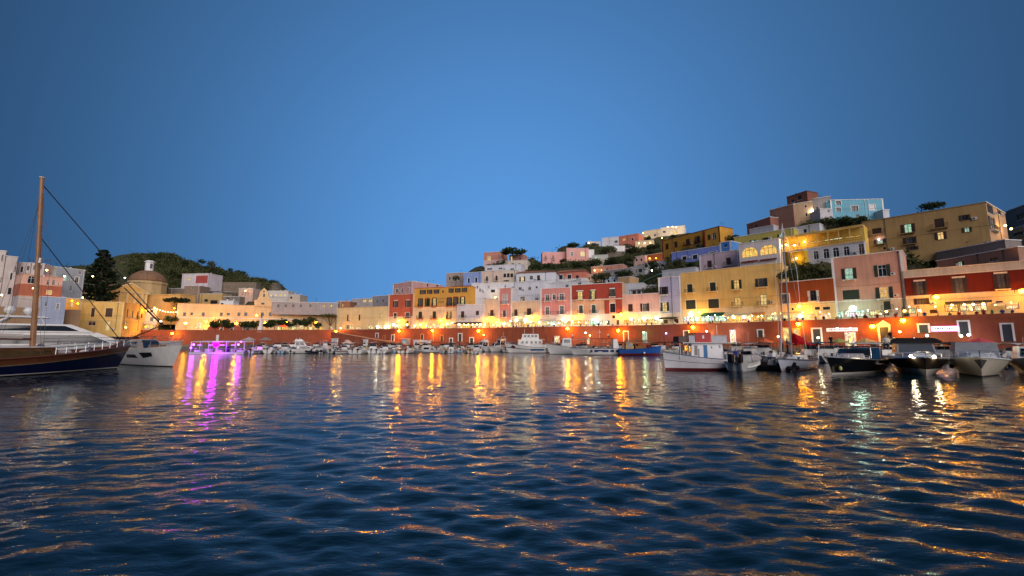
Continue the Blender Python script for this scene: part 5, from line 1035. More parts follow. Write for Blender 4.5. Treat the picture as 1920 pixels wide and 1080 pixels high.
# ------------------------------------------------------------------ boats: local x to the bow, y to port, z up from the waterline
def place(px, py, hd, L, B):
    p = atz(px, py, 0.0); ym = DQ(px) - 12.0 - (px * 7 % 5) * .5
    if p.y > ym: p = Vector((p.x * ym / p.y, ym, 0))      # never inside the quay
    v = Vector((p.x, p.y)).normalized(); a = R(hd)
    h = abs(Vector((math.cos(a), math.sin(a))).dot(v)) * L * .42 + abs(Vector((-math.sin(a), math.cos(a))).dot(v)) * B * .45
    return (p.x + v.x * h, p.y + v.y * h, 0.0)
class Hull:
    def __init__(s, L, B, fb, fs, d=.5, rake=.9, fine=2.2, stern=.82, chine=.42, pos=.55):
        s.L, s.B, s.fb, s.fs, s.d, s.rake, s.fine, s.stern, s.chine, s.pos = L, B, fb, fs, d, rake, fine, stern, chine, pos
    def beam(s, t):
        if t < s.pos: return s.B / 2 * (s.stern + (1 - s.stern) * math.sin(t / s.pos * math.pi / 2))
        return s.B / 2 * max(0.004, 1 - ((t - s.pos) / (1 - s.pos)) ** s.fine)
    def sheer(s, t): return s.fs + (s.fb - s.fs) * (max(0, t - .15) / .85) ** 1.8
    def pt(s, t, z, side):
        zs = s.sheer(t); d = s.d * (1 - max(0, (t - .75) / .25) ** 2 * .95); q = min(1, max(0, (z + d) / (zs + d)))
        p = s.chine + (1.15 - s.chine) * max(0, (t - .45) / .55) ** 1.4
        x = s.L * (t - .5) + s.rake * max(0, (t - .55) / .45) ** 2 * max(-.2, z / max(.3, s.fb))
        return Vector((x, side * s.beam(t) * q ** p, z))
    def band(s, za, zb, n=3, nt=16, off=0.0):
        m = MB(); ts = [i / nt for i in range(nt + 1)]; 
        for side in (-1, 1):
            g = []
            for t in ts:
                zs = s.sheer(t); d = s.d * (1 - max(0, (t - .75) / .25) ** 2 * .95); lo = -d if za is None else (za if not callable(za) else za(zs)); hi = zs if zb is None else (zb if not callable(zb) else zb(zs))
                lo = max(lo, -d); hi = max(lo + .001, min(hi, zs)); r = []
                for k in range(n + 1):
                    p = s.pt(t, lo + (hi - lo) * k / n, side); p.y += side * off; r.append(p)
                g.append(r)
            o = len(m.v)
            for r in g: m.v += [tuple(p) for p in r]
            w = n + 1
            for i in range(nt):
                for k in range(n):
                    f = (o + i * w + k, o + (i + 1) * w + k, o + (i + 1) * w + k + 1, o + i * w + k + 1); m.f.append(f if side < 0 else f[::-1])
            s0 = g[0]
            if side < 0: first = s0
            else:
                o = len(m.v); m.v += [tuple(p) for p in first] + [tuple(p) for p in s0]
                for k in range(n): m.f.append((o + k, o + k + 1, o + w + k + 1, o + w + k))
        return m
    def sheer_line(s, side, dz=0.0, t0=0.0, t1=1.0, n=16, inset=0.0):
        return [(lambda p: (p.x, p.y - side * min(inset, abs(p.y)), p.z + dz))(s.pt(t0 + (t1 - t0) * i / n, s.sheer(t0 + (t1 - t0) * i / n), side)) for i in range(n + 1)]
    def deck(s, dz=-.05, t0=0.0, t1=1.0, n=14):
        m = MB(); a = s.sheer_line(-1, dz, t0, t1, n, .03); b = s.sheer_line(1, dz, t0, t1, n, .03)
        for i in range(n): m.quad(a[i], a[i + 1], b[i + 1], b[i])
        return m
BOATS = []
def boat(name, label, px, py, hd, H, hull, boot=None, deckm=GELW, stripe=None, cat='boat', group=None, strake=None, cockpit=(.06, .55), zboot=.10, depth=.45):
    root = tag(empty(name, place(px, py, hd, H.L, H.B), R(hd)), label, cat, group)
    H.band(None, zboot, 2).build('hull_bottom', boot or BLACK, root, True)
    H.band(zboot, None, 4).build('hull', hull, root, True)
    if stripe: H.band(lambda z: z * .62, lambda z: z * .80, 1, off=.012).build('stripe', stripe, root, True)
    c0, c1 = cockpit
    if c1 > c0:
        H.deck(-.03, c1, 1).build('foredeck', deckm, root); H.deck(-depth, 0, c1).build('cockpit_sole', deckm, root)
        m = MB()
        for sd in (-1, 1):
            a = H.sheer_line(sd, -.03, 0, c1, 8, .16); b = [(p[0], p[1], p[2] - depth + .03) for p in a]; e = H.sheer_line(sd, -.03, 0, c1, 8, .0)
            for i in range(8): m.quad(a[i], a[i + 1], b[i + 1], b[i]); m.quad(e[i], e[i + 1], a[i + 1], a[i])
        p, q = H.pt(c1, H.sheer(c1), -1), H.pt(c1, H.sheer(c1), 1); m.quad((p.x, p.y, p.z - depth), (q.x, q.y, q.z - depth), (q.x, q.y, q.z - .03), (p.x, p.y, p.z - .03))
        m.build('cockpit_coaming', deckm, root)
    else: H.deck(-.05).build('deck', deckm, root)
    for sd in (-1, 1):
        m = MB(); m.tube(H.sheer_line(sd, 0, n=12), .045 if H.L < 9 else .07, 5); m.build('rubbing_strake', strake or paint((150, 146, 140), .5), root)
    return root
def tbox(m, x0, x1, w0, w1, z0, z1, fr=.3, br=.1, si=.1):
    """cabin block: w0 beam aft, w1 beam forward; front rake, back rake, tumblehome"""
    c = [(x0, -w0 / 2, z0), (x1, -w1 / 2, z0), (x1, w1 / 2, z0), (x0, w0 / 2, z0), (x0 + br, -w0 / 2 + si, z1), (x1 - fr, -w1 / 2 + si, z1), (x1 - fr, w1 / 2 - si, z1), (x0 + br, w0 / 2 - si, z1)]
    m.hexa(c); return [Vector(p) for p in c]
FACES = dict(st=(0, 1, 5, 4), pt=(2, 3, 7, 6), fw=(1, 2, 6, 5), af=(3, 0, 4, 7))
def patch(c, face, u0, v0, u1, v1, mat, root, name='window', off=.02):
    a, b, d, e = [c[i] for i in FACES[face]]; f = lambda u, v: a * (1 - u) * (1 - v) + b * u * (1 - v) + d * u * v + e * (1 - u) * v
    P = [f(u0, v0), f(u1, v0), f(u1, v1), f(u0, v1)]; n = (P[1] - P[0]).cross(P[3] - P[0]).normalized() * off
    m = MB(); m.hexa([p + n * .05 for p in P] + [p + n for p in P]); return m.build(name, mat, root)
DKW = surf('dark boat window', (.012, .014, .018), .08, var=.2, bump=0, spec=.9)
def outboard(root, x, y, z, k=1.0, mat=None):
    m = MB(); m.loft([[(x + dx * k * (1 - abs(i) * .12), y + dy * k, z + zz * k) for dx, dy in ((-.34, -.15), (.16, -.18), (.16, .18), (-.34, .15))] for i, zz in ((1, .18), (0, .3), (0, .6), (2, .78))]); o = m.build('outboard_motor', mat or BLACK, root)
    m = MB(); m.loft([[(x + dx * k, y + dy * k, z + zz * k) for dx, dy in ((-.2 - zz * .05, -.06), (.1, -.07), (.1, .07), (-.2 - zz * .05, .06))] for zz in (.17, -.45, -.7)]); m.box(x - .35 * k, y - .14 * k, z - .42 * k, x + .1 * k, y + .14 * k, z - .38 * k); m.build('motor_leg', DGREY, o)
def rail(root, H, t0, t1, h=.6, n=6, dz=0, name='railing', r=.018, both=True):
    m = MB(); top = []
    for sd in (-1, 1):
        P = H.sheer_line(sd, 0, t0, t1, n, .08)
        for p in P: m.tube([p, (p[0], p[1], p[2] + h)], r, 4)
        top.append([(p[0], p[1], p[2] + h) for p in P]); m.tube([(p[0], p[1], p[2] + h * .5) for p in P], r * .7, 4)
    if t1 > .9: m.tube(top[0] + top[1][::-1], r, 4)
    else: m.tube(top[0], r, 4); m.tube(top[1], r, 4)
    return m.build(name, STEEL, root)
def bimini(root, x0, x1, w, z0, z1, mat, bow=.18):
    m = MB(); n = 6; rows = []
    for i in range(4):
        x = x0 + (x1 - x0) * i / 3; rows.append([(x, w * (j / n - .5), z1 + bow * (1 - (2 * j / n - 1) ** 2) - (.06 if i in (0, 3) else 0)) for j in range(n + 1)])
    m.loft(rows, cap=False, closed=False); m.loft([[(p[0], p[1], p[2] - .05) for p in r] for r in rows], cap=False, closed=False); b = m.build('bimini_top', mat, root)
    m = MB()
    for x in (x0 + .05, x1 - .05):
        for sd in (-1, 1): m.tube([(x * .6 + (x0 + x1) * .2, sd * w * .49, z0), (x, sd * w * .49, z1)], .022, 4)
    m.build('bimini_frame', STEEL, b)
def windscreen(root, x, w, z, h=.42, rake=.3):
    m = MB(); n = 6; P = [(x + .35 * (1 - (2 * i / n - 1) ** 2), w * (i / n - .5), z) for i in range(n + 1)]; T = [(p[0] - rake, p[1] * .9, z + h) for p in P]
    for i in range(n): m.quad(P[i], P[i + 1], T[i + 1], T[i])
    s = m.build('windscreen', DKW, root); m = MB(); m.tube(T, .025, 4); m.tube(P, .02, 4); m.build('screen_frame', STEEL, s)
def seats(root, spots, mat=None, w=.5):
    for x, y, z in spots:
        m = MB(); m.box(x - .22, y - w / 2, z, x + .22, y + w / 2, z + .32); m.box(x - .27, y - w / 2, z + .05, x - .2, y + w / 2, z + .72); m.build('seat', mat or cloth((206, 200, 190)), root)
def fenders(root, H, side, ts, mat=None):
    for t in ts:
        p = H.pt(t, H.sheer(t) * .5, side); m = MB(); m.ball((p.x, p.y + side * .12, p.z), .12, 8, 6, 1, 1, 1.9); m.build('fender', mat or GELW, root)
def gear(r, L, B, H, zc, rng):
    for _ in range(rng.randint(2, 4)):                    # the clutter of working boats
        x, y, k = rng.uniform(-.38, .3) * L, rng.uniform(-.25, .25) * B, rng.random(); m = MB(); z = zc if x < .05 * L else H.fb - .05
        if k < .3: m.loft([[(x + dx * s, y + dy * s, z + dz) for dx, dy in ((-.5, -.35), (.5, -.3), (.45, .35), (-.5, .3))] for s, dz in ((1, 0), (1.05, .25), (.6, .5))]); m.build('tarpaulin', cloth(rng.choice(((60, 96, 140), (150, 60, 50), (90, 100, 90), (196, 170, 120), (70, 66, 70)))), r)
        elif k < .5: m.box(x - .3, y - .2, z, x + .3, y + .2, z + .35); m.build('crate', paint(rng.choice(((190, 120, 60), (60, 110, 160), (210, 206, 196))), .5), r)
        elif k < .8: m.tube([(x, y, z), (x - .2, y, z + rng.uniform(1.6, 3.2))], .018, 4); m.build('aerial', STEEL, r)
        else: m.ball((x, B * .42 * rng.choice((-1, 1)), H.fs + .1), .2, 8, 6, 1, 1, 1.2); m.build('buoy', paint(rng.choice(((220, 100, 40), (230, 226, 220), (180, 40, 40))), .4), r)
def small_boat(label, px, py, hd, L=5.4, kind='console', hullc=(226, 224, 220), top=None, boot=None, seed=0, eng=True, group='small motorboats moored along the quay'):
    rng = random.Random(seed * 17 + int(px)); L *= 1.27; B = L * .40; H = Hull(L, B, L * .20, L * .145, .28, .75, 2.0 + rng.random() * .6, .84)
    r = boat('motorboat', label, px, py, hd, H, paint(hullc, .3), boot or DGREY, GELW, group=group, depth=.35, stripe=paint(rng.choice(((40, 60, 110), (120, 40, 40), (60, 60, 66))), .4) if rng.random() < .5 else None)
    zc = H.fs - .35
    if kind == 'console':
        m = MB(); c = tbox(m, -.1, .65, .7, .65, zc, zc + .95, .15, .05, .05); k = m.build('console', GELW, r); patch(c, 'fw', .1, .35, .9, .9, DKW, k, 'screen'); windscreen(k, .45, .62, zc + .95, .3, .12)
        seats(r, [(-.75, 0, zc)], w=.8)
    elif kind == 'cuddy':
        m = MB(); c = tbox(m, L * .0, L * .36, B * .76, B * .44, H.fs * 1.0, H.fb + .62, .9, .05, .16); k = m.build('cuddy_cabin', GELW, r)
        for f in ('st', 'pt'): patch(c, f, .2, .35, .75, .72, DKW, k)
        windscreen(r, L * .02, B * .66, H.fb + .6, .5, .25); seats(r, [(-L * .1, -B * .2, zc), (-L * .1, B * .2, zc)])
    else:
        seats(r, [(-L * .2, 0, zc), (L * .02, 0, zc)], mat=TEAK, w=B * .7)
    if top: bimini(r, -L * .28, L * .1, B * .85, H.fs, H.fs + 1.75, top)
    gear(r, L, B, H, zc, rng)
    if eng: outboard(r, -L / 2 - .08, 0, H.fs - .15, .75 + .1 * rng.random(), BLACK if rng.random() < .7 else GELW)
    rail(r, H, .62, 1.0, .38, 3)
    if rng.random() < .6: fenders(r, H, rng.choice((-1, 1)), (.3, .6))
    return r
def rib(label, px, py, hd, L=5.5, c=(60, 60, 64), group='inflatable boats moored along the quay'):
    B = L * .42; H = Hull(L, B * .72, L * .12, L * .07, .25, .5, 2.0, .86); r = boat('inflatable_boat', label, px, py, hd, H, GELW, DGREY, GELW, group=group, depth=.2)
    for sd in (-1, 1):
        P = [(p[0], p[1] + sd * .14, p[2] + .03) for p in H.sheer_line(sd, 0, 0, 1.0, 14)]; m = MB(); m.tube([(P[0][0] - .3, P[0][1], P[0][2])] + P, .23, 8); m.build('tube', cloth(c), r, True)
    m = MB(); c_ = tbox(m, -.4, .3, .7, .65, H.fs, H.fs + .85, .15, .05, .05); k = m.build('console', GELW, r); windscreen(k, .1, .6, H.fs + .85, .3, .1); seats(r, [(-1.0, 0, H.fs - .1)], cloth((90, 90, 94)), .8)
    outboard(r, -L / 2 - .1, 0, H.fs, .85); return r
def cruiser(label, px, py, hd, L=8, hullc=(228, 226, 222), fly=False, hard=True, boot=None, topm=None, stripe=None, cat='cabin cruiser', tall=1.0, lights=None):
    L *= 1.15; B = L * .36; H = Hull(L, B, L * .185, L * .14, .5, 1.0, 2.2, .9)
    r = boat('cabin_cruiser', label, px, py, hd, H, paint(hullc, .25), boot or DGREY, GELW, cockpit=(.04, .34), cat=cat, stripe=stripe, depth=.5)
    m = MB(); c = tbox(m, -L * .14, L * .36, B * .76, B * .34, H.sheer(.6) - .06, H.fb + .30, L * .13, .05, .2); k = m.build('coach_roof', GELW, r, False)
    for f in ('st', 'pt'): patch(c, f, .15, .25, .55, .7, DKW, k); patch(c, f, .6, .35, .78, .65, DKW, k)
    zc = H.fb + .28; hh = 1.25 * tall
    if hard:
        m = MB(); c2 = tbox(m, -L * .2, L * .14, B * .7, B * .56, zc, zc + hh, L * .10, .1, .14); k2 = m.build('wheelhouse', GELW, r)
        patch(c2, 'fw', .06, .12, .48, .86, DKW, k2); patch(c2, 'fw', .52, .12, .94, .86, DKW, k2)
        for f in ('st', 'pt'): patch(c2, f, .08, .18, .44, .84, DKW, k2); patch(c2, f, .5, .18, .88, .84, DKW, k2)
        m = MB(); m.box(-L * .25, -B * .37, zc + hh + .002, L * .07, B * .37, zc + hh + .09); m.build('hardtop', topm or GELW, r)
        if fly:
            m = MB(); tbox(m, -L * .2, L * .04, B * .58, B * .44, zc + hh + .092, zc + hh + .55, .4, 0, .1); m.build('flybridge', GELW, r); seats(r, [(-L * .06, 0, zc + hh + .4)])
        m = MB(); m.tube([(-L * .14, -B * .3, zc + hh), (-L * .17, -B * .28, zc + hh + .75), (-L * .17, B * .28, zc + hh + .75), (-L * .14, B * .3, zc + hh)], .05, 5); m.build('radar_arch', GELW, r)
        m = MB(); m.tube([(-L * .17, 0, zc + hh + .75), (-L * .2, 0, zc + hh + 2.2)], .015, 4); m.build('aerial', STEEL, r)
    else:
        windscreen(r, L * .08, B * .7, zc, .55, .5)
        if topm: bimini(r, -L * .3, L * .06, B * .78, H.fs, zc + 1.0, topm)
    rail(r, H, .5, 1.0, .55, 6); fenders(r, H, 1, (.25, .5)); fenders(r, H, -1, (.25, .5))
    m = MB(); m.box(-L / 2 - .5, -B * .34, .22, -L / 2 + .02, B * .34, .3); m.build('swim_platform', TEAK, r)
    return r, H

# --- the small craft along the quay
WH = ((230, 228, 224), (222, 220, 214), (236, 234, 230), (214, 212, 206))
SB = [(486, 663.5, 80, 'cuddy', 'white motorboat moored bow in under the pale quay parasol', None), (508, 663.5, 105, 'console', 'white boat with a dark console under the dim second parasol', None), (527, 663, 80, 'open', 'little white open boat beside the second parasol', None), (541, 662.5, 95, 'console', 'small white boat next to the white cabin cruiser', None),
      (617, 662, 175, 'cuddy', 'white day boat lying broadside with blue canvas', cloth((60, 110, 150))), (637, 662.5, 100, 'console', 'white boat moored below the tall post lamp', None), (653, 663.5, 20, 'open', 'long low white boat near the white kiosk', None), (668, 664, 95, 'console', 'white outboard boat below the ramp kiosk', None), (684, 664, 80, 'console', 'white outboard boat under the arched niche', None), (699, 663.5, 100, 'cuddy', 'white cuddy boat in the middle of the ramp', None), (714, 663.5, 85, 'console', 'white outboard boat below the narrow hut', None), (730, 662.5, 75, 'open', 'white dinghy near the low end of the ramp', None), (743, 661, 95, 'console', 'small boat at the low end of the ramp', None), (756, 660.5, 100, 'open', 'tiny white boat beside the green lit kiosk', None),
      (838, 659.5, 85, 'cuddy', 'grey blue boat with a dark outboard under the hotel', None), (853, 660, 95, 'open', 'cream boat beside the grey blue boat', None), (869, 659.5, 80, 'console', 'white centre console boat beside the cream boat', None), (884, 659.5, 100, 'cuddy', 'white cuddy boat under the arched quay door', None), (897, 660, 95, 'console', 'low white boat beside the first cruiser', None)]
for i, (px, py, hd, k, lb, tp) in enumerate(SB):
    small_boat(lb, px, py, hd, 4.6 + (i * 37 % 10) * .13, k, (150, 162, 176) if 'grey blue' in lb else (222, 208, 160) if 'cream' in lb else WH[i % 4], tp, seed=i)
TOPS = dict(b=cloth((60, 100, 140)), w=cloth((214, 208, 200)), n=cloth((66, 58, 56)), s=cloth((170, 150, 120)))
PLN = [(500, 'by the quay parasols'), (575, 'by the white cabin cruiser'), (650, 'by the ramp kiosk'), (700, 'by the narrow hut'), (748, 'by the ramp foot'), (797, 'by the ticket hut'), (850, 'by the arched quay door'), (890, 'by the grey pale house wall'), (957, 'behind the pilot boat'), (1005, 'behind the fishing vessel'), (1045, 'behind the dark working boat'), (1110, 'behind the tour boats'), (1162, 'behind the blue boat')]; PLC = {}
B3 = [(x, 656.4 + (x % 3) * .3, t) for x, t in ((492, 'w'), (512, None), (533, 's'), (548, None), (575, 'w'), (592, None), (612, 'b'), (626, None), (642, 'w'), (658, None), (672, 's'), (686, None), (701, 'w'), (716, 'n'), (731, None), (748, 'b'), (764, None), (782, 'w'), (797, 's'), (812, None), (830, 'n'), (847, 'w'), (866, 's'), (882, 'n'), (897, None), (950, 'w'), (965, 'n'), (1005, 's'), (1038, 'w'), (1050, 'n'), (1085, 's'), (1135, 'w'), (1162, 'n'))]
for i, (px, py, t) in enumerate(B3):
    near = min(PLN, key=lambda q: abs(q[0] - px))[1]; PLC[near] = PLC.get(near, 0) + 1
    small_boat(('white boat', 'pale boat', 'cream boat')[i % 3] + (' with ' + dict(b='blue', w='white', n='dark', s='sandy')[t] + ' bimini' if t else ' without canopy') + f', the {ORD[PLC[near] - 1]} inner {near}', px, py, 80 + (i * 61 % 40), 5.0 + (i * 29 % 10) * .12, ('cuddy', 'console', 'cuddy')[i % 3], ((232, 230, 226), (206, 204, 200), (224, 212, 184))[i % 3], TOPS[t] if t else None, seed=500 + i, group='small boats of the inner row')
B0 = [(x, 661.6 + (x * 5 % 7) * .35, k) for x, k in ((474, 'cuddy'), (497, 'open'), (518, 'console'), (533, 'cuddy'), (549, 'console'), (597, 'open'), (628, 'console'), (645, 'cuddy'), (661, 'console'), (677, 'open'), (692, 'cuddy'), (706, 'console'), (722, 'cuddy'), (738, 'console'), (750, 'open'), (768, 'console'), (832, 'open'), (846, 'cuddy'), (861, 'console'), (877, 'open'), (893, 'cuddy'))]
for i, (px, py, k) in enumerate(B0):
    near = min(PLN, key=lambda q: abs(q[0] - px))[1]; PLC['o' + near] = PLC.get('o' + near, 0) + 1; cn, cc = (('white', (232, 230, 226)), ('pale grey', (190, 190, 192)), ('white', (226, 224, 220)), ('sky blue', (150, 176, 200)), ('cream', (226, 214, 186)))[i % 5]
    small_boat(f'little {cn} boat, the {ORD[PLC["o" + near] - 1]} of the outer row {near}', px, py, 78 + (i * 41 % 34), 3.9 + (i * 29 % 10) * .07, k, cc, None, seed=700 + i, group='small boats of the outer row')
B2 = [(498, 657.8, None), (520, 657.8, None), (600, 657, 'b'), (632, 657.8, None), (650, 657.5, None), (664, 658.5, 'w'), (679, 658, None), (694, 658, 'w'), (707, 657.8, None), (721, 657.6, 's'), (737, 657, 'n'), (778, 656, None), (790, 655.8, 'n'), (803, 656, None), (816, 656, 'n'), (826, 655.6, 's'), (842, 655.8, None), (858, 655.6, 'n'), (875, 655.8, None), (890, 656, None)]
L2 = ['boat half hidden behind the first parasol boats', 'boat tucked behind the second parasol boats', 'boat with blue bimini behind the dark inflatable', 'boat behind the blue canvas day boat', 'boat behind the long low white boat', 'boat with pale bimini beside the ramp kiosk', 'boat inside the row under the niche', 'boat with pale bimini under the sloping coping', 'boat inside the row before the narrow hut', 'boat with sandy bimini inside the row', 'boat with dark bimini at the low ramp end', 'boat behind the long broadside boat bow', 'boat with dark canopy before the ticket hut', 'boat before the storage hut', 'boat with dark canopy behind the long broadside boat', 'boat with sandy canopy under the hotel lamp', 'boat behind the grey blue boat', 'boat with dark canopy under the white framed window', 'boat inside the row behind the console boat', 'boat inside the row behind the cuddy boat']
for i, ((px, py, t), lb) in enumerate(zip(B2, L2)): small_boat('white ' + lb, px, py, 85 + (i * 53 % 30), 4.8 + (i * 29 % 10) * .12, ('console', 'cuddy', 'open')[i % 3], WH[(i + 1) % 4], TOPS[t] if t else None, seed=100 + i)
rib('dark inflatable boat with black tubes beside the white cabin cruiser', 588, 663.5, 150, 5.6, (44, 44, 50)); rib('grey inflatable boat at the bow of the parasol row', 552, 663, 95, 4.6, (150, 150, 150)); rib('pale grey inflatable among the ramp boats', 676, 661, 110, 4.8, (170, 168, 166)); rib('grey inflatable under the arched quay door', 862, 657, 95, 4.8, (120, 120, 122))
small_boat('dark red open wooden boat with pale ribs beside the violet platform', 456, 663.5, 175, 4.6, 'open', (120, 34, 34), None, DBROWN, 61, False, None)
cruiser('white cabin cruiser with flybridge moored under the red wall', 566, 663, 20, 7.6, fly=True); cruiser('small white cabin boat with blue hull stripe beside the post lamp', 606, 658, 140, 5.6, stripe=paint((60, 130, 170), .4))
# long white broadside boat under the hotel
H = Hull(8.6, 2.5, 1.15, .75, .4, .6, 2.4, .7); r = boat('launch', 'long white launch lying broadside with a dark red bow', 799, 662, 178, H, GELW, paint((80, 30, 30), .5), stripe=None, depth=.4)
H.band(lambda z: z * .25, lambda z: z * .5, 1, off=.01).build('stripe', paint((130, 150, 170), .4), r)
for t in (.2, .35, .5, .65):
    p = H.pt(t, .35, 1); m = MB(); m.ball((p.x, p.y, p.z), .14, 8, 6, 1, .3, 1); m.build('porthole', DKW, r)
    p = H.pt(t, .35, -1); m = MB(); m.ball((p.x, p.y, p.z), .14, 8, 6, 1, .3, 1); m.build('porthole', DKW, r)
m = MB(); c = tbox(m, -1.2, 1.0, 1.5, 1.3, .5, 1.7, .3, .1, .1); k = m.build('cabin', GELW, r); patch(c, 'st', .1, .4, .9, .85, DKW, k); patch(c, 'pt', .1, .4, .9, .85, DKW, k)
rail(r, H, .6, 1, .5, 5)
cruiser('grey white cruiser with a tinted screen beside the pilot boat', 911, 659.6, 232, 6.4, hard=False, topm=None); cruiser('white flybridge cruiser with a glowing lamp behind', 905, 655.5, 225, 7.2, fly=True)
cruiser('white pilot boat with a tall square wheelhouse', 938, 659.2, 228, 6.8, tall=1.7)
cruiser('low white cruiser behind the pilot boat', 928, 656, 215, 6.0)
# generic second row under the east wall
rng = random.Random(77)
S2 = [(1095, 657, 'low boat with canopy behind the blue striped tour boat', 'n'), (1118, 656, 'white boat behind the dark canopied tour boat', None), (1150, 656.5, 'boat with sandy cover behind the tour boats', 's'), (1172, 657, 'boat with blue cover beside the red house corner lamp', 'b'), (1192, 657.5, 'white fishing boat with tan cover behind the blue boat', 's'), (1212, 658, 'boat with pale cover behind the blue boat stern', 'w'), (1228, 661, 'boat with dark bimini behind the small white sloop', 'n'), (1254, 660, 'white boat before the framed quay door', None), (1268, 661.5, 'boat with dark canvas ahead of the red box trawler', 'n'), (1345, 663, 'cabin boat hidden behind the trawler stern', None), (1382, 664, 'boat with pale canopy behind the standing man', 'w'), (1402, 666, 'white boat behind the twin engine boat', None), (1422, 667, 'boat with white bimini beside the orange flagged boat', 'w'), (1445, 667, 'dark boat between twin engine boat and yacht', 's'), (1525, 669, 'boat with blue cover behind the red covered yacht', 'b'), (1545, 668, 'blue canvas boat beside the black speedboat', 'b'), (1572, 671, 'white boat under the long shop sign', None), (1605, 671, 'pale boat under the quay arch', 'w'), (1640, 672, 'boat beneath the white pediment door', 'n'), (1785, 673, 'white boat with dark canopy under the neon sign', 'n'), (1815, 672, 'boat with pale canopy before the green panel', 'w'), (1885, 676, 'grey boat past the covered cruiser', 'w')]
for i, (px, py, lb, t) in enumerate(S2): small_boat(lb, px, py, 70 + (i * 47 % 50), 5.4 + (i % 4) * .35, ('cuddy', 'console', 'cuddy', 'open')[i % 4], WH[i % 4], TOPS[t] if t else None, seed=300 + i, group='boats packed under the east quay')
S3 = [(1336, 676, 'white cuddy boat just astern of the trawler wheelhouse', None), (1362, 678, 'boat with sandy hood between trawler and twin engine boat', 's'), (1408, 679, 'boat with pale hood behind the twin engine boat', 'w'), (1432, 677, 'boat with dark hood off the twin engine boat bow', 'n'), (1452, 683, 'small white boat tucked against the sailing yacht', None), (1522, 680, 'boat with dark hood behind the red sail cover', 'n'), (1553, 681, 'white boat hidden by the black speedboat', None), (1633, 682, 'boat with pale hood between the speedboat and dark cruiser', 'w'), (1668, 680, 'white boat behind the dark cruiser hardtop', None), (1770, 682, 'boat with dark hood between the dark cruiser and covered cruiser', 'n'), (1800, 679, 'white boat behind the covered cruiser', None), (1862, 683, 'boat with sandy hood astern of the covered cruiser', 's'), (1905, 684, 'white boat between the covered cruiser and the edge cruiser', None)]
for i, (px, py, lb, t) in enumerate(S3): small_boat(lb, px, py, 60 + (i * 47 % 70), 5.0 + (i % 4) * .3, ('cuddy', 'console', 'cuddy')[i % 3], WH[i % 4], TOPS[t] if t else None, seed=800 + i, group='boats packed behind the big cruisers')
# white fishing vessel with the dark red diamond
H = Hull(12.5, 3.8, 3.3, 1.75, .8, 1.6, 2.3, .85, .38); r = boat('fishing_vessel', 'large white fishing vessel with a dark red diamond on its bow', 988, 662.0, 188, H, GELW, paint((60, 34, 34), .5), cockpit=(0, .12), strake=paint((110, 110, 116), .5))
H.band(lambda z: z * .52, lambda z: z * .6, 1, off=.012).build('stripe', DGREY, r)
for sd in (1, -1):
    p, q = H.pt(.88, 1.9, sd), H.pt(.80, 1.9, sd); m = MB(); z0 = 1.45
    A = [H.pt(.85, 1.3, sd), H.pt(.91, 1.9, sd), H.pt(.865, 2.5, sd), H.pt(.80, 1.9, sd)]; A = [Vector((a.x, a.y + sd * .03, a.z)) for a in A]; m.quad(*A); m.build('diamond_mark', paint((96, 24, 40), .5), r)
    A = [H.pt(t, z, sd) for t, z in ((.04, .7), (.42, .7), (.42, 1.3), (.04, 1.3))]; A = [Vector((a.x, a.y + sd * .04, a.z)) for a in A]; m = MB(); m.quad(*A); m.build('blue_panel', paint((50, 104, 156), .4), r)
m = MB(); c = tbox(m, -5.2, 3.4, 2.8, 2.1, 1.7, 4.3, .5, .1, .08); k = m.build('deckhouse', GELW, r)
for f in ('st', 'pt'):
    for u in (.12, .3, .5, .68, .84): patch(c, f, u, .5, u + .09, .8, DKW, k)
m = MB(); c = tbox(m, -4.0, 2.0, 2.2, 1.8, 4.302, 6.1, .35, .1, .08); k = m.build('wheelhouse', GELW, r)
for f in ('st', 'pt'):
    for u in (.1, .32, .55, .76): patch(c, f, u, .4, u + .15, .85, DKW, k)
for u in (.08, .38, .68): patch(c, 'fw', u, .35, u + .24, .85, DKW, k)
m = MB(); m.box(-5.9, -1.5, 4.305, -4.05, 1.5, 4.4); m.build('boat_deck', GELW, r)
for x, h in ((-2.2, 3.2), (.8, 2.2)):
    m = MB(); m.tube([(x, 0, 6.1), (x, 0, 6.1 + h * .7)], .06, 6); m.tube([(x, -.7, 6.1 + h * .5), (x, .7, 6.1 + h * .5)], .03, 4); m.build('mast', GELW, r)
r.scale = (.82, .82, .86); rail(r, H, .55, 1.0, .8, 7); rail(r, H, .0, .4, .9, 5, name='stern_railing')
for sd in (-1, 1): m = MB(); m.tube([(-4.6 + math.cos(a * .785) * .35, sd * 1.44, 3.2 + math.sin(a * .785) * .35) for a in range(9)], .07, 6); m.build('life_ring', paint((214, 90, 60), .5), r)
small_boat('dark working boat stern between the fishing vessel and tour boat', 1030, 660, 172, 6.4, 'cuddy', (90, 84, 80), None, BLACK, 71, False, None)
wb = [o for o in C.objects if o.name.startswith('motorboat')][-1]
for x0, x1, z in ((-1.5, -3.5, 5.2), (.5, 3.4, 4.6), (.5, 1.2, 5.8)): m = MB(); m.tube([(x0, 0, .8), (x1, .4, z)], .06, 5); m.build('derrick', IRON, wb)
small_boat('white open boat lying against the fishing vessel stern', 1026, 661.5, 176, 4.8, 'open', (210, 206, 200), None, None, 72, False, None)
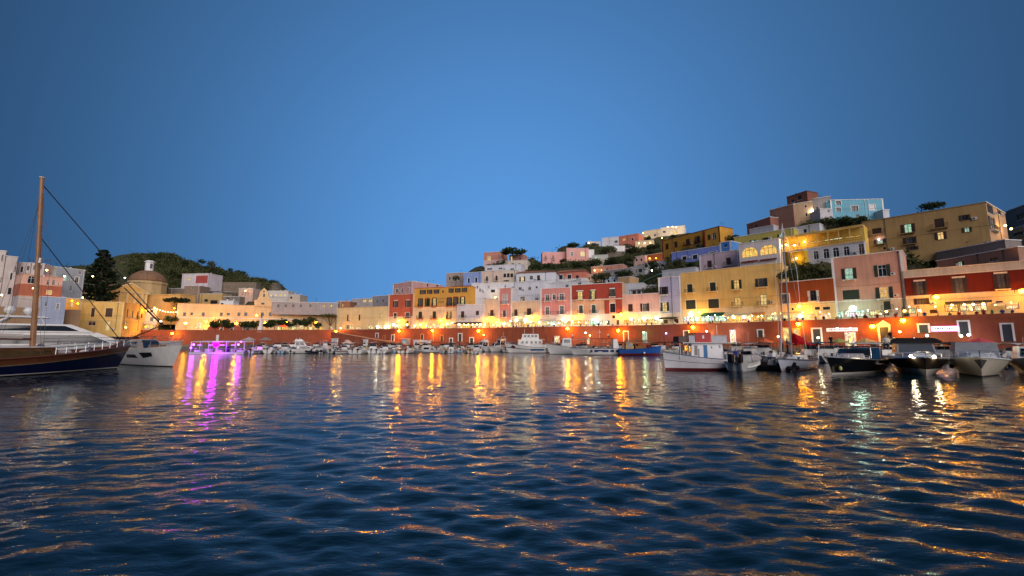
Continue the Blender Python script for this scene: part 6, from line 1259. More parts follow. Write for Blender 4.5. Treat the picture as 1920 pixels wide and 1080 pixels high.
# two tour boats
H = Hull(11, 3.2, 2.7, 1.4, .7, 1.3, 2.3, .85, .4); r = boat('tour_boat', 'white tour boat with high bow and small dark wheelhouse', 1072, 664.5, 186, H, GELW, BLACK, cockpit=(0, .5)); 
for sd in (1, -1):
    A = [H.pt(t, z, sd) for t, z in ((.02, .35), (.34, .35), (.34, .85), (.02, .85))]; A = [Vector((a.x, a.y + sd * .04, a.z)) for a in A]; m = MB(); m.quad(*A); m.build('blue_panel', paint((44, 90, 136), .4), r)
m = MB(); c = tbox(m, 0.2, 2.8, 2.2, 1.9, 1.6, 4.0, .4, .1, .1); k = m.build('wheelhouse', GELW, r)
for f in ('st', 'pt', 'fw'): patch(c, f, .15, .5, .85, .85, DKW, k)
bimini(r, -4.8, .2, 2.6, 1.3, 3.6, cloth((200, 196, 190)), .1); seats(r, [(-4, 0, .6), (-3, 0, .6), (-2, 0, .6), (-1, 0, .6)], w=2); rail(r, H, .55, 1, .7, 6); gear(r, 10, 3, H, 1.0, random.Random(5))
H = Hull(11.2, 3.2, 1.7, 1.5, .6, .8, 2.8, .88, .36); r = boat('tour_boat', 'white tour boat with dark flat canopy and blue hull stripe', 1119, 666, 183, H, GELW, paint((90, 90, 100), .5), cockpit=(0, .8), strake=paint((80, 90, 120), .5))
for sd in (1, -1):
    for t0, t1 in ((.02, .12), (.16, .24), (.28, .58), (.62, .66)):
        A = [H.pt(t, H.sheer(t) * f, sd) for t, f in ((t0, .45), (t1, .45), (t1, .8), (t0, .8))]; A = [Vector((a.x, a.y + sd * .04, a.z)) for a in A]; m = MB(); m.quad(*A); m.build('blue_panel', paint((48, 66, 120), .4), r)
m = MB(); m.box(-3.6, -1.55, 3.75, 3.0, 1.55, 3.87); m.build('canopy', cloth((58, 50, 50)), r)
for x in (-3.5, -1.4, .8, 2.9):
    for y in (-1.5, 1.5): m = MB(); m.tube([(x, y, 1.2), (x, y, 3.75)], .04, 5); m.build('canopy_post', STEEL, r)
m = MB(); c = tbox(m, -5.2, -3.7, 2.4, 2.4, 1.2, 3.7, .1, .5, .1); k = m.build('engine_house', GELW, r); patch(c, 'st', .5, .2, .7, .7, DKW, k)
seats(r, [(-2.6, 0, .6), (-1.5, 0, .6), (-.4, 0, .6), (.7, 0, .6), (1.8, 0, .6)], cloth((120, 110, 110)), 2.4)
m = MB(); m.tube([(-.8, 0, 3.87), (-.8, 0, 6.0)], .05, 6); m.box(-1.1, -.3, 5.3, -.5, .3, 5.45); m.build('mast', GELW, r); rail(r, H, .8, 1, .6, 3)
# blue wooden boat
H = Hull(9.6, 3.0, 2.1, 1.35, .5, .5, 1.9, .45, .34, .5); r = boat('wooden_boat', 'blue wooden fishing boat with red bottom and a white fender', 1199, 666.5, 2, H, paint((36, 92, 176), .4), paint((110, 32, 28), .5), TEAK, strake=paint((30, 60, 120), .4), zboot=.42, cockpit=(.1, .7))
m = MB(); m.ball((.6, -1.62, .55), .26, 10, 8); m.build('fender', GELW, r)
m = MB(); c = tbox(m, -3.4, -1.6, 1.5, 1.4, .9, 3.1, .1, .1, .1); k = m.build('wheelhouse', plaster((176, 150, 110)), r); patch(c, 'st', .2, .45, .8, .85, DKW, k); patch(c, 'af', .2, .45, .8, .85, DKW, k)
m = MB(); tbox(m, -1.2, 1.8, 1.9, 1.6, .9, 2.1, .3, .2, .3); m.build('net_heap', cloth((130, 96, 60)), r); m = MB(); m.ball((2.4, 0, 1.9), .7, 8, 6, 1.2, 1, .7); m.build('canvas_bundle', cloth((110, 40, 48)), r)
m = MB(); m.tube([(-.8, 0, .6), (-.8, 0, 3.9)], .07, 6); m.tube([(-.8, 0, 3.4), (3.6, 0, 2.9)], .05, 5); m.build('mast', TEAK, r); bimini(r, -3.2, 2.6, 2.4, 1.4, 3.4, cloth((150, 130, 100)), .12)
small_boat('small white sloop hull moored beside the blue boat stern', 1247, 665.8, 170, 6.4, 'cuddy', (222, 220, 216), cloth((50, 44, 46)), BLACK, 73, False, None)

# --- near east boats
# white trawler with a red box on the wheelhouse
H = Hull(8.2, 2.7, 2.05, 1.25, .55, .25, 2.2, .55, .34, .5); r = boat('trawler', 'white wooden trawler with a red box on its wheelhouse roof', 1315, 697, 184, H, paint((222, 220, 224), .45), paint((104, 28, 34), .6), paint((190, 190, 196), .5), strake=paint((90, 104, 130), .5), zboot=.28, cockpit=(0, .22))
for z in (.62,): H.band(lambda zz: zz * .56, lambda zz: zz * .585, 1, off=.015).build('hull_line', DGREY, r)
m = MB(); c = tbox(m, -2.2, 1.5, 1.9, 1.75, .95, 3.0, .12, .1, .05); k = m.build('wheelhouse', paint((226, 224, 226), .45), r)
patch(c, 'pt', .38, .02, .50, .90, paint((40, 110, 160), .5), k, 'door'); patch(c, 'pt', .09, .35, .19, .88, surf('cabin window grey', (.12, .11, .10), .2), k); patch(c, 'pt', .62, .70, .66, .84, DKW, k, 'porthole'); patch(c, 'pt', .88, .74, .93, .9, DKW, k, 'porthole'); patch(c, 'pt', .22, .03, .24, .7, paint((170, 150, 140), .5), k, 'pipe', .08)
for u in (.1, .4, .7): patch(c, 'fw', u, .5, u + .22, .85, DKW, k)
m = MB(); m.box(-2.9, -1.15, 3.003, 2.5, 1.15, 3.09); m.build('roof', paint((206, 202, 200), .5), r)
m = MB(); m.loft([[(x, y, z) for x, y in ((-.75, -.7), (1.0, -.7), (1.0, 1.0), (-.75, 1.0))] for z in (3.092, 4.1)]); bxo = m.build('raft_box', paint((176, 30, 26), .4), r)
m = MB(); m.box(.0, 1.002, 3.5, .2, 1.02, 3.85); m.build('raft_label', GELW, bxo); m = MB(); m.box(-.77, -.72, 4.08, 1.02, 1.02, 4.14); m.build('raft_lid', paint((150, 26, 24), .4), bxo)
m = MB()
for x0, x1 in ((-2.6, -.85), (1.05, 1.7)):
    for i in range(5): m.tube([(x0 + (x1 - x0) * i / 4, .95, 3.09), (x0 + (x1 - x0) * i / 4, .95, 3.85)], .025, 4)
    m.tube([(x0, .95, 3.85), (x1, .95, 3.85)], .03, 4); m.box(x0, .93, 3.12, x1, .945, 3.78)
m.build('roof_dodger', cloth((196, 196, 204)), r)
m = MB(); m.loft([[(x, y, z) for x, y in ((1.75, -.7), (2.75, -.7), (2.75, .7), (1.75, .7))] for z in (3.095, 3.75)]); m.build('covered_winch', cloth((112, 96, 92)), r)
for x, y in ((1.9, .9), (2.7, .8), (1.9, -.9), (2.7, -.8)): m = MB(); m.tube([(x, y, 1.3), (x, y, 3.0)], .05, 5); m.build('roof_post', GELW, r)
m = MB(); m.tube([(2.4, .35, 1.4), (2.4, .35, 2.6)], .22, 8); m.build('winch_drum', surf('rusty winch', (.14, .10, .07), .8, var=.5), r)
bx = MB(); bx.box(-3.6, -.9, 1.0, -2.5, .9, 1.75); bx.build('stern_locker', paint((190, 188, 190), .5), r); rail(r, H, .0, .25, .8, 4, name='stern_railing', r=.025)
m = MB(); m.tube([(-1.9, .3, 3.09), (-1.9, .3, 5.0)], .035, 5); m.build('aerial_mast', GELW, r)
# twin engine boat
H = Hull(7.8, 2.7, 1.75, 1.05, .5, .9, 2.2, .9); r = boat('twin_engine_boat', 'white sport fishing boat with two black outboard motors', 1400, 698, 48, H, GELW, paint((160, 160, 160), .4), depth=.55)
for y in (-.42, .42): outboard(r, -4.05, y, .75, 1.45)
m = MB(); c = tbox(m, -.4, .9, 1.3, 1.2, .4, 1.7, .5, .1, .08); k = m.build('console', GELW, r); patch(c, 'fw', .1, .5, .9, .95, DKW, k); patch(c, 'st', .3, .3, .8, .7, DKW, k); windscreen(k, .5, 1.2, 1.7, .4, .15)
m = MB(); m.box(-1.5, -1.05, 2.55, 1.0, 1.05, 2.63); m.build('hardtop', paint((206, 204, 196), .4), r)
m = MB()
for x, y in ((-1.3, -.9), (-1.3, .9), (.8, -.8), (.8, .8)): m.tube([(x * .8, y * .9, .5), (x, y, 2.55)], .03, 5)
m.build('hardtop_frame', STEEL, r); seats(r, [(-1.0, -.4, .4), (-1.0, .4, .4), (-2.6, 0, .4)], cloth((214, 208, 190))); rail(r, H, .5, 1, .5, 6)
m = MB(); m.tube([(-1.0, .6, 2.6), (-1.2, .6, 4.6)], .015, 4); m.tube([(-1.0, -.6, 2.6), (-1.3, -.7, 4.2)], .015, 4); m.build('fishing_rod', STEEL, r)
# sailing yacht
H = Hull(10.0, 3.0, 1.35, 1.05, .5, .9, 2.1, .72, .34); r = boat('sailing_yacht', 'white sailing yacht with tall mast and red sail cover', 1494, 697, 221, H, paint((206, 212, 226), .25), paint((150, 120, 124), .5), paint((206, 214, 230), .4), strake=paint((90, 90, 96), .5), cat='sailing yacht', cockpit=(.04, .3))
H.band(lambda z: .2, lambda z: .28, 1, off=.012).build('boot_stripe', paint((120, 60, 66), .4), r)
m = MB(); c = tbox(m, -1.4, 2.0, 1.9, 1.1, 1.0, 1.62, .8, .1, .2); k = m.build('coach_roof', GELW, r); patch(c, 'st', .12, .35, .35, .7, DKW, k); patch(c, 'st', .42, .35, .62, .7, DKW, k); patch(c, 'pt', .12, .35, .35, .7, DKW, k); patch(c, 'pt', .42, .35, .62, .7, DKW, k)
MT = 17.0; q = MB(); q.tube([(1.3, 0, 1.2), (1.0, 0, MT)], .10, 8, .06); mast = q.build('mast', metal((176, 170, 168), .45), r)
q = MB()
for z in (6.5, 11.5):
    q.tube([(1.0, -1.15, z), (1.0, 1.15, z)], .035, 5)
q.build('spreader', STEEL, mast)
q = MB(); q.tube([(4.9, 0, 1.4), (4.3, 0, 3.5), (1.5, 0, MT - 1.6)], .085, 6, .045); q.build('furled_genoa', cloth((176, 168, 164)), r)
q = MB(); q.tube([(4.95, 0, 1.3), (1.0, 0, MT)], .012, 4); q.tube([(-4.9, 0, 1.1), (1.0, 0, MT)], .012, 4)
for y in (-1, 1): q.tube([(.9, y * 1.4, 1.2), (1.0, y * 1.15, 6.5), (1.0, y * 1.1, 11.5), (1.0, 0, MT - .3)], .010, 4)
q.build('rigging', STEEL, r)
q = MB(); q.tube([(.9, 0, 2.9), (-3.6, 0, 3.0)], .07, 6); q.build('boom', STEEL, r)
q = MB(); q.loft([[(.2 - i * 1.25, y * (.5 - .03 * abs(i - 1)), 2.85 + z * (1.35 - .2 * i)) for y, z in ((-.6, 0), (-.9, .3), (-.25, .8), (0, 1.0), (.25, .8), (.9, .3), (.6, 0))] for i in range(4)]); q.build('sail_cover', cloth((176, 24, 30)), r)
bimini(r, -4.6, -1.2, 2.5, 1.1, 2.8, cloth((186, 26, 34)), .2)
rail(r, H, .05, 1.0, .55, 9); seats(r, [(-2.6, .7, .6), (-2.6, -.7, .6)], TEAK)
q = MB(); tbox(q, -4.7, -4.2, 1.0, .9, 1.05, 1.5, .1, .1, .05); q.build('stern_locker', BLACK, r)
rib('dark inflatable tender nosing up beside the sailing yacht bow', 1447, 695, 120, 4.4, (40, 38, 40), group='tenders')
# black speedboat
H = Hull(11.0, 3.7, 1.75, 1.25, .55, 1.0, 2.0, .9, .42); r = boat('speedboat', 'black hulled speedboat with a wide tinted windscreen', 1602, 703.5, 214, H, surf('black gelcoat', (.006, .006, .007), .12, var=.1, bump=0), paint((196, 190, 184), .4), paint((176, 168, 166), .35), cat='speedboat', cockpit=(.04, .42), strake=STEEL, zboot=.16)
m = MB(); tbox(m, -.2, 4.2, 2.7, 1.0, 1.42, 1.95, 1.6, .1, .35); m.build('coach_roof', paint((170, 162, 160), .35), r)
windscreen(r, .2, 2.9, 1.6, .8, .75); m = MB(); m.box(-3.6, -1.5, 2.6, -.4, 1.5, 2.7); m.build('hardtop', paint((60, 26, 28), .4), r)
for x, y in ((-3.3, -1.4), (-3.3, 1.4), (-.5, -1.4), (-.5, 1.4)): m = MB(); m.tube([(x, y, 1.1), (x, y, 2.6)], .05, 5); m.build('hardtop_post', STEEL, r)
seats(r, [(-1.4, -.55, .7), (-1.4, .55, .7), (-3.3, 0, .7)], cloth((206, 200, 196))); rail(r, H, .6, 1.0, .35, 5)
m = MB(); m.box(-4.6, -1.2, 1.0, -3.9, 1.2, 2.5); m.build('blue_sunpad_cover', cloth((60, 120, 170)), r)
m = MB(); m.ball((4.9, .5, .6), .16, 8, 6, 1, 1, 1.4); m.build('fender', paint((206, 200, 120), .4), r)
# dark cruiser with two bow lights
H = Hull(9.8, 4.4, 1.75, 1.3, .55, 1.0, 2.3, .9, .42); r = boat('motor_cruiser', 'dark motor cruiser with two glaring deck lights on its bow', 1722, 704, 233, H, surf('dark brown gelcoat', (.022, .016, .013), .15, var=.1, bump=0), paint((176, 168, 160), .4), paint((206, 204, 204), .35), cat='motor cruiser', cockpit=(.04, .4), zboot=.62, strake=STEEL)
m = MB(); c = tbox(m, -1.0, 3.6, 3.4, 1.6, 1.42, 2.05, 1.4, .1, .3); m.build('coach_roof', paint((196, 196, 198), .35), r)
m = MB(); c = tbox(m, -2.4, .9, 3.4, 3.0, 1.9, 3.0, .9, .1, .16); k = m.build('wheelhouse', paint((150, 150, 154), .4), r); patch(c, 'fw', .05, .1, .95, .9, surf('windscreen grey', (.10, .11, .13), .08, bump=0), k); patch(c, 'st', .1, .15, .8, .85, DKW, k); patch(c, 'pt', .1, .15, .8, .85, DKW, k)
m = MB(); m.loft([[(x, y * w, z) for x, y in ((-3.0, -1.0), (.2, -1.0), (.2, 1.0), (-3.0, 1.0))] for w, z in ((1.9, 3.003), (2.0, 3.2), (1.5, 3.55))]); m.build('hardtop', surf('black hardtop', (.012, .010, .010), .3, bump=0), r)
rail(r, H, .5, 1, .5, 6)
for y in (-.8, .8):
    m = MB(); m.ball((4.05, y, 1.78), .12, 8, 6); lo = m.build('deck_light', emit('deck light', (1, .86, .62), 60), r)
    li = bpy.data.lights.new('deck_light_beam', 'POINT'); li.energy, li.color, li.shadow_soft_size = 55, (1, .82, .5), .1; o = bpy.data.objects.new('deck_light_beam', li); C.objects.link(o); o.parent = r; o.location = (4.9, y, 1.6)
m = MB(); m.ball((-1.0, .1, 3.5), .07, 6, 5); m.build('cabin_light', emit('cabin violet', (.7, .65, 1), 25), r)
# covered grey cruiser
H = Hull(9.6, 4.3, 1.8, 1.3, .55, .9, 2.4, .92, .42); r = boat('covered_cruiser', 'pale cruiser under a grey cover with a dark anchor at the bow', 1836, 706, 225, H, paint((196, 186, 168), .3), paint((60, 56, 52), .5), paint((200, 204, 206), .4), cat='cabin cruiser', cockpit=(.04, .3), strake=paint((206, 210, 212), .3))
m = MB(); tbox(m, -3.4, 1.6, 3.6, 3.1, 1.5, 3.1, .9, .3, .2); m.build('canvas_cover', cloth((150, 152, 158)), r)
m = MB(); tbox(m, 1.0, 3.8, 2.9, 1.4, 1.6, 2.1, .9, .1, .3); m.build('coach_roof', paint((196, 198, 202), .35), r); rail(r, H, .45, 1, .6, 7, r=.025)
p = H.pt(1.0, 1.6, 1); m = MB(); m.add([(p.x - .1, -.42, 1.55), (p.x + .16, 0, 1.62), (p.x - .1, .42, 1.55), (p.x + .02, 0, .75)], ((0, 1, 2), (0, 3, 1), (1, 3, 2), (0, 2, 3))); m.build('anchor', BLACK, r); fenders(r, H, -1, (.5, .62), BLACK); fenders(r, H, 1, (.5, .62), BLACK)
H = Hull(9.0, 3.0, 1.75, 1.2, .5, .9, 2.1, .9); r = boat('white_cruiser', 'white cruiser cut by the edge beside the covered cruiser', 1938, 706, 222, H, paint((176, 166, 156), .3), BLACK, cat='cabin cruiser', cockpit=(.04, .3))
m = MB(); c = tbox(m, -2.4, 2.2, 2.4, 1.8, 1.5, 2.7, .9, .2, .2); k = m.build('cabin', GELW, r); patch(c, 'fw', .08, .2, .92, .85, DKW, k); rail(r, H, .45, 1, .6, 6)

# --- west yachts
# gulet with wooden mast
H = Hull(18.6, 5.2, 2.7, 1.55, 1.0, 1.3, 2.3, .7, .34, .5); X0 = -47.2
r = tag(empty('wooden_schooner', (-47.5, 41.8, 0), R(84)), 'navy hulled wooden schooner with brown bulwark and varnished mast', 'sailing ship')
NAVY = paint((22, 28, 66), .2); MAHO = surf('varnished mahogany', (.16, .055, .025), .3, var=.3, scale=2, bump=.05)
H.band(None, .12, 2).build('hull_bottom', BLACK, r, True); H.band(.20, lambda z: z - .62, 4).build('hull', NAVY, r, True); H.band(.12, .2, 1, off=.012).build('boot_stripe', GELW, r, True)
H.band(lambda z: z - .62, None, 2).build('bulwark', MAHO, r, True); H.band(lambda z: z - .68, lambda z: z - .60, 1, off=.03).build('gold_line', paint((206, 180, 140), .4), r); H.deck(-.55).build('deck', TEAK, r)
for sd in (-1, 1): m = MB(); m.tube(H.sheer_line(sd, 0), .09, 5); m.build('cap_rail', MAHO, r)
rail(r, H, .55, 1.0, .75, 9, r=.03)
m = MB(); c = tbox(m, -3.5, 2.2, 3.2, 2.8, 1.2, 2.6, .3, .2, .1); k = m.build('deckhouse', MAHO, r); patch(c, 'st', .1, .35, .9, .8, DKW, k); m = MB(); m.box(-3.7, -1.8, 2.603, 2.3, 1.8, 2.7); m.build('deckhouse_roof', GELW, r)
mx = .9; q = MB(); q.tube([(mx, 0, .8), (mx - .55, 0, 10), (mx - 1.25, 0, 19.6)], .24, 10, .17); mast = q.build('mast', surf('varnished spruce', (.36, .17, .07), .35, var=.35, scale=1.2, bump=.05), r)
q = MB(); q.lathe((mx - 1.25, 0, 19.6), [(.2, 0), (.24, .1), (.0, .14)], 8); q.build('mast_cap', GELW, mast)
q = MB(); q.tube([(mx - .55, -1.3, 11.2), (mx - .55, 1.3, 11.2)], .05, 5); q.build('spreader', STEEL, mast); q = MB(); q.lathe((mx - .52, 0, 11.0), [(.27, 0), (.27, .5)], 10); q.build('mast_band', STEEL, mast)
tip = (14.6, -.1, 5.4)
q = MB(); q.tube([(8.0, 0, 2.4), tip], .14, 8, .07); q.build('bowsprit', MAHO, r)
q = MB(); q.tube([tip, (mx - 1.2, 0, 19.0)], .05, 5); q.tube([(tip[0] * .99, 0, tip[2]), (tip[0] * .62, 0, 9.6)], .11, 6, .05); q.build('forestay', paint((50, 50, 60), .6), r)
q = MB(); q.tube([(9.6, 0, 3.0), (mx - .7, 0, 13.6)], .045, 5); q.build('inner_stay', paint((50, 50, 60), .6), r)
q = MB()
for y in (-1, 1):
    for x in (-1.2, -.4): q.tube([(x, y * 2.6, 2.0), (mx - 1.0, y * .15, 17.5)], .014, 4)
    q.tube([(-.2, y * 2.6, 2.0), (mx - .55, y * 1.3, 11.2), (mx - 1.2, 0, 19)], .014, 4)
q.build('shrouds', IRON, r)
q = MB(); q.tube([(mx - .2, 0, 3.4), (-7.2, 0, 3.6)], .12, 8); q.build('boom', MAHO, r); q = MB(); q.tube([(-.2, 0, 3.65), (-6.6, 0, 3.85)], .26, 8, .18); q.build('furled_sail', cloth((206, 196, 186)), r)
q = MB(); q.lathe((6.5, .6, 1.75), [(.3, 0), (.3, .4), (.15, .5), (.15, .8), (.28, .85)], 8); q.build('capstan', STEEL, r)
for x, y in ((4.5, .9), (4.9, -.8), (3.6, .2)): q = MB(); q.ball((x, y, 2.0), .4, 8, 6, 1.2, 1, .8); q.build('deck_cushion', cloth((206, 196, 190)), r)
# motor yacht behind the schooner
H = Hull(24, 5.8, 3.3, 2.7, 1.0, 2.0, 2.3, .92); r = tag(empty('motor_yacht', (-62.6, 59.2, 0), R(47)), 'large white motor yacht with swept tinted decks behind the schooner', 'yacht')
H.band(None, .15, 2).build('hull_bottom', BLACK, r, True); H.band(.15, None, 4).build('hull', GELW, r, True); H.band(lambda z: z * .55, lambda z: z * .72, 1, off=.015).build('window_band', DKW, r); H.deck(-.08).build('deck', TEAK, r)
def swept(x0, x1, w, z0, z1, fr, name, win=True):
    m = MB(); c = tbox(m, x0, x1, w, w * .72, z0, z1, fr, -1.0, .35); k = m.build(name, GELW, r)
    if win:
        for f in ('st', 'pt'): patch(c, f, .10, .16, .90, .80, DKW, k)
        patch(c, 'fw', .05, .2, .95, .85, DKW, k)
    return k
swept(-9, 7.5, 5.0, 2.6, 4.4, 3.6, 'main_saloon'); swept(-8, 3.5, 4.4, 4.402, 5.5, 2.4, 'flybridge_deck'); swept(-7.4, -1.0, 3.9, 6.3, 6.55, .5, 'flybridge_hardtop', False)
m = MB()
for y in (-1.5, 1.5): m.tube([(-5.6, y, 5.5), (-4.6, y, 6.3)], .16, 6); m.tube([(-1.4, y, 5.5), (-1.8, y, 6.3)], .08, 6)
m.build('hardtop_strut', GELW, r)
for x, y in ((-4.6, -.9), (-3.0, .8)): m = MB(); m.lathe((x, y, 6.55), [(.2, 0), (.2, .25), (.5, .4), (.55, .8), (.35, 1.15), (.02, 1.25)], 12); m.build('satellite_dome', GELW, r, True)
rail(r, H, .45, 1, .8, 10, r=.025)
m = MB(); c = tbox(m, 7.6, 9.4, 1.8, 1.0, 3.0, 3.5, .9, .2, .2); m.build('sun_pad', cloth((170, 150, 130)), r)
# white and grey yacht bow
H = Hull(17, 4.6, 2.75, 1.9, .9, 2.2, 2.0, .9, .5); r = tag(empty('white_motor_yacht', (-49.9, 59.0, 0), R(-32)), 'white motor yacht showing its raked bow and dark hull window', 'yacht')
H.band(None, .12, 2).build('hull_bottom', BLACK, r, True); H.band(.12, None, 5).build('hull', GELW, r, True); H.deck(-.06).build('deck', GELW, r)
for sd in (-1, 1):
    A = [H.pt(t, z, sd) for t, z in ((.70, 1.05), (.80, 1.35), (.80, 1.8), (.68, 1.75))]; A = [Vector((a.x, a.y + sd * .05, a.z)) for a in A]; m = MB(); m.quad(*A); m.build('hull_window', DKW, r)
    A = [H.pt(t, z, sd) for t, z in ((.46, 1.05), (.64, 1.05), (.62, 1.5), (.48, 1.5))]; A = [Vector((a.x, a.y + sd * .05, a.z)) for a in A]; m = MB(); m.quad(*A); m.build('hull_window', DKW, r)
m = MB(); c = tbox(m, -7, 2.6, 3.8, 2.6, 1.95, 3.5, 2.6, .2, .4); k = m.build('saloon', paint((176, 160, 146), .35), r); patch(c, 'fw', .06, .15, .94, .9, DKW, k); patch(c, 'st', .15, .25, .85, .8, DKW, k); patch(c, 'pt', .15, .25, .85, .8, DKW, k)
rail(r, H, .45, 1, .75, 8, r=.028); m = MB(); tbox(m, 3.2, 5.4, 1.8, 1.0, 2.4, 2.75, .5, .1, .2); m.build('sun_pad', cloth((130, 96, 76)), r)
for x, y in ((4.0, -1.2), (5.6, .6)): m = MB(); m.tube([(x, y, 2.5), (x + .3, y + .2, 3.5), (x + .9, y + .3, 3.9)], .05, 5); m.build('davit', STEEL, r)
# grey white bow at the picture's west edge
H = Hull(10, 3.2, 1.9, 1.3, .6, 1.0, 2.1, .9); r = boat('grey_yacht', 'grey white yacht bow poking in beside the schooner hull', -30, 697, 8, H, paint((196, 194, 196), .3), BLACK, cockpit=(0, .3), cat='yacht')
m = MB(); c = tbox(m, -3, 1.8, 2.4, 1.6, 1.5, 2.9, 1.2, .2, .2); k = m.build('cabin', GELW, r); patch(c, 'st', .1, .3, .8, .8, DKW, k); rail(r, H, .5, 1, .5, 6)
p = at(18, 690, 44)
# floating platform bar with violet lamps
VIO = (.72, .10, 1.0)
p = atz(352, 664, 0); q = atz(458, 664, 0); W = q.x - p.x
r = tag(empty('pontoon_bar', (p.x, p.y, 0), math.atan2(q.y - p.y, q.x - p.x)), 'floating pontoon bar with white awning lit by violet lamps', 'pontoon')
m = MB(); m.box(0, 0, -.4, W, 4.5, .5); m.build('deck', paint((120, 110, 130), .6), r); m = MB(); m.box(.2, -.02, .1, W - .2, -.002, .42); m.build('fender_strip', GELW, r)
for a, b in ((0.02, .36), (.62, .98), (.38, .60)):
    m = MB(); m.hexa([(W * a, .2, 3.0), (W * b, .2, 3.0), (W * b, 4.4, 3.0), (W * a, 4.4, 3.0), (W * a + .1, .3, 3.14), (W * b - .1, .3, 3.14), (W * b - .1, 4.3, 3.35), (W * a + .1, 4.3, 3.35)]); m.build('awning', cloth((220, 210, 220)), r)
for i in range(7):
    for y in (.3, 4.2): m = MB(); m.tube([(W * (.03 + .94 * i / 6), y, .5), (W * (.03 + .94 * i / 6), y, 3.0)], .06, 5); m.build('post', GELW, r)
for i in range(5):
    x = W * (.1 + .19 * i); m = MB(); m.box(x - .8, 1.2, .5, x + .8, 2.0, 1.35 if i % 2 else .95); m.build('counter' if i % 2 else 'sofa', cloth((206, 196, 210)), r)
m = MB(); m.box(W * .62, .8, .5, W * .70, 1.0, 1.9); m.build('speaker', cloth((60, 30, 90)), r)
m = MB()
for i in range(16): m.tube([(W * i / 15, .08, .5), (W * i / 15, .08, 1.35)], .025, 4)
m.tube([(0, .08, 1.35), (W, .08, 1.35)], .03, 4); m.build('railing', STEEL, r)
m = MB(); m.box(W * .27, 4.3, .5, W * .31, 4.6, 4.9); m.build('chimney', GELW, r)
for px, py, w, rr, s, lb in ((404.5, 646, 900, .62, 40, 'big violet lamp hanging in the middle of the pontoon bar'), (363, 646, 130, .22, 22, 'violet lamp at one end of the pontoon bar awning'), (358, 652, 60, .2, 18, 'low violet white lamp at the pontoon bar railing'), (447, 646, 110, .2, 22, 'violet lamp at the far post of the pontoon bar'), (452, 641, 80, .18, 18, 'pinkish lamp on top of the pontoon bar awning')):
    lamp(px, py, p.y - .7 if rr > .5 else p.y + .6, lb, (.56, .0, 1.0) if rr > .5 else (.5, .06, 1.0), w, 'bulb', rr, 'violet lamps of the pontoon bar', cat='lamp', strength=s)
for i in range(4): m = MB(); m.box(W * (.14 + .2 * i), .25, 2.2, W * (.22 + .2 * i), .3, 2.35); m.build('light_bar', emit('violet bar', (.55, .2, 1), 2.2), r)
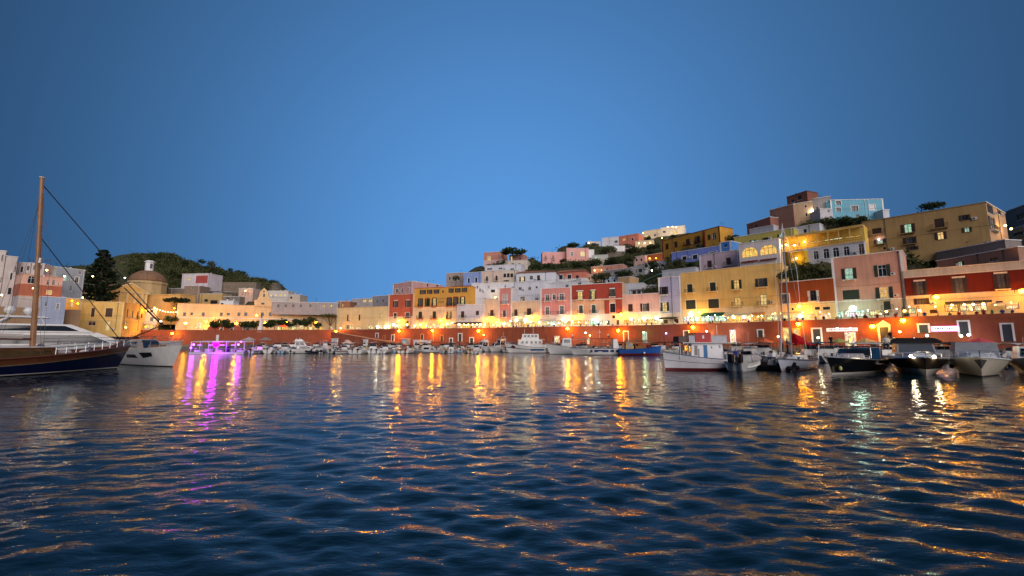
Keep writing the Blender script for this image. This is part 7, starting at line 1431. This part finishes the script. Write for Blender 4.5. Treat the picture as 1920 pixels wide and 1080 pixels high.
# ------------------------------------------------------------------ people
def person_mesh(pose):
    """one skinned body; material slots: 0 trousers, 1 top, 2 skin, 3 hair"""
    J = {'pel': (0, 0, .95), 'che': (0, 0, 1.32), 'nek': (0, 0, 1.50), 'hd0': (0, -.01, 1.60), 'hd1': (0, -.02, 1.74)}
    for s, k in ((-1, 'l'), (1, 'r')):
        J['sh' + k] = (s * .19, 0, 1.43); J['el' + k] = (s * .25, .02, 1.15); J['ha' + k] = (s * .24, -.06, .88); J['hf' + k] = (s * .24, -.10, .80)
        J['hi' + k] = (s * .10, 0, .90); J['kn' + k] = (s * .11, -.02, .50); J['an' + k] = (s * .11, .02, .08); J['to' + k] = (s * .12, -.16, .03)
    if pose == 'lean':
        for s, k in ((-1, 'l'), (1, 'r')): J['el' + k] = (s * .24, -.22, 1.16); J['ha' + k] = (s * .12, -.42, 1.10); J['hf' + k] = (s * .05, -.48, 1.10)
    if pose == 'walk':
        J['knl'] = (-.11, -.2, .52); J['anl'] = (-.11, -.28, .1); J['tol'] = (-.11, -.45, .06); J['anr'] = (.11, .3, .12); J['tor'] = (.11, .16, .05); J['har'] = (.24, -.26, .95); J['hfr'] = (.24, -.33, .92)
    if pose == 'sit':
        for k in J:
            x, y, z = J[k]
            if k[:2] not in ('kn', 'an', 'to'): J[k] = (x, y, z - .45)
        for s, k in ((-1, 'l'), (1, 'r')): J['kn' + k] = (s * .12, -.45, .50); J['an' + k] = (s * .12, -.42, .08); J['to' + k] = (s * .12, -.58, .03); J['ha' + k] = (s * .15, -.35, .60); J['hf' + k] = (s * .12, -.42, .58)
    E = [('pel', 'che'), ('che', 'nek'), ('nek', 'hd0'), ('hd0', 'hd1')]
    for k in 'lr': E += [('che', 'sh' + k), ('sh' + k, 'el' + k), ('el' + k, 'ha' + k), ('ha' + k, 'hf' + k), ('pel', 'hi' + k), ('hi' + k, 'kn' + k), ('kn' + k, 'an' + k), ('an' + k, 'to' + k)]
    RAD = dict(pel=.15, che=.155, nek=.06, hd0=.085, hd1=.085, sh=.075, el=.05, ha=.035, hf=.03, hi=.10, kn=.065, an=.045, to=.04)
    keys = list(J); me = bpy.data.meshes.new('body'); me.from_pydata([J[k] for k in keys], [(keys.index(a), keys.index(b)) for a, b in E], [])
    o = bpy.data.objects.new('body', me); C.objects.link(o); md = o.modifiers.new('skin', 'SKIN'); me.skin_vertices or None
    for i, k in enumerate(keys):
        q = RAD.get(k, RAD.get(k[:2], .05)); me.skin_vertices[0].data[i].radius = (q * (1.15 if k in ('che', 'pel') else 1), q * (.75 if k in ('che', 'pel') else 1)); me.skin_vertices[0].data[i].use_root = k == 'pel'
    o.modifiers.new('sub', 'SUBSURF').levels = 1
    dg = bpy.context.evaluated_depsgraph_get(); dg.update(); m2 = bpy.data.meshes.new_from_object(o.evaluated_get(dg)); bpy.data.objects.remove(o)
    top = {'sit': -.45}.get(pose, 0)
    m2.materials.clear()
    for c in ((40, 44, 60), (120, 60, 60), (196, 150, 124), (40, 28, 22)): m2.materials.append(cloth(c))
    for p in m2.polygons:
        c = p.center; z = c.z - top
        p.material_index = 3 if z > 1.70 or (z > 1.6 and c.y > .03) else 2 if z > 1.50 else (2 if abs(c.x) > .2 and z < 1.12 and (pose not in ('lean', 'sit')) else 1) if z > .98 and not (pose == 'sit' and c.y < -.2) else 0 if not (abs(c.x) > .2 and z < 1.0 and pose != 'sit') else 2
        p.use_smooth = True
    m2.name = 'person'; return m2
PM = {k: person_mesh(k) for k in ('stand', 'lean', 'walk', 'sit')}
TOPC = dict(white=(220, 216, 210), black=(28, 28, 32), red=(160, 44, 44), blue=(44, 60, 130), grey=(120, 120, 124), pink=(210, 150, 150), green=(70, 100, 70), cream=(220, 200, 160))
def person(label, pos, pose, top, rz=0.0, leg=(40, 44, 60), group=None, k=1.0):
    o = bpy.data.objects.new('person', PM[pose]); C.objects.link(o); o.location = pos; o.rotation_euler = (0, 0, rz); o.scale = (k, k, k)
    for i, c in ((0, leg), (1, TOPC[top])): o.material_slots[i].link = 'OBJECT'; o.material_slots[i].material = cloth(c)
    return tag(o, label, 'person', group)
rng = random.Random(31)
PLACES = [(690, 'by the cafe beside the ramp'), (700, 'by the cafe beside the ramp'), (722, 'by the cafe beside the ramp'), (735, 'under the brick red house'), (742, 'under the brick red house'), (757, 'under the brick red house'), (777, 'at the corner of the yellow hotel'), (783, 'at the corner of the yellow hotel'), (799, 'before the yellow hotel'), (832, 'before the yellow hotel'), (848, 'before the yellow hotel'), (880, 'under the dark awning'), (891, 'under the dark awning'), (905, 'under the dark awning'), (921, 'before the slim cream house'), (937, 'before the slim pink house'), (954, 'before the slim pink house'), (966, 'under the long balcony'), (974, 'under the long balcony'), (988, 'under the long balcony'), (1002, 'under the long balcony'), (1024, 'before the pink house'), (1038, 'before the pink house'), (1049, 'before the pink house'),
          (1074, 'before the dark red house'), (1088, 'before the dark red house'), (1099, 'before the dark red house'), (1122, 'before the green lit shop'), (1176, 'before the pale pink shops'), (1194, 'before the pale pink shops'), (1209, 'before the pale pink shops'), (1221, 'before the pale pink shops'), (1262, 'before the lavender house'), (1284, 'under the dazzling floodlight'), (1304, 'under the dazzling floodlight'), (1336, 'under the green awning'), (1352, 'under the green awning'), (1371, 'under the striped awning'), (1392, 'under the striped awning'), (1418, 'under the tan awning'), (1431, 'under the tan awning'), (1447, 'at the end of the big yellow house'), (1453, 'at the end of the big yellow house'), (1472, 'before the orange house'), (1488, 'before the orange house'), (1506, 'before the orange house'), (1528, 'before the orange house'), (1546, 'before the orange house'), (1573, 'in the greenish shop light'), (1590, 'in the greenish shop light'), (1609, 'before the salmon house'), (1618, 'before the salmon house'), (1633, 'before the salmon house'), (1648, 'before the salmon house'), (1683, 'before the scarlet house'), (1706, 'before the scarlet house'), (1738, 'before the scarlet house'), (1762, 'before the scarlet house'), (1779, 'under the dark scarlet awning'), (1797, 'under the dark scarlet awning'), (1813, 'under the dark scarlet awning'), (1832, 'under the dark scarlet awning'), (1851, 'past the dark scarlet awning'), (1866, 'past the dark scarlet awning'), (1884, 'past the dark scarlet awning'), (1902, 'at the far end of the promenade')]
cnt = {}
PC = list(TOPC)
for i, (px, pl) in enumerate(PLACES):
    off = rng.choice((-.75, -.75, -1.6, -3.0, -4.5)); q = qpt(px, off); a = qframe(px)[1]; pose = 'lean' if off == -.75 and rng.random() < .5 else rng.choice(('stand', 'walk'))
    k = cnt.get(pl, 0); cnt[pl] = k + 1; c = PC[(i * 3 + k) % 8]
    rz = a + (0 if pose == 'lean' or rng.random() < .3 else rng.uniform(0, 6.28))
    how = dict(lean='leaning on the parapet', stand='standing', walk='walking')[pose]
    lb = f'person in {c} top {how} {pl}'
    if lb in cnt: c = PC[(i * 3 + k + 1) % 8]; lb = f'person in {c} top {how} {pl}'
    cnt[lb] = 1
    person(lb, (*q, ZP), pose, c, rz, rng.choice(((40, 44, 60), (30, 30, 32), (150, 130, 110), (90, 96, 110))), 'people strolling on the promenade', rng.uniform(.93, 1.06))
# man at the twin engine boat, people on the east boats, man at the ticket side, woman on the tour boat
def on_boat(px, py, Y, label, pose, top, rz, drop, leg=(40, 44, 60), k=1.0):
    p = at(px, py, Y); person(label, (p.x, p.y, p.z - drop * k), pose, top, rz, leg, None, k)
on_boat(1379, 652, 44.5, 'person in dark blue top standing at the stern of the twin engine boat', 'stand', 'blue', .4, 1.80, (44, 40, 44))
on_boat(1660, 627, 43.5, 'seated person with long dark hair in white top on the dark cruiser', 'sit', 'white', -.8, 1.36, k=1.1)
on_boat(1668, 618, 49, 'person in dark top standing under the white pediment door', 'stand', 'black', .3, 1.80, k=1.0)
on_boat(1073, 625, 103, 'person in white top seated on the roof of the high bow tour boat', 'sit', 'white', 0, 1.36)
on_boat(1140, 624, 104, 'person in cream top seated on the engine house of the dark canopied tour boat', 'sit', 'cream', .5, 1.36)
on_boat(1464, 629, 47, 'person in pink top standing beside the yacht mast', 'stand', 'pink', .2, 1.80); on_boat(1475, 634, 46.5, 'person in grey top bending by the red sail cover', 'lean', 'grey', 1.2, 1.72)
on_boat(1557, 628, 62, 'person in black top standing below the long shop sign', 'stand', 'black', 0, 1.80)
on_boat(78, 639, 43.5, 'person in grey top sitting on the schooner deck', 'sit', 'grey', .5, 1.36)

QUAYP = [(772, 'by the green lit kiosk'), (812, 'below the hotel lamp'), (872, 'by the white framed quay door'), (960, 'behind the fishing vessel'), (1102, 'by the tour boat floodlight'), (1185, 'behind the blue boat'), (1262, 'by the door ahead of the trawler'), (1356, 'at the lit quay doorway'), (1428, 'under the orange parasol'), (1516, 'at the framed shop door'), (1578, 'by the quay arch'), (1612, 'past the quay arch'), (1700, 'under the yellow lit parasol'), (1733, 'below the small quay window'), (1772, 'under the neon sign'), (1808, 'at the green panel'), (1856, 'by the pink parasol')]
for i, (px, pl) in enumerate(QUAYP):
    q = qpt(px, 2.2 + (i % 3) * 1.2); c = PC[(i * 5 + 1) % 8]; ps = ('stand', 'walk')[i % 2]
    person(f'person in {c} top {dict(stand="standing", walk="walking")[ps]} on the lower quay {pl}', (*q, ZL), ps, c, i * 1.3, group='people on the lower quay')
# ------------------------------------------------------------------ parasols, stalls, monument, small things of the quay
def parasol(label, pos, r, h, mat, group=None, drop=.7, cat='parasol'):
    e = tag(empty('parasol', pos), label, cat, group); m = MB(); n = 8
    ring = [(r * math.cos(2 * math.pi * k / n), r * math.sin(2 * math.pi * k / n), h - drop) for k in range(n)]
    for k in range(n):
        a, b = ring[k], ring[(k + 1) % n]; mid = ((a[0] + b[0]) * .28, (a[1] + b[1]) * .28, h - drop * .42)
        m.add([(0, 0, h), a, b], ((0, 1, 2),)); m.add([(0, 0, h - .03), (a[0], a[1], a[2] - .18), (b[0], b[1], b[2] - .18)], ((0, 2, 1),)); m.quad(a, b, (b[0], b[1], b[2] - .18), (a[0], a[1], a[2] - .18))
    m.build('canopy', mat, e); m = MB(); m.tube([(0, 0, 0), (0, 0, h + .15)], .04, 6); m.build('pole', IRON, e)
    m = MB()
    for k in range(n): m.tube([(0, 0, h * .72), (ring[k][0] * .6, ring[k][1] * .6, h - drop * .6)], .018, 3)
    m.build('rib', IRON, e); m = MB(); m.lathe((0, 0, 0), [(.35, 0), (.35, .08), (.06, .14)], 10); m.build('base', IRON, e)
    return e
q = qpt(485, 6.2); parasol('big pale grey parasol on the lower quay over the white motorboat', (*q, ZL), 2.5, 3.7, cloth((186, 176, 172)), drop=1.1); q = qpt(515, 6.2); parasol('big darker grey parasol next to the pale one on the lower quay', (*q, ZL), 2.5, 3.7, cloth((150, 138, 134)), drop=1.1)
q = qpt(664, 9.5); parasol('low pale closed cover parasol beside the ramp kiosk', (*q, ZL - 1.0), 1.9, 3.2, cloth((220, 190, 176)), drop=1.2); q = qpt(692, 9.5); parasol('wide pale parasol in front of the ramp wall', (*q, ZL - 1.0), 2.1, 3.6, cloth((226, 196, 180)), drop=1.3)
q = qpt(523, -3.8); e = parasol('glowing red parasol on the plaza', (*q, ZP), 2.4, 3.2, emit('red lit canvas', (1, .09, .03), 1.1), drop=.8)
li = bpy.data.lights.new('red_lamp', 'POINT'); li.energy, li.color, li.shadow_soft_size = 120, (1, .12, .04), .2; lo = bpy.data.objects.new('red_lamp', li); C.objects.link(lo); lo.parent = e; lo.location = (0, -1.0, 1.9)
lamp(505, 611, DQ(505) + 4.5, 'small green lamp in the plaza trees beside the red parasol', (.05, 1, .25), 120, 'bulb', .22, None, cat='lamp', strength=10)
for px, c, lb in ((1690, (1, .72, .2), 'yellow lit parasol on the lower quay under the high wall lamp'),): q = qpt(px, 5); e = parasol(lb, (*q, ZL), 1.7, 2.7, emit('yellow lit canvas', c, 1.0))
for px, mt, lb in ((1455, cloth((214, 110, 70)), 'orange parasol lit from below beside the yacht mast'), (1640, cloth((196, 170, 110)), 'sandy parasol on the lower quay by the lit arch'), (1590, cloth((150, 160, 96)), 'dull green parasol before the quay arch'), (1846, cloth((206, 90, 96)), 'pink parasol on the lower quay past the green panel')):
    q = qpt(px, 5.5); parasol(lb, (*q, ZL), 1.6, 2.6, mt)
for px, py, c, w, lb in ((1459, 631, WARM, 120, 'white lamp under the orange parasol'), (1325, 621, (1, .9, .6), 250, 'bright white lamp behind the red box trawler'), (1374, 622, (1, .92, .9), 250, 'bright white lamp at the lit quay doorway'), (1098, 624, (1, .95, .8), 160, 'tall white floodlight behind the tour boats'), (1106, 629, WARM, 160, 'warm lamp low behind the tour boats'), (907, 628, WARM, 150, 'warm lamp behind the flybridge cruiser'), (1207, 623, (.3, 1, .4), 60, 'green lamp in the quay window'), (1249, 625, (.35, .3, 1), 60, 'blue violet lamp behind the canopy boat'), (1570, 616, (1, .8, .7), 70, 'first picture light over the long shop sign'), (1595, 616, (1, .8, .7), 70, 'second picture light over the long shop sign'), (1738, 629, (.5, 1, .85), 120, 'teal white lamp under the neon sign'), (1816, 628, (.8, .5, 1), 90, 'violet lamp under the green panel'), (1802, 630, (.8, 1, .4), 70, 'lime lamp beside the violet one'), (1687, 622, (1, .62, .12), 150, 'yellow lamp under the lit parasol'), (1534, 633, (1, .95, .6), 120, 'shop lamp in the framed quay door')):
    lamp(px, py, DQo(px, 2.2), lb, c, w, 'bulb', .2, None, cat='lamp', strength=16)
# lit stalls along the plaza
for i, px in enumerate((514, 522, 529, 542, 550, 564, 574, 584, 594, 613)):
    q = qpt(px, -2.2); a = qframe(px)[1]; w = 1.5
    e = tag(empty('market_stall', (*q, ZP), a), 'small lit market stall, the ' + ORD[i] + ' from the obelisk under the plaza trees', 'stall', 'lit stalls along the plaza')
    m = MB(); m.box(-w / 2, 0, 0, w / 2, .6, .95); m.build('counter', DBROWN, e); m = MB(); m.box(-w / 2, .9, 1.0, w / 2, .95, 2.1); m.build('lit_shelf', SHOPY if i % 3 else SHOPW, e)
    m = MB(); m.hexa([(-w / 2 - .1, -.3, 2.15), (w / 2 + .1, -.3, 2.15), (w / 2 + .1, 1.0, 2.3), (-w / 2 - .1, 1.0, 2.3), (-w / 2 - .1, -.3, 2.2), (w / 2 + .1, -.3, 2.2), (w / 2 + .1, 1.0, 2.5), (-w / 2 - .1, 1.0, 2.5)]); m.build('awning', AWN['s'], e)
    m = MB()
    for x in (-w / 2, w / 2 - .06):
        for y in (-.2, .85): m.box(x, y, 0, x + .06, y + .06, 2.15)
    m.build('stall_frame', IRON, e)
# monument
q = qpt(484.5, -.9); e = tag(empty('monument', (*q, ZP)), 'white stone obelisk monument with a figure on the parapet', 'monument')
m = MB(); m.lathe((0, 0, 0), [(1.3, 0), (1.3, 1.1), (1.0, 1.2), (.95, 2.0)], 4, math.pi / 4); m.build('pedestal', WHITE, e); m = MB(); m.lathe((0, 0, 2.0), [(.75, 0), (.5, 3.4), (.62, 3.45), (.6, 3.7), (.3, 3.75)], 4, math.pi / 4); m.build('shaft', WHITE, e)
m = MB(); m.lathe((0, 0, 5.75), [(.22, 0), (.26, .4), (.20, .8), (.25, 1.1), (.12, 1.25), (.13, 1.45), (.05, 1.6)], 8); m.tube([(.2, 0, 6.8), (.5, -.1, 7.4)], .06, 5); m.build('statue', surf('bronze', (.08, .07, .05), .5), e)
# sandy arches and red vaults at the plaza edge
for px0, px1, py, mt, lb in ((372, 437, 606, BRICK, 'wide rose vault front with white framed door on the plaza'), (438, 462, 606, SAND, 'sandy vault front with a dark door on the plaza')):
    a, b = qpt(px0, -4.4), qpt(px1, -4.4); d = b - a; W = d.length; h = (619 - py) / 800 * a.y + .2
    e = tag(empty('vault_front', (*a, ZP), math.atan2(d.y, d.x)), lb, 'building'); n = 14
    P = [(0, 0), (W, 0)] + [(W / 2 + W / 2 * math.cos(math.pi * k / n), h * .55 + h * .45 * math.sin(math.pi * k / n)) for k in range(n + 1)]
    m = MB(); k = len(P); m.add([(u, 0, v) for u, v in P] + [(u, 2.4, v) for u, v in P], [tuple(range(k)), tuple(range(k, 2 * k))[::-1]] + [(i, i + k, (i + 1) % k + k, (i + 1) % k) for i in range(k)]); m.build('wall', mt, e)
    for f in (.42, .72) if W > 9 else (.5,):
        m = MB(); m.box(W * f - .9, -.08, 0, W * f + .9, -.003, h * .62); s = m.build('door_surround', WHITE, e); m = MB(); m.box(W * f - .55, -.12, 0, W * f + .55, -.083, h * .5); m.build('door', DBROWN, s)
def tbl(px):
    h = [h for h in HOUSES if h['zvis'] < ZP + .1 and h['px'][0] <= px <= h['px'][1] and h['px'][0] > 600]
    n = h[0]['root'].name.replace('_', ' ') if h else 'parapet'; TBN[n] = TBN.get(n, 0) + 1
    return f'small round cafe table with two chairs, the {ORD[TBN[n] - 1]} along the {n}'
# cafe tables with people-height clutter and planters behind the parapet
TBN = {}
for i, px in enumerate(range(646, 1930, 31)):
    if 1150 < px < 1165: continue
    q = qpt(px, -1.9 - (i % 3) * 1.1); e = tag(empty('cafe_table', (*q, ZP), qframe(px)[1]), tbl(px), 'table', 'cafe tables along the promenade')
    m = MB(); m.lathe((0, 0, .70), [(.42, 0), (.42, .04), (.02, .045)], 12); m.build('table_top', WHITE, e); m = MB(); m.tube([(0, 0, 0), (0, 0, .7)], .04, 6); m.lathe((0, 0, 0), [(.25, 0), (.22, .04), (.05, .06)], 8); m.build('table_leg', IRON, e)
    m = MB()
    for s in (-1, 1):
        x = s * .75; m.box(x - .2, -.2, .43, x + .2, .2, .46); m.box(x + s * .17, -.2, .46, x + s * .2, .2, .9)
        for dx in (-.17, .14):
            for dy in (-.18, .15): m.box(x + dx, dy, 0, x + dx + .03, dy + .03, .43)
    m.build('chair', IRON, e)
for i, (px, lb) in enumerate(((1016, 'before the pink house shop'), (1112, 'before the green lit shop'), (1240, 'before the lavender house'), (1330, 'beside the green awning'), (1470, 'before the orange house'), (1570, 'before the salmon house'), (1625, 'under the salmon house balcony'), (1700, 'before the scarlet house'))):
    q = qpt(px, -1.2); e = tag(empty('potted_plant', (*q, ZP)), 'potted shrub on the promenade ' + lb, 'plant'); m = MB(); m.lathe((0, 0, 0), [(.22, 0), (.32, .5), (.35, .5), (.3, .46), (.02, .44)], 10); m.build('pot', TILE, e)
    r_ = random.Random(px); leaves_mesh('foliage', [(r_.gauss(0, .22), r_.gauss(0, .22), .95 + r_.gauss(0, .25)) for _ in range(160)], .1, LG, e, px)
# mint awning on the slope, rock face, aerial posts
fr = Frame(at(1207, 640, 152), at(1241, 640, 146)); z0, z1 = at(1207, 529, 152).z, at(1241, 514, 146).z
e = tag(empty('garden_awning', (*fr.pt(0), z0), fr.ang), 'mint green slanting awning on the slope', 'awning'); W = fr.W
m = MB()
for i in range(6): x0, x1 = W * i / 6 + .03, W * (i + 1) / 6 - .03; za, zb = (z1 - z0) * i / 6, (z1 - z0) * (i + 1) / 6; m.hexa([(x0, 0, za), (x1, 0, zb), (x1, 4, zb + 1), (x0, 4, za + 1), (x0, 0, za + .1), (x1, 0, zb + .1), (x1, 4, zb + 1.1), (x0, 4, za + 1.1)])
m.build('canvas', cloth((150, 206, 180)), e); m = MB()
for x in (0.1, W / 2, W - .1): m.tube([(x, .05, -2.2), (x, .05, (z1 - z0) * x / W)], .05, 5)
m.build('post', IRON, e)
fr = Frame(at(372, 640, 212), at(400, 640, 211)); z0 = at(372, 552, 212).z
e = tag(empty('white_canopy', (*fr.pt(0), z0), fr.ang), 'white flat sun canopy below the two tone house', 'awning'); m = MB(); m.box(0, 0, 1.6, fr.W, 3, 1.75); m.build('canvas', GELW, e); m = MB(); [m.tube([(x, .1, 0), (x, .1, 1.6)], .05, 5) for x in (.1, fr.W - .1)]; m.build('post', IRON, e)
fr = Frame(at(413, 640, 212), at(430, 640, 211)); z0 = at(413, 553, 212).z
e = tag(empty('white_canopy', (*fr.pt(0), z0), fr.ang), 'white sun canopy beside the rosy box house', 'awning'); m = MB(); m.box(0, 0, 1.6, fr.W, 3, 1.75); m.build('canvas', GELW, e); m = MB(); [m.tube([(x, .1, 0), (x, .1, 1.6)], .05, 5) for x in (.1, fr.W - .1)]; m.build('post', IRON, e)
# pale rock cliff at the end of the west ridge
def cliff():
    r_ = np.random.RandomState(2); m = MB(); n = 16; k = 9; c = at(517, 546, 251); rows = []
    for i in range(k):
        z = i / (k - 1); rows.append([(3.8 * (1.05 - .55 * z) * math.cos(2 * math.pi * j / n) * r_.uniform(.8, 1.2), 5 * (1.05 - .5 * z) * math.sin(2 * math.pi * j / n) * r_.uniform(.8, 1.2), -2 + z * 6.6 + r_.uniform(-.3, .3)) for j in range(n)])
    m.loft(rows); o = m.build('cliff', surf('pale cliff rock', (.20, .16, .12), .95, var=.5, scale=.5, fine=2, bump=.7)); o.location = c; tag(o, 'pale bare rock at the end of the west ridge', 'rock')
cliff()
# buoys in the harbour
for px, py, col, lb in ((1086, 358, None, ''),):
    pass
